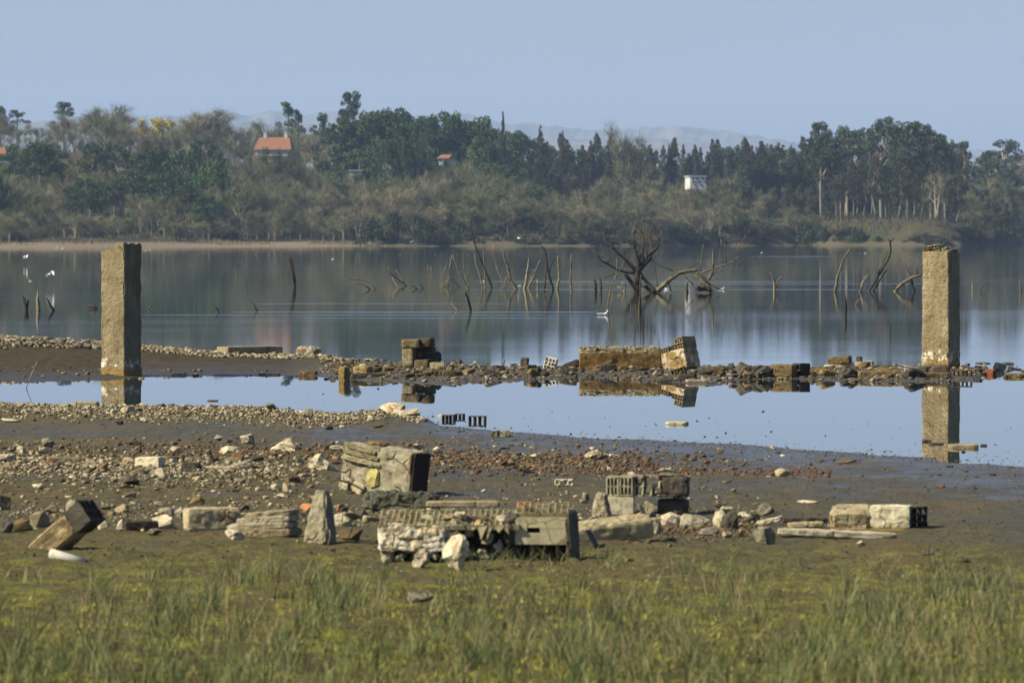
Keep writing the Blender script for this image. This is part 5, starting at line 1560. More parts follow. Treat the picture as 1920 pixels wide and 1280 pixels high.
# leaning hollow block at the left
def leaning_hollow():
    p = G(118, 1032); s = pxm(p)
    root = empty('leaning_hollow_block', tuple(p + Vector((0, .15, .0))), (0, A(-38), A(-26)), 'ribbed hollow block tipped on its corner, its open end black', 'hollow block')
    m = stone_mat('ribbed_clay', [(0.40, 0.31, 0.15), (0.30, 0.22, 0.10)], 10, .5, .006, stain=(0.40, 0.20, 0.08), stain_lo=.58)
    w, h, d = 104 * s, 46 * s, .22
    V, Fc = block((w, d, h), 63, 16, .007, .09)
    link('body', mesh_of('body', V, Fc, m), root)
    for k in range(9):      # extruded ribs along the clay face
        z = h * (.12 + .095 * k)
        link('rib', MB().tube([(-w * .46, -d / 2 - .001, z), (0, -d / 2 - .005, z + .002), (w * .46, -d / 2 - .001, z)], [.004, .0045, .004], 5).mesh('rib', m), root)
    V, Fc = hollow_brick(d, .16, h, 3, 2, .014)
    place('open_end', (V, Fc), M_dark, None, A(90), parent=root, loc=(w / 2 + .081, 0, 0))
    place('mortar_lump', hull((.16, .22, .14), 4, 16, 2, .02), M_rough, None, parent=root, loc=(w / 2 + .03, .02, h + .01))
    place('mortar_lump', hull((.2, .24, .12), 14, 18, 2, .02), M_dark, None, parent=root, loc=(w / 2 + .09, .0, h * .1))
    place('mortar_lump', hull((.12, .1, .05), 24, 14, 2, .01), M_brown, None, parent=root, loc=(-.02, -.02, h + .005))
    place('mortar_lump', hull((.12, .2, .1), 5, 16, 2, .014), M_dark, None, parent=root, loc=(w / 2 + .12, .0, h * .6))
leaning_hollow()
# white pipe piece
def pipe():
    p = G(130, 1050); s = pxm(p)
    m = MB(); V = []; n = 12; L = 72 * s; ro, ri = .036, .030
    for (x, r) in ((0, ro), (L, ro * .8), (L, ri * .8), (0, ri)):
        for k in range(n):
            a = 6.2832 * k / n; V.append((x, r * math.cos(a), r * math.sin(a)))
    Fc = [(i * n + k, i * n + (k + 1) % n, ((i + 1) % 4) * n + (k + 1) % n, ((i + 1) % 4) * n + k) for i in range(4) for k in range(n)]
    o = link('plastic_pipe', mesh_of('plastic_pipe', V, Fc, stone_mat('dull_white_plastic', [(0.50, 0.48, 0.38), (0.42, 0.39, 0.29)], 8, .1, .002, vary=.05), True), None, (p.x - L / 2, p.y, p.z + .05), (0, A(14), A(-12)))
    tag(o, 'off-white piece of pipe lying in the grass before the leaning hollow block', 'pipe')
pipe()

# ---------------------------------------------------------------- front wall fragment of perforated clay
def front_fragment():
    p = G(893, 1050); s = pxm(p)
    root = empty('wall_fragment', (p.x, p.y + .1, p.z - .02), (0, 0, A(-3)), 'largest wall fragment in front, honeycombed clay top over crumbling white plaster', 'wall fragment')
    X = lambda px: (px - 893) * s
    hz = 92 * s
    # perforated clay top seen from its cells, lying on its side
    t = .0085; w = X(975) - X(712); nx, nz = 24, 6; dep = .38
    V, Fc = hollow_brick(w, .035, dep, nx, nz, .0075, 0, 4, .0012)
    place('clay_top', (V, Fc), M_ceram, None, 0, (A(-76), 0), parent=root, loc=((X(712) + X(975)) / 2, -.15, hz - .092))
    # white plaster front, crumbling towards the middle
    bm = MB()
    place('plaster_face', block((X(838) - X(712), .17, 50 * s), 101, 18, .014, .06), stone_mat('bright_plaster', [(0.74, 0.67, 0.48), (0.60, 0.48, 0.27)], 9, 1, .02, stain=(0.42, 0.29, 0.12), stain_lo=.56), None, parent=root, loc=((X(712) + X(838)) / 2, -.07, 22 * s))
    place('plaster_foot', block((.09, .14, 48 * s), 102, 10, .014, .16), M_pale, None, parent=root, loc=(X(727), -.02, 0))
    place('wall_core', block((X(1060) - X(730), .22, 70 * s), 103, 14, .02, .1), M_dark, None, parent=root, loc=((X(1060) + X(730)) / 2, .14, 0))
    r = random.Random(8)
    lumps = [(915, 40, .1, .12), (938, 22, .12, .13), (905, 12, .12, .1), (955, 48, .08, .1), (790, 10, .13, .16), (765, 22, .1, .1), (806, 34, .12, .14), (838, 44, .13, .12), (856, 66, .13, .12), (826, 60, .1, .1), (880, 52, .1, .1), (778, 2, .1, .12), (815, 8, .09, .12), (865, 84, .1, .08), (902, 66, .09, .1), (750, 4, .09, .08)]
    for k, (x, z, a, b) in enumerate(lumps):
        place('mortar_lump', hull((a, .14, b), 120 + k, 16, 2, .012), M_pale if k % 3 else M_rock, None, parent=root, loc=(X(x), -.075 + r.uniform(-.02, .03), z * s + .02))
    for k in range(9):
        place('mortar_lump', hull((r.uniform(.08, .2), r.uniform(.08, .16), r.uniform(.03, .06)), 330 + k, 14, 2, .008), [M_ceram, M_rock, M_rough][k % 3], None, 0, (A(14), 0), parent=root, loc=(X(r.uniform(760, 1050)), r.uniform(-.08, .12), hz - .045 + r.uniform(0, .02)))
    # torn webs between plaster and smooth panel
    for k in range(5):
        x0 = X(888 + k * 16 + 6 * math.sin(k * 2.3)); dz = hz - .085
        V = [(x0 - .024, -.155, dz), (x0 + .026, -.155, dz), (x0 + .002, -.165, dz - (.05 + .04 * ((k * 3) % 4) / 2)), (x0 - .024, -.05, dz), (x0 + .026, -.05, dz), (x0 + .002, -.06, dz - (.05 + .04 * ((k * 3) % 4) / 2))]
        rw = random.Random(k); V = [(a + rw.uniform(-.022, .022), b + rw.uniform(-.01, .01), c + rw.uniform(-.035, .03) * (i in (2, 5)) + rw.uniform(-.008, .004)) for i, (a, b, c) in enumerate(V)]
        link('clay_web', mesh_of('clay_web', V, [(0, 2, 1), (3, 4, 5), (0, 1, 4, 3), (0, 3, 5, 2), (1, 2, 5, 4)], M_ceram), root)
    place('wall_core', block((.10, .2, .22), 140, 8, .012, .12), M_dark, None, parent=root, loc=(X(962), -.02, 34 * s))
    # smooth clay panel with a hole
    x0, x1 = X(968), X(1066); z0, z1 = 36 * s, hz - .022
    xs = [x0, x0 + (x1 - x0) * .22, x0 + (x1 - x0) * .47, x1]; zs = [z0, z0 + (z1 - z0) * .42, z0 + (z1 - z0) * .62, z1]
    V, Fc = holed(xs, zs, [[1, 1, 1], [1, 0, 1], [1, 1, 1]], .05, .0012, 3)
    place('smooth_panel', (V, Fc), stone_mat('smooth_clay', [(0.50, 0.43, 0.24), (0.42, 0.36, 0.19)], 9, .25, .004), None, parent=root, loc=(0, -.095, 0))
    V, Fc = hollow_brick(x1 - x0, .06, .30, 8, 5, .008, 0, 6, .001)
    place('clay_top', (V, Fc), M_ceram, None, 0, (A(-78), 0), parent=root, loc=((x0 + x1) / 2, -.085, hz - .02))
    # legs under the panel and the dark end
    for k, x in enumerate((975, 998, 1022, 1046)):
        place('clay_leg', block((.025, .12, 38 * s), 150 + k, 5, .004, .1), M_ceram if k % 2 else M_dark, None, parent=root, loc=(X(x), .0, 0))
    place('end_plate', block((.04, .34, hz + .015), 160, 8, .006, .08), M_dark, None, A(-8), (0, A(-3)), parent=root, loc=(X(1076), .04, 0))
    place('back_board', block((X(930) - X(790), .14, .04), 161, 8, .004, .06), M_conc, None, parent=root, loc=(X(862), .36, hz + .03))
    place('back_board', block((.2, .1, .03), 162, 8, .004, .06), M_conc, None, parent=root, loc=(X(1000), .34, hz + .01))
front_fragment()
p = G(856, 1066); s = pxm(p)
place('boulder', hull((58 * s, .2, 78 * s), 301, 22, 3, .014, .4), M_pale, p + Vector((0, 0, .12)), A(10), (0, A(10)), 'egg-shaped pale boulder leaning on the front of the largest wall fragment', 'boulder')
p = G(790, 1064)
place('boulder', hull((34 * s, .14, 50 * s), 302, 18, 3, .012, .4), M_pale, p + Vector((0, 0, .07)), A(0), (0, A(22)), 'tall narrow pale stone propped before the white plaster face', 'stone')
p = G(872, 985); 
place('plaster_shard', block((30 * s, .05, 56 * s), 303, 8, .004, .1, taper=.35), M_rough, Vector((G(893, 1050).x + (874 - 893) * s, G(893, 1050).y - .06, .12)), A(20), (A(-8), A(-24)), 'grey plaster shard standing diagonally against the honeycombed fragment', 'plaster shard')

# broad pale slab and dark triangular brick right of it
p = G(1150, 1012); s = pxm(p)
place('clay_slab', block((150 * s, .3, 38 * s), 311, 16, .006, .08, top_rough=.01), M_ceram, p + Vector((0, .15, 0)), A(9), (A(8), A(-7)), 'broad ribbed clay slab sloping up towards the hollow brick stack', 'slab')
def tri_brick():
    p = G(1103, 1026); s = pxm(p)
    V = [(-.06, -.06, 0), (.065, -.06, 0), (-.01, -.06, .13), (-.06, .1, 0), (.065, .1, 0), (-.01, .1, .13)]
    Fc = [(0, 2, 1), (3, 4, 5), (0, 3, 5, 2), (1, 2, 5, 4), (0, 1, 4, 3)]
    tag(link('brick_shard', mesh_of('brick_shard', V, Fc, M_dark), None, tuple(p), (0, 0, A(-15))), 'dark triangular shard between the largest fragment and the clay slab', 'brick')
tri_brick()

# ---------------------------------------------------------------- stack of perforated bricks
def brick_stack():
    p = G(1220, 965); s = pxm(p)
    base = place('cut_block', block((52 * s, .2, 34 * s), 321, 9, .003, .03), stone_mat('ribbed_cream', [(0.62, 0.54, 0.34), (0.57, 0.48, 0.29)], 20, .3, .004), Vector((p.x + (1163 - 1220) * s, p.y + .1, p.z)), A(-4), (0, A(1)), 'clean cream block carrying the perforated bricks', 'block')
    root = empty('perforated_brick_row', (p.x, p.y + .12, p.z + 33 * s), (0, 0, A(-7)), 'row of greenish perforated bricks still mortared together, partly broken open', 'brick row')
    M = stone_mat('greenish_clay', [(0.36, 0.32, 0.19), (0.25, 0.23, 0.12)], 10, .5, .005)
    X = lambda px: (px - 1220) * s
    place('hollow_brick', hollow_brick(24 * s, .26, 36 * s, 3, 2, 3.2 * s, 0, 1, .0008), M, None, parent=root, loc=(X(1151), 0, 0))
    place('hollow_brick', hollow_brick(25 * s, .26, 37 * s, 3, 2, 3.2 * s, 0, 2, .0008), M, None, parent=root, loc=(X(1177), 0, 0))
    place('hollow_brick', hollow_brick(50 * s, .24, 38 * s, 3, 2, 3.4 * s, .12, 9, .006), M, None, 0, (0, A(2)), parent=root, loc=(X(1215), .01, 0))
    place('solid_end', block((52 * s, .25, 40 * s), 322, 10, .006, .07), M_dark, None, parent=root, loc=(X(1266), .01, -3 * s))
    place('mortar_lump', hull((.3, .2, .05), 323, 16, 2, .008), M_void, None, parent=root, loc=(X(1250), .0, 38 * s))
    place('mortar_lump', block((.24, .22, .13), 324, 8, .01, .1), M_dark, None, parent=root, loc=(X(1262), .06, -36 * s))
    place('curled_tile', block((.10, .04, .10), 325, 6, .004, .1), M_ceram, None, 0, (0, A(32)), parent=root, loc=(X(1212), -.08, -32 * s))
    # leaning plaster pair at the left of the stack
    q = G(1120, 970)
    place('plaster_slab', block((20 * s, .1, 48 * s), 331, 8, .006, .14), M_pale, q, A(-20), (0, A(12)), 'cream plaster slab leaning left beside the clean cream block', 'plaster slab')
    place('plaster_slab', block((16 * s, .1, 40 * s), 332, 8, .006, .14), M_pale, q + Vector((18 * s, -.03, 0)), A(-20), (0, A(-14)), 'second cream plaster slab, leaning right onto its neighbour', 'plaster slab')
brick_stack()
for (x, yb, w, h, roll, m, nx, lab) in [(1058, 911, 34, 10, 0, M_cream, 4, 'small cream perforated brick lying alone on the mud'), (1038, 958, 40, 15, -22, M_cream, 3, 'cream perforated brick tipped up behind the largest wall fragment')]:
    p = G(x, yb); s = pxm(p)
    place('hollow_brick', hollow_brick(w * s, .13, h * s, nx, 1, h * s * .2), m, p, A(-6), (0, A(roll)), lab, 'brick', dz=.01)

# ---------------------------------------------------------------- right-hand slabs
def right_slabs():
    p = G(1640, 994); s = pxm(p)
    root = empty('fallen_wall_piece', tuple(p + Vector((0, .16, -.01))), (0, 0, A(-10)), 'fallen wall piece with a smooth scooped face and a dark ribbed end', 'wall piece')
    X = lambda px: (px - 1640) * s
    place('scooped_part', block((80 * s, .24, 40 * s), 341, 14, .006, .16), M_conc, None, 0, (A(14), 0), parent=root, loc=(X(1600), 0, 4 * s))
    place('bright_part', block((76 * s, .26, 42 * s), 342, 12, .006, .05), stone_mat('bright_render', [(0.66, 0.59, 0.38), (0.56, 0.48, 0.27)], 8, .5, .008, stain=(0.46, 0.35, 0.14), stain_lo=.55), None, parent=root, loc=(X(1674), 0, 5 * s))  # render with ochre stains, paler in base colour than the scooped part
    V, Fc = hollow_brick(.24, .04, 44 * s, 3, 3, .012)
    place('ribbed_end', (V, Fc), M_dark, None, A(62), parent=root, loc=(X(1722), .02, 0))
    place('plaster_edge', hull((.06, .18, .16), 9, 14, 2, .01), M_pale, None, parent=root, loc=(X(1559), -.02, .05))
    place('mortar_base', block((180 * s, .26, 7 * s), 343, 10, .006, .1), M_ochre, None, parent=root, loc=(X(1650), -.02, -.01))
    q = G(1570, 1010)
    place('board', block((215 * s, .15, 13 * s), 345, 16, .006, .12), stone_mat('weathered_board', [(0.56, 0.49, 0.32), (0.44, 0.37, 0.22)], 5, .6, .008), q + Vector((0, .05, .02)), A(-3), (0, A(2.4)), 'long weathered board-like slab lying before the fallen wall piece', 'slab')
    q = G(1512, 990)
    place('slab', block((66 * s, .16, 10 * s), 346, 10, .005, .1), M_conc, q + Vector((0, .1, .01)), A(-3), (0, A(-2)), 'short slab lying behind the left end of the long board-like one', 'slab')
    q = G(1520, 978)
    place('slab', block((110 * s, .12, 9 * s), 347, 10, .005, .1), M_dark, q + Vector((0, .1, 0)), A(3), (0, 0), 'dark low slab reaching left from the fallen wall piece', 'slab')
    q = G(1445, 986)
    place('slab', block((50 * s, .12, 9 * s), 348, 10, .005, .1), M_rock, q + Vector((0, .1, .02)), A(-8), (0, A(-14)), 'pale-rimmed slab tilted beneath the bent grey rock', 'slab')
right_slabs()
# tan bricks of the rubble field
for (x, yb, w, h, dep, yaw, roll, m, lab) in [(281, 877, 54, 20, .14, -28, -2, 'cream', 'tan ribbed brick standing in the pale rubble field'), (118, 870, 62, 14, .12, 6, 4, 'conc', 'long grey brick lying in the pale rubble, left of the tan one'), (410, 884, 60, 10, .12, 4, 0, 'pale', 'white flat slab over a dark gap, right of the tan ribbed brick'), (358, 884, 34, 18, .12, -10, 0, 'dark', 'dark hollow piece left of the white flat slab'), (455, 880, 40, 14, .1, 5, -18, 'pale', 'white splinter propped up at the end of the rubble field'), (262, 998, 66, 22, .14, 16, 0, 'dark', 'dark flat block between round tan stone and pale angular one')]:
    p = G(x, yb); s = pxm(p)
    place('brick', block((w * s, dep, h * s), int(x), 8, .004, .07), MATS[m], p + Vector((0, dep / 2, 0)), A(yaw), (0, A(roll)), lab, 'brick')

# ================================================================ loose stones
def stone_protos(n, seed, flat=1.0):
    out = []
    for k in range(n):
        V, Fc = hull((1, .9, .62 * flat), seed + k, 11)
        tris = []
        for f in Fc:
            for i in range(1, len(f) - 1): tris.append((f[0], f[i], f[i + 1]))
        out.append((np.array(V), np.array(tris)))
    return out
PR = stone_protos(12, 500); PRF = stone_protos(8, 560, .45)
def shard_protos(n):
    out = []
    for k in range(n):
        V, Fc = block((1, .5 + .07 * k, .3 + .05 * (k % 4)), 800 + k, 2, .03, .12, taper=.1 * (k % 3), shear=.15 * (k % 2))
        tr = [t for f in Fc for t in ((f[0], f[1], f[2]), (f[0], f[2], f[3]))]
        V = np.array(V); V[:, 2] -= .15; c, s_ = math.cos(.25 * (k % 3)), math.sin(.25 * (k % 3))
        out.append((np.stack([V[:, 0] * c - V[:, 2] * s_, V[:, 1], V[:, 0] * s_ + V[:, 2] * c], 1), np.array(tr)))
    return out
SH = shard_protos(7)
PR = PR + SH[:4]; PRF = PRF + SH

def gravel(name, us, vs, size_px, mat, label, seed, prot=PR, sink=.12, zfun=None):
    """one object of uncountable stones at photo-derived ground spots"""
    r = np.random.default_rng(seed)
    n = len(us); y = Dv(vs); x = (us - 960) / F * y
    z = (zfun or near_z)(x, y)
    k = z > -.02
    x, y, z = x[k], y[k], z[k]; s = (size_px[k]) * y / F; n = len(x)
    which = r.integers(0, len(prot), n); VV = []; FF = []; o = 0
    for w in range(len(prot)):
        i = np.where(which == w)[0]
        if not len(i): continue
        V, T = prot[w]
        a = r.uniform(0, 6.28, len(i)); c, sn = np.cos(a), np.sin(a)
        sc = s[i][:, None, None] * np.stack([r.uniform(.7, 1.25, len(i)), r.uniform(.6, 1.1, len(i)), r.uniform(.55, 1.2, len(i))], 1)[:, None, :]
        P_ = V[None] * sc
        X = P_[..., 0] * c[:, None] - P_[..., 1] * sn[:, None] + x[i][:, None]
        Y = P_[..., 0] * sn[:, None] + P_[..., 1] * c[:, None] + y[i][:, None]
        Z = P_[..., 2] + z[i][:, None] + s[i][:, None] * sink
        VV.append(np.stack([X, Y, Z], -1).reshape(-1, 3))
        FF.append((T[None] + (np.arange(len(i)) * len(V))[:, None, None] + o).reshape(-1, 3)); o += len(i) * len(V)
    ob = link(name, mesh_of(name, np.concatenate(VV), np.concatenate(FF), mat))
    tag(ob, label, 'gravel', kind='stuff')

rs_ = np.random.default_rng(99)
def sizes(n, lo, hi, p=1.9): return lo + (hi - lo) * rs_.uniform(0, 1, n) ** p
# near gravel bank
def bank_uv(n):
    u = rs_.uniform(-80, 800, n); top = tab('near', u)
    sp = np.interp(u, [-80, 300, 500, 640, 800], [40, 36, 40, 26, 8])
    v = top + 3 + rs_.beta(1.6, 2.6, n) * sp
    return u, v
u, v = bank_uv(7500); gravel('gravel', u, v, sizes(len(u), 2.5, 12), M_gravel, 'pale shingle along the near edge of the pool', 1)
# pale rubble field
def rubble_uv(n):
    u = rs_.beta(1.2, 1.5, n) * 640 - 30
    v = 893 + rs_.normal(size=n) * 17 + (u - 250) * .028 + vnoise(u * .02, u * 0, 4) * 14
    return u, v
u, v = rubble_uv(4200); gravel('gravel', u, v, sizes(len(u), 3, 15), M_gravel, 'pale rubble strewn across the mud at left', 2)
u = rs_.uniform(-30, 640, 1500); v = 858 + rs_.normal(size=1500) * 11
gravel('brick_rubble', u, v, sizes(len(u), 3, 14), M_brickbits, 'reddish brick crumbs above the pale rubble', 3, PRF)
u = rs_.normal(size=3400) * 190 + 960; v = 874 + rs_.normal(size=3400) * 14 - np.abs(u - 960) * .012 + (u - 900) * .03
k = (u > 600) & (u < 1560); u, v = u[k], v[k]
gravel('brick_rubble', u, v, sizes(len(u), 3, 14), M_brickbits, 'band of brown and red brick crumbs beyond the large blocks', 4, PRF)
u = rs_.uniform(1080, 1560, 500); v = 893 + rs_.normal(size=500) * 4
gravel('brick_rubble', u, v, sizes(len(u), 4, 12), M_red, 'thin line of red brick chips on the mud', 5, PRF)
# front row debris
u = rs_.uniform(-40, 1430, 2300); v = 985 + rs_.normal(size=2300) * 17 - 8 * np.exp(-((u - 300) / 300) ** 2)
gravel('rubble', u, v, sizes(len(u), 3, 15), M_gravel, 'small stones lying between the blocks of the front row', 6)
u = rs_.uniform(1060, 1440, 1500); v = 1008 + rs_.normal(size=1500) * 11
gravel('brick_rubble', u, v, sizes(len(u), 4, 14), M_brickbits, 'orange brick crumbs below the hollow brick stack', 7)
# clods over the mud
n = 15000; u = rs_.uniform(-150, 2080, n); v = 800 + rs_.uniform(0, 1, n) ** .8 * 290
kk = v > tab('near', u) + 3; cl = vnoise(u * .02, v * .06, 77)
kk &= cl + rs_.uniform(-.3, .3, n) > .38
gravel('mud_clods', u[kk], v[kk], sizes(kk.sum(), 2, 9, 3), M_clods, 'dark clods and flakes of mud scattered over the flat', 8, PRF, .05)
n = 1500; u = rs_.uniform(-100, 2050, n); v = rs_.uniform(820, 1100, n)
gravel('pebbles', u, v, sizes(n, 2, 6, 3), M_gravel, 'stray pebbles scattered over the mud', 9)
# stony bank on the spit at left
n = 11000; u = rs_.uniform(-120, 640, n)
e1, e2 = Dv(tab('s1', u)), Dv(tab('s2', u))
wd = np.interp(u, [-120, 200, 260, 500, 640], [10.0, 7.5, 6.0, 4.5, 3.0])
yy = e2 - .2 - rs_.beta(1.2, 1.9, n) * wd
vv = Y0 + F * CH / yy
pale = (u > 262) | (rs_.uniform(0, 1, n) < .22)
gravel('shingle', u[~pale], vv[~pale], sizes((~pale).sum(), 3, 17), M_spit, 'damp brown shingle heaped on the lake side of the spit', 10, PRF)
gravel('shingle', u[pale], vv[pale], sizes(pale.sum(), 3, 15), M_gravel, 'pale shingle heaped right of the notched pillar', 11)
# brown litter along the spit
n = 4200; u = rs_.uniform(600, 1850, n); e1, e2 = Dv(tab('s1', u)), Dv(tab('s2', u))
yy = e1 + rs_.uniform(.0, 1, n) * (e2 - e1); vv = Y0 + F * CH / yy
gravel('rubble', u, vv, sizes(n, 2.5, 15, 2.6), M_spit, 'wet brown rubble forming the low ledge between lake and pool', 12, PRF)
n = 260; u = rs_.uniform(-60, 600, n); vv = rs_.uniform(698, 712, n)
gravel('rubble', u, vv, sizes(n, 2.5, 12, 3), M_spit, 'dark bits of rubble on the muddy edge of the spit', 13, PRF)
# wet crumbs on both sides of the waterline
n = 5200; u = rs_.uniform(760, 1990, n); v = tab('near', u) + rs_.normal(size=n) * 7 + 3
gravel('mud_clods', u, v, sizes(n, 1.5, 6, 3), M_clods, 'crumbs of wet mud along the waterline of the pool', 21, PRF, .02, lambda x, y: np.maximum(near_z(x, y), -.004))
n = 1100; u = rs_.uniform(-40, 1500, n); v = rs_.uniform(835, 1010, n) + 8 * np.sin(u * .02)
k = rs_.uniform(0, 1, n) < np.clip(1.25 - u / 1500, .15, 1)
gravel('rubble', u[k], v[k], sizes(k.sum(), 5, 17, 2), stone_mat('mixed_rubble', [(0.24, 0.18, 0.09), (0.15, 0.11, 0.06), (0.40, 0.34, 0.21)], 20, .6, .008, per='island', vary=.55), 'mixed brown rubble scattered between the drifts', 22, PR, .02)
# bits floating or standing in the shallows
n = 260; u = rs_.uniform(560, 1950, n); v = tab('near', u) - rs_.uniform(0, 1, n) ** 2 * 70 - 1
gravel('floating_bits', u, v, sizes(n, 1.5, 6, 3.2), M_clods, 'dark specks of weed and wood afloat at the muddy pool edge', 14, PRF, 0, lambda x, y: x * 0 + .002)
n = 60; u = rs_.uniform(1830, 1990, n); v = rs_.uniform(682, 712, n)
gravel('floating_bits', u, v, sizes(n, 3, 16, 2), M_spit, 'wet stones just awash at the right end of the ledge', 15, PRF, 0, lambda x, y: x * 0 + .0)

# the larger loose stones, one object each (meshes shared)
ROCKS = [mesh_of('stone', *hull((1, .85, .72), 700 + k, 14, 1, .02), None) for k in range(14)]
def rock_me(k, mat, cache={}):
    key = (k, mat.name)
    if key not in cache:
        m = ROCKS[k].copy(); m.materials.clear(); m.materials.append(mat); cache[key] = m
    return cache[key]
def loose(n, gen, lo, hi, mats, label, group, seed, flat=1.0):
    r = np.random.default_rng(seed)
    us, vs = gen(n)
    for i in range(n):
        y = Dv(vs[i]); x = (us[i] - 960) / F * y; z = float(near_z(np.array([x]), np.array([y]))[0])
        if z < -.01: continue
        s = y / F; w = r.uniform(lo, hi) * s
        o = link('stone', rock_me(int(r.integers(14)), mats[int(r.integers(len(mats)))]), None, (x, y, z + w * .14 * flat), (r.uniform(-.3, .3), r.uniform(-.3, .3), r.uniform(0, 6.28)), (w, w * r.uniform(.7, 1.1), w * r.uniform(.5, .95) * flat))
        tag(o, label, 'stone', group)
loose(42, bank_uv, 12, 22, [M_pale, M_rock, M_rock, M_drk_rock], 'larger stone among the shingle by the pool edge, below the pillar reflection and boulders', 'larger stones in the shingle by the pool', 1)
loose(62, rubble_uv, 13, 26, [M_pale, M_rock, M_pale, M_drk_rock, M_red], 'larger stone amid the pale rubble strewn on the mud at left', 'larger stones in the pale rubble', 2)
loose(30, lambda n: (rs_.uniform(640, 1400, n), 872 + rs_.normal(size=n) * 13), 11, 22, [M_drk_rock, M_red, M_rock], 'larger crumb in the brown and red brick band beyond the blocks', 'larger crumbs in the brick band', 3, .6)
loose(28, lambda n: (rs_.uniform(0, 1420, n), 984 + rs_.normal(size=n) * 12), 18, 36, [M_rock, M_rough, M_drk_rock, M_pale], 'loose stone lying between the blocks of the front row', 'loose stones between the front blocks', 4)
def spit_uv(n):
    u = rs_.uniform(-30, 600, n); yy = Dv(tab('s2', u)) - rs_.uniform(.4, 3.4, n); return u, Y0 + F * CH / yy
loose(40, spit_uv, 12, 22, [M_rock, M_pale, M_drk_rock], 'larger stone on the stony bank either side of the notched pillar', 'larger stones on the stony bank', 5)
def ledge_uv(n):
    u = rs_.uniform(850, 1840, n); e1, e2 = Dv(tab('s1', u)), Dv(tab('s2', u)); return u, Y0 + F * CH / (e1 + rs_.uniform(.1, .8, n) * (e2 - e1))
loose(36, ledge_uv, 13, 30, [M_brown, M_dark, M_drk_rock, M_ochre], 'wet brown lump on the low ledge between lake and pool', 'wet lumps on the low ledge', 6, .6)
SHM = [mesh_of('brick', *block((1, .55, .36), 850 + k, 4, .02, .16, taper=.12 * (k % 3), shear=.12 * (k % 2)), None) for k in range(6)]
def shards(n, gen, lo, hi, mats, label, group, seed):
    r = np.random.default_rng(seed); us, vs = gen(n); cache = {}
    for i in range(n):
        y = Dv(vs[i]); x = (us[i] - 960) / F * y; z = float(near_z(np.array([x]), np.array([y]))[0])
        if z < -.02: continue
        w = r.uniform(lo, hi) * y / F; k = int(r.integers(6)); mt = mats[int(r.integers(len(mats)))]
        if (k, mt.name) not in cache:
            m = SHM[k].copy(); m.materials.append(mt); cache[(k, mt.name)] = m
        o = link('brick', cache[(k, mt.name)], None, (x, y, z - w * .04), (r.uniform(-.35, .35), r.uniform(-.4, .4), r.uniform(-.9, .9)), (w, w * r.uniform(.6, 1), w * r.uniform(.7, 1.3)))
        tag(o, label, 'brick', group)
shards(44, ledge_uv, 16, 40, [M_brown, M_dark, M_ochre, M_dark, M_drk_rock], 'broken wet brick in the jumble along the low ledge between lake and pool', 'broken bricks along the low ledge', 31)
shards(16, lambda n: (rs_.uniform(610, 860, n), rs_.uniform(698, 714, n)), 12, 26, [M_brown, M_ochre, M_dark], 'broken brown brick on the spit around the tall brickwork', 'broken bricks around the tall brickwork', 32)
shards(40, rubble_uv, 12, 32, [M_rock, M_brown, M_drk_rock, M_red, M_conc], 'broken brick piece half sunk in the pale rubble field', 'broken bricks in the pale rubble field', 33)
shards(26, lambda n: (rs_.uniform(620, 1350, n), 874 + rs_.normal(size=n) * 14), 10, 24, [M_red, M_brown, M_drk_rock], 'broken brick piece in the brown and red crumb band', 'broken bricks in the crumb band', 34)
shards(26, lambda n: (rs_.uniform(0, 1400, n), 986 + rs_.normal(size=n) * 14), 16, 40, [M_rock, M_brown, M_drk_rock, M_rough, M_conc], 'broken piece of brick wedged between the front row blocks', 'broken bricks between the front blocks', 35)
for k, (x, yb, w, h, m, lab) in enumerate([(652, 678, 22, 10, 'pale', 'white lump at the lake edge above the ochre block'), (690, 677, 26, 7, 'pale', 'flat white stone at the lake edge right of the white lump'), (890, 683, 9, 10, 'cream', 'round cream knob by the lake, right of the tall brickwork'), (905, 689, 18, 10, 'rough', 'grey stone by the round cream knob'), (943, 677, 9, 7, 'cream', 'cream ring-like pebble in the lake right of the knob'), (861, 679, 16, 9, 'brown', 'brown stone in the lake just right of the tall brickwork'), (968, 690, 16, 10, 'rough', 'pale wedge stone before the short ribbed stub')]):
    p = G(x, yb) if yb > 684 else W(x, yb); s = pxm(p)
    place('stone', hull((w * s, w * s * .8, h * s * 1.3), 400 + k, 14, 1, .006), MATS[m], p + Vector((0, 0, h * s * .25)), label=lab, cat='stone')

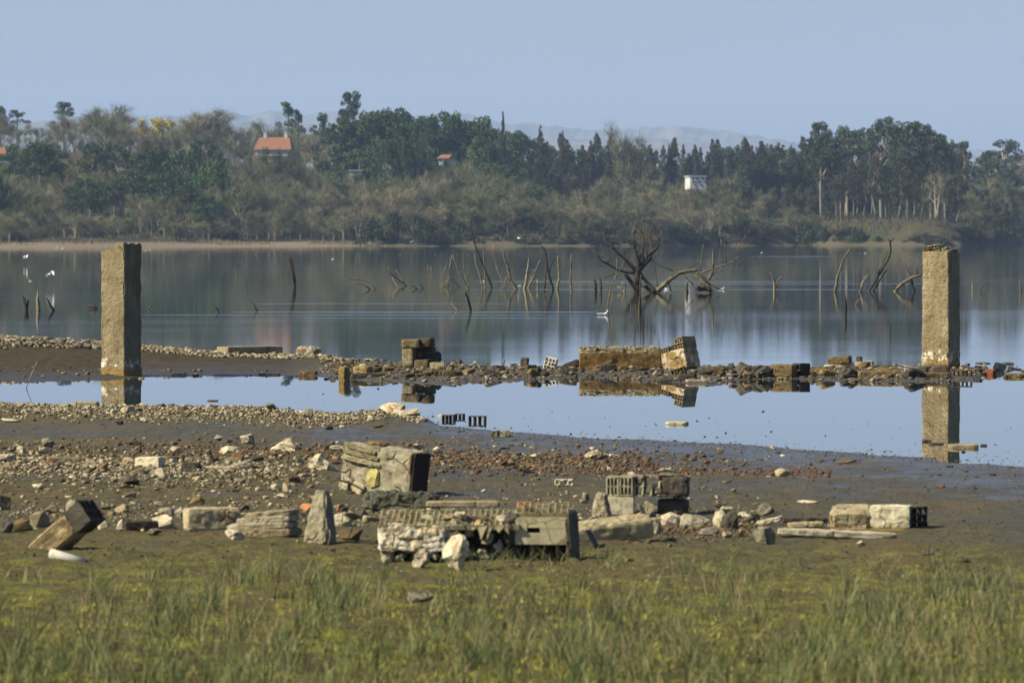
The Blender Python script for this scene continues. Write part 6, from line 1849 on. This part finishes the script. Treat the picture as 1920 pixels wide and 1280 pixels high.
# ================================================================ drowned branches
def bent(pts, base_y, r0, r1, lab, subs=(), dark=.0, D=None, name='dead_branch', mat=None, seed=0, lean=0.0):
    """a dead branch rising from the water; points in photo pixels, tip first; widths in photo pixels"""
    Dd = D or W(pts[-1][0], base_y).y; s = Dd / F; r = random.Random(seed + int(pts[0][0]))
    def path(pp):
        pp = [pp[0]] + [((a[0] + b[0]) / 2 + r.uniform(-.7, .7), (a[1] + b[1]) / 2) if q == 0 else b for a, b in zip(pp[:-1], pp[1:]) for q in (0, 1)]
        dy = r.uniform(-.35, .35) + lean
        out = []
        for i, (x, y) in enumerate(pp):
            q = P(x, y, Dd); q.y += dy * (1 - i / (len(pp) - 1)) * 1.0; out.append(q)
        return out
    P0 = path(pts); b = Vector((P0[-1].x, P0[-1].y, -.25))
    def tube(PP, ra, rb):
        n = len(PP); PP = list(PP); 
        rad = [(rb + (ra - rb) * (i / (n - 1)) ** .8) * s * r.uniform(.85, 1.2) for i in range(n)]
        return PP, rad
    PP, rad = tube(P0, r0, r1); PP.append(Vector((PP[-1].x, PP[-1].y, -.25))); rad.append(rad[-1] * 1.05)
    m = MB().tube([q - b for q in PP], rad, 7)
    root = link(name, m.mesh(name, mat or M_wood, True), None, b)
    tag(root, lab, 'dead branch' if name == 'dead_branch' else name.replace('_', ' '))
    for sp in subs:
        S = path(sp[0]); S, rd = tube(S, sp[1], sp[2])
        link('twig', MB().tube([q - b for q in S], rd, 6).mesh('twig', mat or M_wood, True), root)
    # wet dark foot
    return root
BR = [
 ([(882, 405), (884, 430), (889, 455), (896, 475), (903, 492), (912, 512), (922, 540)], 2.3, .7, 'tallest drowned sapling, leaning left high above its neighbours', [([(890, 474), (893, 495), (899, 515), (905, 537)], 1.3, .5)]),
 ([(901, 444), (906, 462), (907, 480), (909, 505), (909, 538)], 1.3, .5, 'second tallest drowned sapling, crossing the tallest one', []),
 ([(890, 476), (892, 495), (899, 515), (905, 540)], 1.4, .6, 'thin sapling close left of the tallest one', []),
 ([(924, 458), (926, 485), (932, 505), (940, 522), (946, 532)], 1.0, .5, 'thin bowed sapling right of the tallest one', []),
 ([(942, 470), (947, 490), (953, 505), (957, 525), (968, 542)], 3.2, .9, 'thick pale forked stub bending from a wide foot', [([(949, 475), (951, 492), (954, 508)], 1.4, .6), ([(952, 518), (947, 528), (946, 541)], 1.3, .9)]),
 ([(993, 478), (990, 500), (988, 515), (983, 542)], 2.8, 1.0, 'upright pale stub right of the thick forked one', [([(980, 455), (987, 470), (993, 484)], .9, .4)]),
 ([(1013, 487), (1003, 512), (996, 528), (991, 540)], 2.0, .9, 'pale stub slanting right among the middle stubs', [([(1001, 505), (996, 520), (992, 536)], 1.6, .9)]),
 ([(1006, 524), (1009, 530), (1008, 541)], 2.2, 1.2, 'short thick stub at the foot of the slanting one', []),
 ([(1014, 459), (1022, 470), (1025, 490), (1026, 505), (1037, 543)], 2.6, .8, 'dark crooked stem with hooked tip in the middle group', [([(1043, 478), (1033, 500), (1030, 510)], 1.0, .5), ([(1024, 500), (1022, 520), (1021, 541)], 1.8, 1.0)]),
 ([(1046, 480), (1047, 500), (1049, 520), (1044, 542)], 2.2, .7, 'thin upright stem with curved foot right of the crooked one', []),
 ([(1071, 476), (1071, 500), (1070, 525), (1072, 543)], 1.9, .7, 'lone straight stem midway to the gnarled drowned tree', []),
 ([(848, 478), (838, 495), (832, 510), (831, 533)], .9, .5, 'bowed sapling forming the left leg of the arch', []),
 ([(847, 479), (842, 505), (840, 537)], 1.3, .5, 'sapling forming the middle leg of the arch', [([(843, 522), (836, 530), (833, 537)], 1.3, .8), ([(843, 520), (854, 530), (862, 538)], .8, .8)]),
 ([(848, 478), (858, 502), (868, 522), (878, 542)], 1.9, .6, 'sapling forming the right leg of the arch', []),
 ([(867, 475), (869, 500), (874, 525), (879, 541)], 1.2, .5, 'upright sapling just right of the arch', []),
 ([(828, 512), (827, 525), (828, 538)], .7, .5, 'shortest thin stick left of the arch', []),
 ([(728, 500), (735, 515), (750, 527), (762, 536)], 1.5, .6, 'slanting branch at the left end of the drowned row', [([(742, 506), (749, 518), (758, 531)], 1.1, .6)]),
 ([(735, 520), (740, 530), (748, 539)], 1.1, .6, 'small slanting twig at the left end of the drowned row', []),
 ([(772, 535), (778, 538), (783, 542)], 1.2, .9, 'low dark twig right of the slanting branch', []),
 ([(786, 530), (790, 535), (794, 540)], 1.2, .9, 'second low dark twig right of the slanting branch', []),
 ([(802, 498), (804, 520), (804, 540)], .9, .6, 'left of two thin parallel upright sticks', []),
 ([(808, 500), (809, 520), (809, 540)], .9, .6, 'right of two thin parallel upright sticks', []),
 ([(644, 524), (665, 523), (690, 527), (704, 543)], 1.7, .6, 'low branch arching over the water left of the drowned row', [([(660, 530), (680, 533), (694, 542)], 1.4, .6)]),
 ([(541, 475), (545, 495), (548, 515), (552, 538)], 3.0, .7, 'thick split stake standing alone right of the notched pillar', [([(544, 478), (550, 500), (554, 530)], 2.0, .8)]),
 ([(849, 553), (847, 565), (850, 575), (859, 583)], 1.2, .6, 'hooked twig nearer the shore, left of the dark stub', []),
 ([(873, 548), (878, 560), (883, 584)], 2.9, 1.2, 'dark tapering stub in the bright wake', []),
 ([(1022, 551), (1026, 555), (1030, 559)], 1.4, .8, 'tiny dark snag before the middle group', []),
 ([(40, 552), (45, 562), (49, 582)], 3.6, 1.2, 'broken double stump nearest the left picture edge', [([(52, 562), (50, 580)], 2.6, 1.6)]),
 ([(71, 543), (70, 560), (72, 582)], 4.0, 1.0, 'pale pointed stump between the double stump and the hooked one', []),
 ([(89, 559), (93, 568), (101, 582)], 2.4, 1.0, 'hooked stump left of the notched pillar', []),
 ([(166, 574), (173, 573), (180, 579)], 4.0, 1.8, 'low log end just left of the notched pillar', []),
 ([(283, 573), (279, 577), (277, 580)], 1.2, .7, 'tiny snag just right of the notched pillar', []),
 ([(402, 572), (406, 578), (410, 585)], 2.2, .8, 'short snag in the wake, left of the slanting one', []),
 ([(472, 564), (477, 573), (482, 583)], 2.0, .9, 'slanting dark snag in the wake', []),
 ([(1597, 465), (1584, 480), (1577, 500), (1570, 520), (1565, 547)], 2.3, 1.2, 'bowed pole left of the brick-topped pillar', []),
 ([(1628, 514), (1618, 530), (1612, 547)], 1.9, 1.3, 'short slanting stub beside the bowed pole', [([(1622, 516), (1616, 532), (1613, 544)], 1.3, .9)]),
 ([(1669, 450), (1671, 470), (1664, 490), (1650, 512), (1629, 546)], 2.8, 1.4, 'crooked pole with a knob at its tip left of the brick-topped pillar', [([(1666, 470), (1656, 495), (1645, 514)], 1.4, .8), ([(1676, 447), (1671, 453), (1665, 449)], 1.6, 1.2), ([(1664, 505), (1650, 525), (1637, 546)], 1.4, 1.0)]),
 ([(1728, 515), (1710, 520), (1692, 531), (1678, 546)], 3.0, 2.2, 'thick arched branch beside the brick-topped pillar', [([(1693, 483), (1701, 505), (1713, 534)], 1.6, .6), ([(1722, 488), (1719, 515)], 1.0, .6), ([(1674, 530), (1679, 545)], .8, .5), ([(1706, 525), (1716, 545)], 2.0, 1.6)]),
 ([(1443, 510), (1451, 525), (1452, 546)], 2.8, .6, 'forked stub alone on the open water, left of the bowed pole', [([(1470, 512), (1459, 524), (1454, 540)], 1.4, .6)]),
 ([(1826, 527), (1824, 536), (1824, 546)], 2.0, 1.0, 'straight stub just right of the brick-topped pillar', []),
 ([(1846, 529), (1840, 536), (1836, 546)], 1.4, .9, 'slanting stub right of the straight one', []),
 ([(1912, 528), (1913, 538), (1914, 547)], 2.2, .9, 'stub at the right picture edge', []),
 ([(1584, 557), (1586, 572), (1586, 592)], 2.0, 1.1, 'dark tapered stub standing nearer, below the bowed pole', []),
 ([(1611, 560), (1607, 566), (1604, 572)], 1.6, .8, 'small snag right of the dark tapered stub', []),
 ([(1115, 525), (1117, 535), (1117, 547)], 2.6, 2.0, 'left of two short posts beside the gnarled drowned tree', []),
 ([(1124, 519), (1127, 535), (1127, 547)], 2.4, 2.0, 'right of two short posts beside the gnarled drowned tree', []),
 ([(1172, 487), (1160, 510), (1147, 532), (1141, 560), (1138, 582)], 1.3, .6, 'long pale withy curving before the gnarled drowned tree', []),
 ([(1156, 483), (1156, 505), (1150, 540), (1145, 583)], .9, .5, 'thin pale withy beside the long curving one', []),
 ([(1182, 546), (1183, 565), (1183, 583)], 1.0, .7, 'short pale withy before the trunk of the drowned tree', []),
 ([(1201, 515), (1200, 550), (1198, 584)], 1.3, .8, 'straight pale withy right before the trunk of the drowned tree', []),
 ([(1165, 530), (1172, 535), (1170, 546)], 2.2, 1.4, 'low stub left of the drowned tree trunk', [([(1158, 538), (1168, 541)], 2.2, 1.4)]),
]
DARKISH = {882, 1014, 873, 40, 71, 89, 166, 402, 472, 541, 1584, 1669, 1115, 1124}
for k, (pts, r0, r1, lab, subs) in enumerate(BR):
    bent(pts, pts[-1][1], r0, r1, lab, subs, seed=k * 13, mat=M_wood_dark if pts[0][0] in DARKISH - {71} else M_wood)

def gnarly(root, b, start, d, L, r0, lvl, Dd, r, mat):
    """recursive crooked limb in metres"""
    n = 6; pts = [Vector(start)]; dirv = Vector(d).normalized()
    for i in range(n):
        dirv = (dirv + Vector((r.uniform(-.55, .55), r.uniform(-.4, .4), r.uniform(-.3, .5)))).normalized()
        pts.append(pts[-1] + dirv * L / n)
    rad = [max(r0 * (1 - .72 * i / n), .006) for i in range(n + 1)]
    FINE.tube([q - b for q in pts], rad, 5)
    if lvl > 0:
        for q in range(r.randint(2, 3)):
            i = r.randint(2, n)
            dd = (dirv + Vector((r.uniform(-1, 1), r.uniform(-.5, .5), r.uniform(-.1, 1)))).normalized()
            gnarly(root, b, pts[i], dd, L * r.uniform(.45, .7), rad[i] * .75, lvl - 1, Dd, r, mat)

FINE = MB()
def drowned_tree():
    Dd = W(1196, 549).y; s = Dd / F; r = random.Random(5)
    b = Vector((W(1196, 549).x, Dd, -.3)); M = M_wood_dark
    M2 = stone_mat('lichened_bark', [(0.10, 0.08, 0.04), (0.045, 0.036, 0.022)], 4, .8, .02)
    root = empty('drowned_tree', tuple(b), label='big gnarled leafless tree standing drowned in the lake', cat='tree')
    def limb(pts, r0, r1, nm='limb', dy=0.0, mat=M2):
        PP = []
        n = len(pts)
        for i, (x, y) in enumerate(pts):
            q = P(x, y, Dd); q.y += dy * (1 - i / (n - 1)); PP.append(q)
        full = [PP[0]]
        for a, c in zip(PP[:-1], PP[1:]):
            full += [(a + c) / 2 + Vector((r.uniform(-.02, .02), 0, r.uniform(-.02, .02))), c]
        m = len(full); rad = [(r1 + (r0 - r1) * i / (m - 1)) * s * r.uniform(.9, 1.15) for i in range(m)]
        link(nm, MB().tube([q - b for q in full], rad, 8).mesh(nm, mat, True), root)
        return PP
    limb([(1197, 500), (1196, 515), (1195, 532), (1195, 556)], 7.5, 5.5, 'trunk', 0, M)
    L = []
    L += limb([(1135, 448), (1146, 457), (1153, 468), (1162, 478), (1172, 487), (1180, 497), (1192, 508)], 3.0, 1.2, dy=-.3)
    L += limb([(1199, 424), (1205, 437), (1208, 452), (1205, 470), (1207, 486), (1200, 496), (1196, 508)], 3.6, 1.0, dy=.2)
    L += limb([(1236, 452), (1233, 465), (1224, 474), (1214, 481), (1208, 490), (1203, 498)], 3.0, 1.0, dy=.4)
    L += limb([(1123, 483), (1130, 491), (1142, 497), (1158, 506), (1175, 510), (1192, 512)], 2.8, 1.0, dy=-.6)
    L += limb([(1188, 440), (1190, 458), (1192, 475), (1198, 488), (1198, 500)], 2.4, .8, dy=-.5)
    L += limb([(1222, 448), (1220, 462), (1223, 478), (1215, 492), (1202, 506)], 2.4, .8, dy=.7)
    limb([(1172, 512), (1180, 524), (1189, 536), (1192, 550)], 4.2, 3.2, 'root_spur')
    limb([(1200, 512), (1210, 526), (1222, 540), (1230, 550)], 4.4, 3.4, 'root_spur')
    limb([(1204, 535), (1216, 541), (1224, 549)], 4.0, 3.0, 'root_spur', .4, M)
    limb([(1213, 483), (1240, 500), (1262, 508)], .9, .6, 'limb', .2)
    limb([(1130, 522), (1150, 514), (1168, 505)], .8, .6, 'limb', -.3)
    limb([(1226, 495), (1230, 515), (1233, 538)], .9, .6, 'limb', -.2)
    k = 0
    for q in L[::2]:
        for j in range(2):
            gnarly(root, b, q, (r.uniform(-.9, .9), r.uniform(-.5, .5), r.uniform(.1, 1.3)), r.uniform(.3, .75), s * 1.3, 2, Dd, r, M2)
    t = link('twigs', FINE.mesh('twigs', stone_mat('dark_twig_bark', [(0.12, 0.10, 0.055), (0.06, 0.048, 0.028)], 4, .8, .02), True), root); t['kind'] = 'stuff'
    return b
drowned_tree()
def fallen_tree():
    Dd = W(1320, 549).y; s = Dd / F; r = random.Random(15)
    b = Vector((W(1320, 549).x, Dd, -.3))
    M2 = stone_mat('pale_dead_bark', [(0.19, 0.155, 0.078), (0.075, 0.058, 0.033)], 4, .8, .02)
    root = empty('fallen_tree', tuple(b), label='fallen tree arching out of the lake, right of the gnarled drowned tree', cat='tree')
    def limb(pts, r0, r1, nm='limb', dy=0.0, mat=M2):
        n = len(pts); PP = []
        for i, (x, y) in enumerate(pts):
            q = P(x, y, Dd); q.y += dy * (1 - i / (n - 1)); PP.append(q)
        full = [PP[0]]
        for a, c in zip(PP[:-1], PP[1:]): full += [(a + c) / 2 + Vector((r.uniform(-.02, .02), 0, r.uniform(-.02, .02))), c]
        m = len(full); rad = [(r1 + (r0 - r1) * i / (m - 1)) * s * r.uniform(.88, 1.15) for i in range(m)]
        link(nm, MB().tube([q - b for q in full], rad, 8).mesh(nm, mat, True), root)
    limb([(1308, 506), (1290, 508), (1272, 512), (1258, 522), (1246, 533), (1232, 546)], 5.0, 3.0, 'trunk')
    limb([(1304, 510), (1314, 516), (1322, 526), (1328, 536), (1334, 548)], 4.2, 3.0, 'trunk')
    limb([(1386, 480), (1378, 490), (1365, 495), (1340, 502), (1318, 510), (1312, 516)], 2.0, 1.0)
    limb([(1375, 418), (1386, 440), (1390, 455), (1380, 475), (1376, 490)], 1.0, .4)
    limb([(1398, 440), (1391, 452)], .8, .4)
    limb([(1352, 448), (1355, 465), (1360, 482), (1362, 494)], 1.4, .8)
    limb([(1337, 468), (1337, 490), (1336, 508), (1328, 526)], 3.0, .8)
    limb([(1319, 458), (1316, 480), (1314, 508)], 1.3, .6)
    limb([(1332, 480), (1310, 490), (1298, 497), (1290, 506)], 1.2, .6)
    limb([(1399, 512), (1396, 500), (1386, 490)], .5, .4)
    limb([(1356, 507), (1342, 511), (1332, 520)], 1.2, .6)
    limb([(1350, 542), (1338, 536), (1326, 530)], 1.6, 1.0)
    limb([(1332, 540), (1318, 528), (1304, 516)], 2.0, 1.4, dy=-.4)
    limb([(1284, 518), (1294, 528), (1300, 534)], 1.6, 1.0)
    limb([(1288, 530), (1287, 540), (1289, 552)], 3.0, 2.0, mat=M_wood_dark)
    limb([(1250, 526), (1256, 536), (1258, 546)], 1.4, .9)
    V, Fc = hull((32 * s, .7, 22 * s), 44, 22, 3, .05, .2)
    link('root_plate', mesh_of('root_plate', V, Fc, M_wood_dark), root, (-.05, 0, .3 + 8 * s))
fallen_tree()

# ================================================================ gulls and ducks
M_gull = NT('white_feathers').done((0.80, 0.79, 0.76), .7, None, .2)
M_gullg = NT('grey_feathers').done((0.45, 0.47, 0.50), .7, None, .2)
M_bill = NT('dark_bill').done((0.08, 0.05, 0.03), .5, None, .3)
M_duck = NT('brown_feathers').done((0.20, 0.16, 0.11), .7, None, .2)
def loft(st, sides=10):
    V = []; Fc = []
    for (x, z, ry, rz) in st:
        for k in range(sides):
            a = 6.2832 * k / sides; V.append((x, ry * math.cos(a), z + rz * math.sin(a)))
    n = len(st)
    for i in range(n - 1):
        for k in range(sides):
            k2 = (k + 1) % sides; Fc.append((i * sides + k, (i + 1) * sides + k, (i + 1) * sides + k2, i * sides + k2))
    Fc.append(tuple(range(sides))); Fc.append(tuple(range((n - 1) * sides, n * sides))[::-1])
    return V, Fc
def swimmer(x, y, wpx, lab, face=1, m=None, grp=None, cat='gull'):
    p = W(x, y); s = pxm(p); L = wpx * s
    st = [(-.52, .13, .01, .01), (-.45, .12, .05, .03), (-.3, .09, .12, .09), (-.05, .07, .17, .12), (.15, .08, .16, .12), (.28, .15, .11, .12), (.32, .26, .075, .10), (.35, .36, .07, .075), (.41, .41, .07, .07), (.47, .38, .04, .04), (.49, .38, .005, .005)]
    V, Fc = loft(st); me = mesh_of('body', V, Fc, m or M_gull, True)
    root = empty(cat, (p.x, p.y, -.0), (0, 0, 0 if face > 0 else math.pi), lab, 'gull' if cat == 'gull' else 'duck', grp); root.scale = (L, L, L)
    link('body', me, root)
    if wpx > 5:
        for sy in (-1, 1):
            V, Fc = loft([(-.6, .15, .005, .01), (-.4, .14, .02, .05), (-.1, .12, .03, .08), (.12, .1, .01, .04)]); 
            link('wing', mesh_of('wing', V, Fc, M_gullg if m is None else m, True), root, (0, sy * .15, 0))
        link('bill', MB().tube([(.47, 0, .38), (.56, 0, .36)], [.018, .006], 5).mesh('bill', M_bill), root)
    return root
def flyer(x, y, wpx, wy, lab, yaw, wing, roll=0.0):
    """gull on the wing: waterline row wy sets how far away it flies; wing = tip offsets of the two wings (span units)"""
    D = W(x, wy).y; p = P(x, y, D); s = D / F; L = wpx * s
    root = empty('gull', tuple(p), (roll, 0, yaw), lab, 'gull'); root.scale = (L, L, L)
    V, Fc = loft([(-.34, 0, .05, .01), (-.22, 0, .04, .03), (-.05, 0, .06, .06), (.1, 0, .055, .055), (.18, .01, .035, .035), (.24, .015, .035, .035), (.29, .01, .01, .01)])
    link('body', mesh_of('body', V, Fc, M_gull, True), root)
    link('bill', MB().tube([(.28, 0, .01), (.34, 0, .0)], [.01, .003], 5).mesh('bill', M_bill), root)
    for sy, (mz, tz, ty) in zip((-1, 1), wing):
        a = [(.08, .03 * sy, .03), (.16, .24 * sy, .03 + mz), (.02, ty * sy, .03 + tz)]
        bk = [(-.08, .03 * sy, .02), (-.03, .25 * sy, .02 + mz), (-.06, ty * sy, .02 + tz)]
        V = a + bk + [(q[0], q[1], q[2] - .018) for q in a + bk]
        Fc = [(0, 1, 4, 3), (1, 2, 5, 4), (6, 9, 10, 7), (7, 10, 11, 8), (0, 6, 7, 1), (1, 7, 8, 2), (2, 8, 11, 5), (5, 11, 10, 4), (4, 10, 9, 3), (3, 9, 6, 0)]
        link('wing', mesh_of('wing', V, Fc, M_gull), root)
swimmer(1131, 591, 21, 'white gull swimming at the head of the bright wake, the largest bird', 1)
swimmer(905, 528, 9, 'white gull afloat behind the tallest drowned sapling', 1)
swimmer(974, 536, 6, 'small white gull sitting low beside the forked stub', 1)
swimmer(57, 527, 6, 'white gull standing in the water above the double stump', -1)
swimmer(105, 465, 7, 'larger of two white gulls on the left mudbank', 1)
swimmer(117, 466, 5, 'smaller of two white gulls on the left mudbank', -1)
swimmer(272, 470, 6, 'left of two gulls afloat just right of the notched pillar top', 1)
swimmer(280, 469, 6, 'right of two gulls afloat just right of the notched pillar top', 1)
swimmer(624, 486, 6, 'lone gull afloat right of the split stake', -1)
swimmer(1428, 474, 4, 'gull afloat far out above the forked stub', 1)
swimmer(1622, 475, 4, 'gull afloat far out by the bowed pole tip', 1)
swimmer(1353, 543, 12, 'pale bird resting low at the end of the fallen tree', 1)
swimmer(1250, 543, 12, 'white bird resting between the drowned tree and the fallen tree', -1)
flyer(95, 515, 30, 538, 'gull flying low with one long wing raised, left of the notched pillar', A(25), [(.1, -.32, .52), (.22, .18, .62)], A(-30))
flyer(48, 483, 17, 496, 'gull taking off from the water above the leftmost stumps', A(-20), [(.18, .1, .5), (.2, .28, .5)])
flyer(773, 453, 13, 515, 'gull flying with raised wings before the far shore', A(35), [(.22, .30, .42), (-.05, -.22, .45)])
flyer(973, 447, 13, 500, 'gull gliding before the far shore above the drowned stubs', A(170), [(.12, .05, .5), (.12, -.05, .5)])
rd = random.Random(4)
for (x, y) in [(751, 477.5), (816, 477), (828, 477.5), (857, 477), (878, 477.5), (158, 488), (98, 491), (360, 479), (372, 479), (480, 478), (1612, 475), (1646, 475), (1722, 476), (1895, 548)]:
    swimmer(x, y, 4, 'tiny brown duck far out on the lake', rd.choice((-1, 1)), M_duck, 'ducks far out on the lake', 'duck')

# ================================================================ foreground grass
def grass():
    r = np.random.default_rng(12)
    M = leaf_mat('grass_blades', (0.035, 0.060, 0.015), (0.16, 0.175, 0.062), vary=.0, scale=2.6)
    MS = leaf_mat('dry_grass_blades', (0.27, 0.215, 0.105), (0.17, 0.135, 0.06), vary=.0, scale=2.2)
    def blades(name, x, y, h, w, lean, mat, label):
        n = len(x); z = near_z(x, y)
        a = r.uniform(0, 6.28, n); ca, sa = np.cos(a), np.sin(a)
        ld = r.uniform(0, 6.28, n); lx, ly = np.cos(ld) * lean * h, np.sin(ld) * lean * h
        h = h * (.45 + .55 * sm((uv_of(x, y)[1] - 1050) / 130)); V = np.zeros((n, 8, 3))
        for i, t in enumerate((0, .38, .72, 1.0)):
            ww = w * (1, .85, .55, .08)[i] / 2
            cx = x + lx * t ** 1.8; cy = y + ly * t ** 1.8; cz = z - .01 + h * t * (1 - .18 * lean * t)
            V[:, 2 * i] = np.stack([cx - ca * ww, cy - sa * ww, cz], 1)
            V[:, 2 * i + 1] = np.stack([cx + ca * ww, cy + sa * ww, cz], 1)
        q = np.array([[0, 1, 3, 2], [2, 3, 5, 4], [4, 5, 7, 6]])
        Fc = (q[None] + (np.arange(n) * 8)[:, None, None]).reshape(-1, 4)
        o = link(name, mesh_of(name, V.reshape(-1, 3), Fc, mat)); tag(o, label, 'grass', kind='stuff')
    def uvden(u, v):
        d = sm((v - 1105 - 75 * sm((700 - u) / 500)) / 150)
        d = np.maximum(d, .5 * np.exp(-((u - 1010) / 150) ** 2) * sm((v - 1040) / 40))
        d = np.maximum(d, .75 * sm((u - 1600) / 150) * sm((v - 1080) / 60))
        return np.clip(d * (-.25 + 2.3 * vnoise(u * .012, v * .022, 33) ** 1.3 + .5 * vnoise(u * .05, v * .07, 34)), 0, 1.3)
    # tufts
    N = 9000; v = 1035 + r.uniform(0, 1, N) * 330; u = r.uniform(-250, 2170, N)
    k = r.uniform(0, 1, N) < uvden(u, v) * .15; u, v = u[k], v[k]
    y = Dv(v); x = (u - 960) / F * y; n = len(x)
    nb = r.integers(9, 30, n); idx = np.repeat(np.arange(n), nb); m = len(idx)
    th = r.uniform(.45, 1.15, n)
    bx = x[idx] + r.normal(size=m) * .035; by = y[idx] + r.normal(size=m) * .05
    h = (.20 + .05 * sm((v[idx] - 1150) / 120)) * th[idx] * r.uniform(.4, 1.25, m); dry = r.uniform(0, 1, m) < (.18 + .40 * (vnoise(x * 1.3, y * .7, 6) > .6))[idx]
    g = ~dry
    blades('grass', bx[g], by[g], h[g], r.uniform(.0028, .0055, g.sum()), r.uniform(.1, .75, g.sum()), M, 'grey-green grass tufts across the foreground')
    blades('dry_grass', bx[dry], by[dry], h[dry] * .95, r.uniform(.002, .0045, dry.sum()), r.uniform(.2, 1.0, dry.sum()), MS, 'dry straw blades among the foreground grass')
    # special tufts: before the front fragment, at right, by the layered rock
    T = []
    for (cu, cv, su, sv, cnt, hh) in [(float(r.uniform(-80, 2000)), float(r.uniform(1085, 1330)), float(r.uniform(8, 26)), float(r.uniform(4, 9)), int(r.integers(20, 90)), float(r.uniform(.14, .34))) for _ in range(70)] + [(985, 1068, 55, 7, 260, .30), (1000, 1075, 70, 8, 260, .22), (1055, 1062, 30, 5, 70, .24), (905, 1075, 40, 6, 90, .2), (1355, 1095, 60, 12, 110, .26), (1640, 1095, 30, 10, 60, .24), (492, 1012, 16, 3, 26, .14), (1310, 1090, 30, 12, 40, .22), (1860, 1120, 60, 18, 200, .28), (640, 1150, 60, 16, 130, .24), (250, 1200, 120, 20, 260, .26), (1200, 1180, 200, 20, 260, .24), (1240, 1010, 10, 3, 14, .12)]:
        uu = r.normal(size=cnt) * su + cu; vv = r.normal(size=cnt) * sv + cv
        T.append((uu, vv, hh * r.uniform(.4, 1.15, cnt)))
    u = np.concatenate([t[0] for t in T]); v = np.concatenate([t[1] for t in T]); h = np.concatenate([t[2] for t in T])
    y = Dv(v); x = (u - 960) / F * y; n = len(x); g = r.uniform(0, 1, n) < .72
    blades('grass', x[g], y[g], h[g], r.uniform(.003, .006, g.sum()), r.uniform(.1, .9, g.sum()), M, 'taller grass blades before the blocks')
    blades('dry_grass', x[~g], y[~g], h[~g], r.uniform(.0025, .005, (~g).sum()), r.uniform(.2, 1.0, (~g).sum()), MS, 'taller dry straws before the blocks')
    # short turf
    N = 70000; v = 1005 + r.uniform(0, 1, N) ** .9 * 370; u = r.uniform(-250, 2170, N)
    y = Dv(v); x = (u - 960) / F * y
    k = vnoise(x * 3.2, y * 2.4, 44) + .5 * vnoise(x * 11, y * 8, 45) + .35 * uvden(u, v) > .97 - .14 * sm((v - 1030) / 120)
    x, y = x[k], y[k]; n = len(x)
    blades('turf', x, y, r.uniform(.012, .05, n), r.uniform(.004, .009, n), r.uniform(.3, 1.2, n), leaf_mat('turf_blades', (0.13, 0.135, 0.026), (0.32, 0.30, 0.045), vary=.0, scale=1.6), 'short mossy turf in patches over the foreground mud')
    # small pink flowers
grass()
def pink_flowers():
    M = NT('pink_petals').done((0.55, 0.33, 0.42), .7, None, .2); MG = NT('flower_stalk').done((0.10, 0.13, 0.05), .8, None, .2)
    r = random.Random(3)
    for i, (x, yb) in enumerate([(693, 1068), (742, 1070), (752, 1074), (620, 1060), (468, 1120), (488, 1128), (510, 1132)]):
        p = G(x, yb + 8); root = empty('flower', tuple(p), label='tiny pale pink flower in the turf ' + ('before the tall upright stone' if x < 640 and x > 560 else 'before the largest wall fragment' if x > 640 else 'of the left foreground'), cat='flower', group='pink flowers ' + ('by the stone' if 560 < x < 640 else 'by the fragment' if x > 640 else 'at left'))
        link('stem', MB().tube([(0, 0, -.01), (.003, 0, .035)], [.0015, .001], 4).mesh('stem', MG), root)
        m = MB()
        for k in range(5):
            a = 1.2566 * k; c = Vector((math.cos(a) * .009, math.sin(a) * .009, .041)); m.add(*[[tuple(Vector(v) * .014 + c) for v in hull((1, 1, .5), k, 8)[0]], hull((1, 1, .5), k, 8)[1]])
        link('petals', m.mesh('petals', M), root)
pink_flowers()
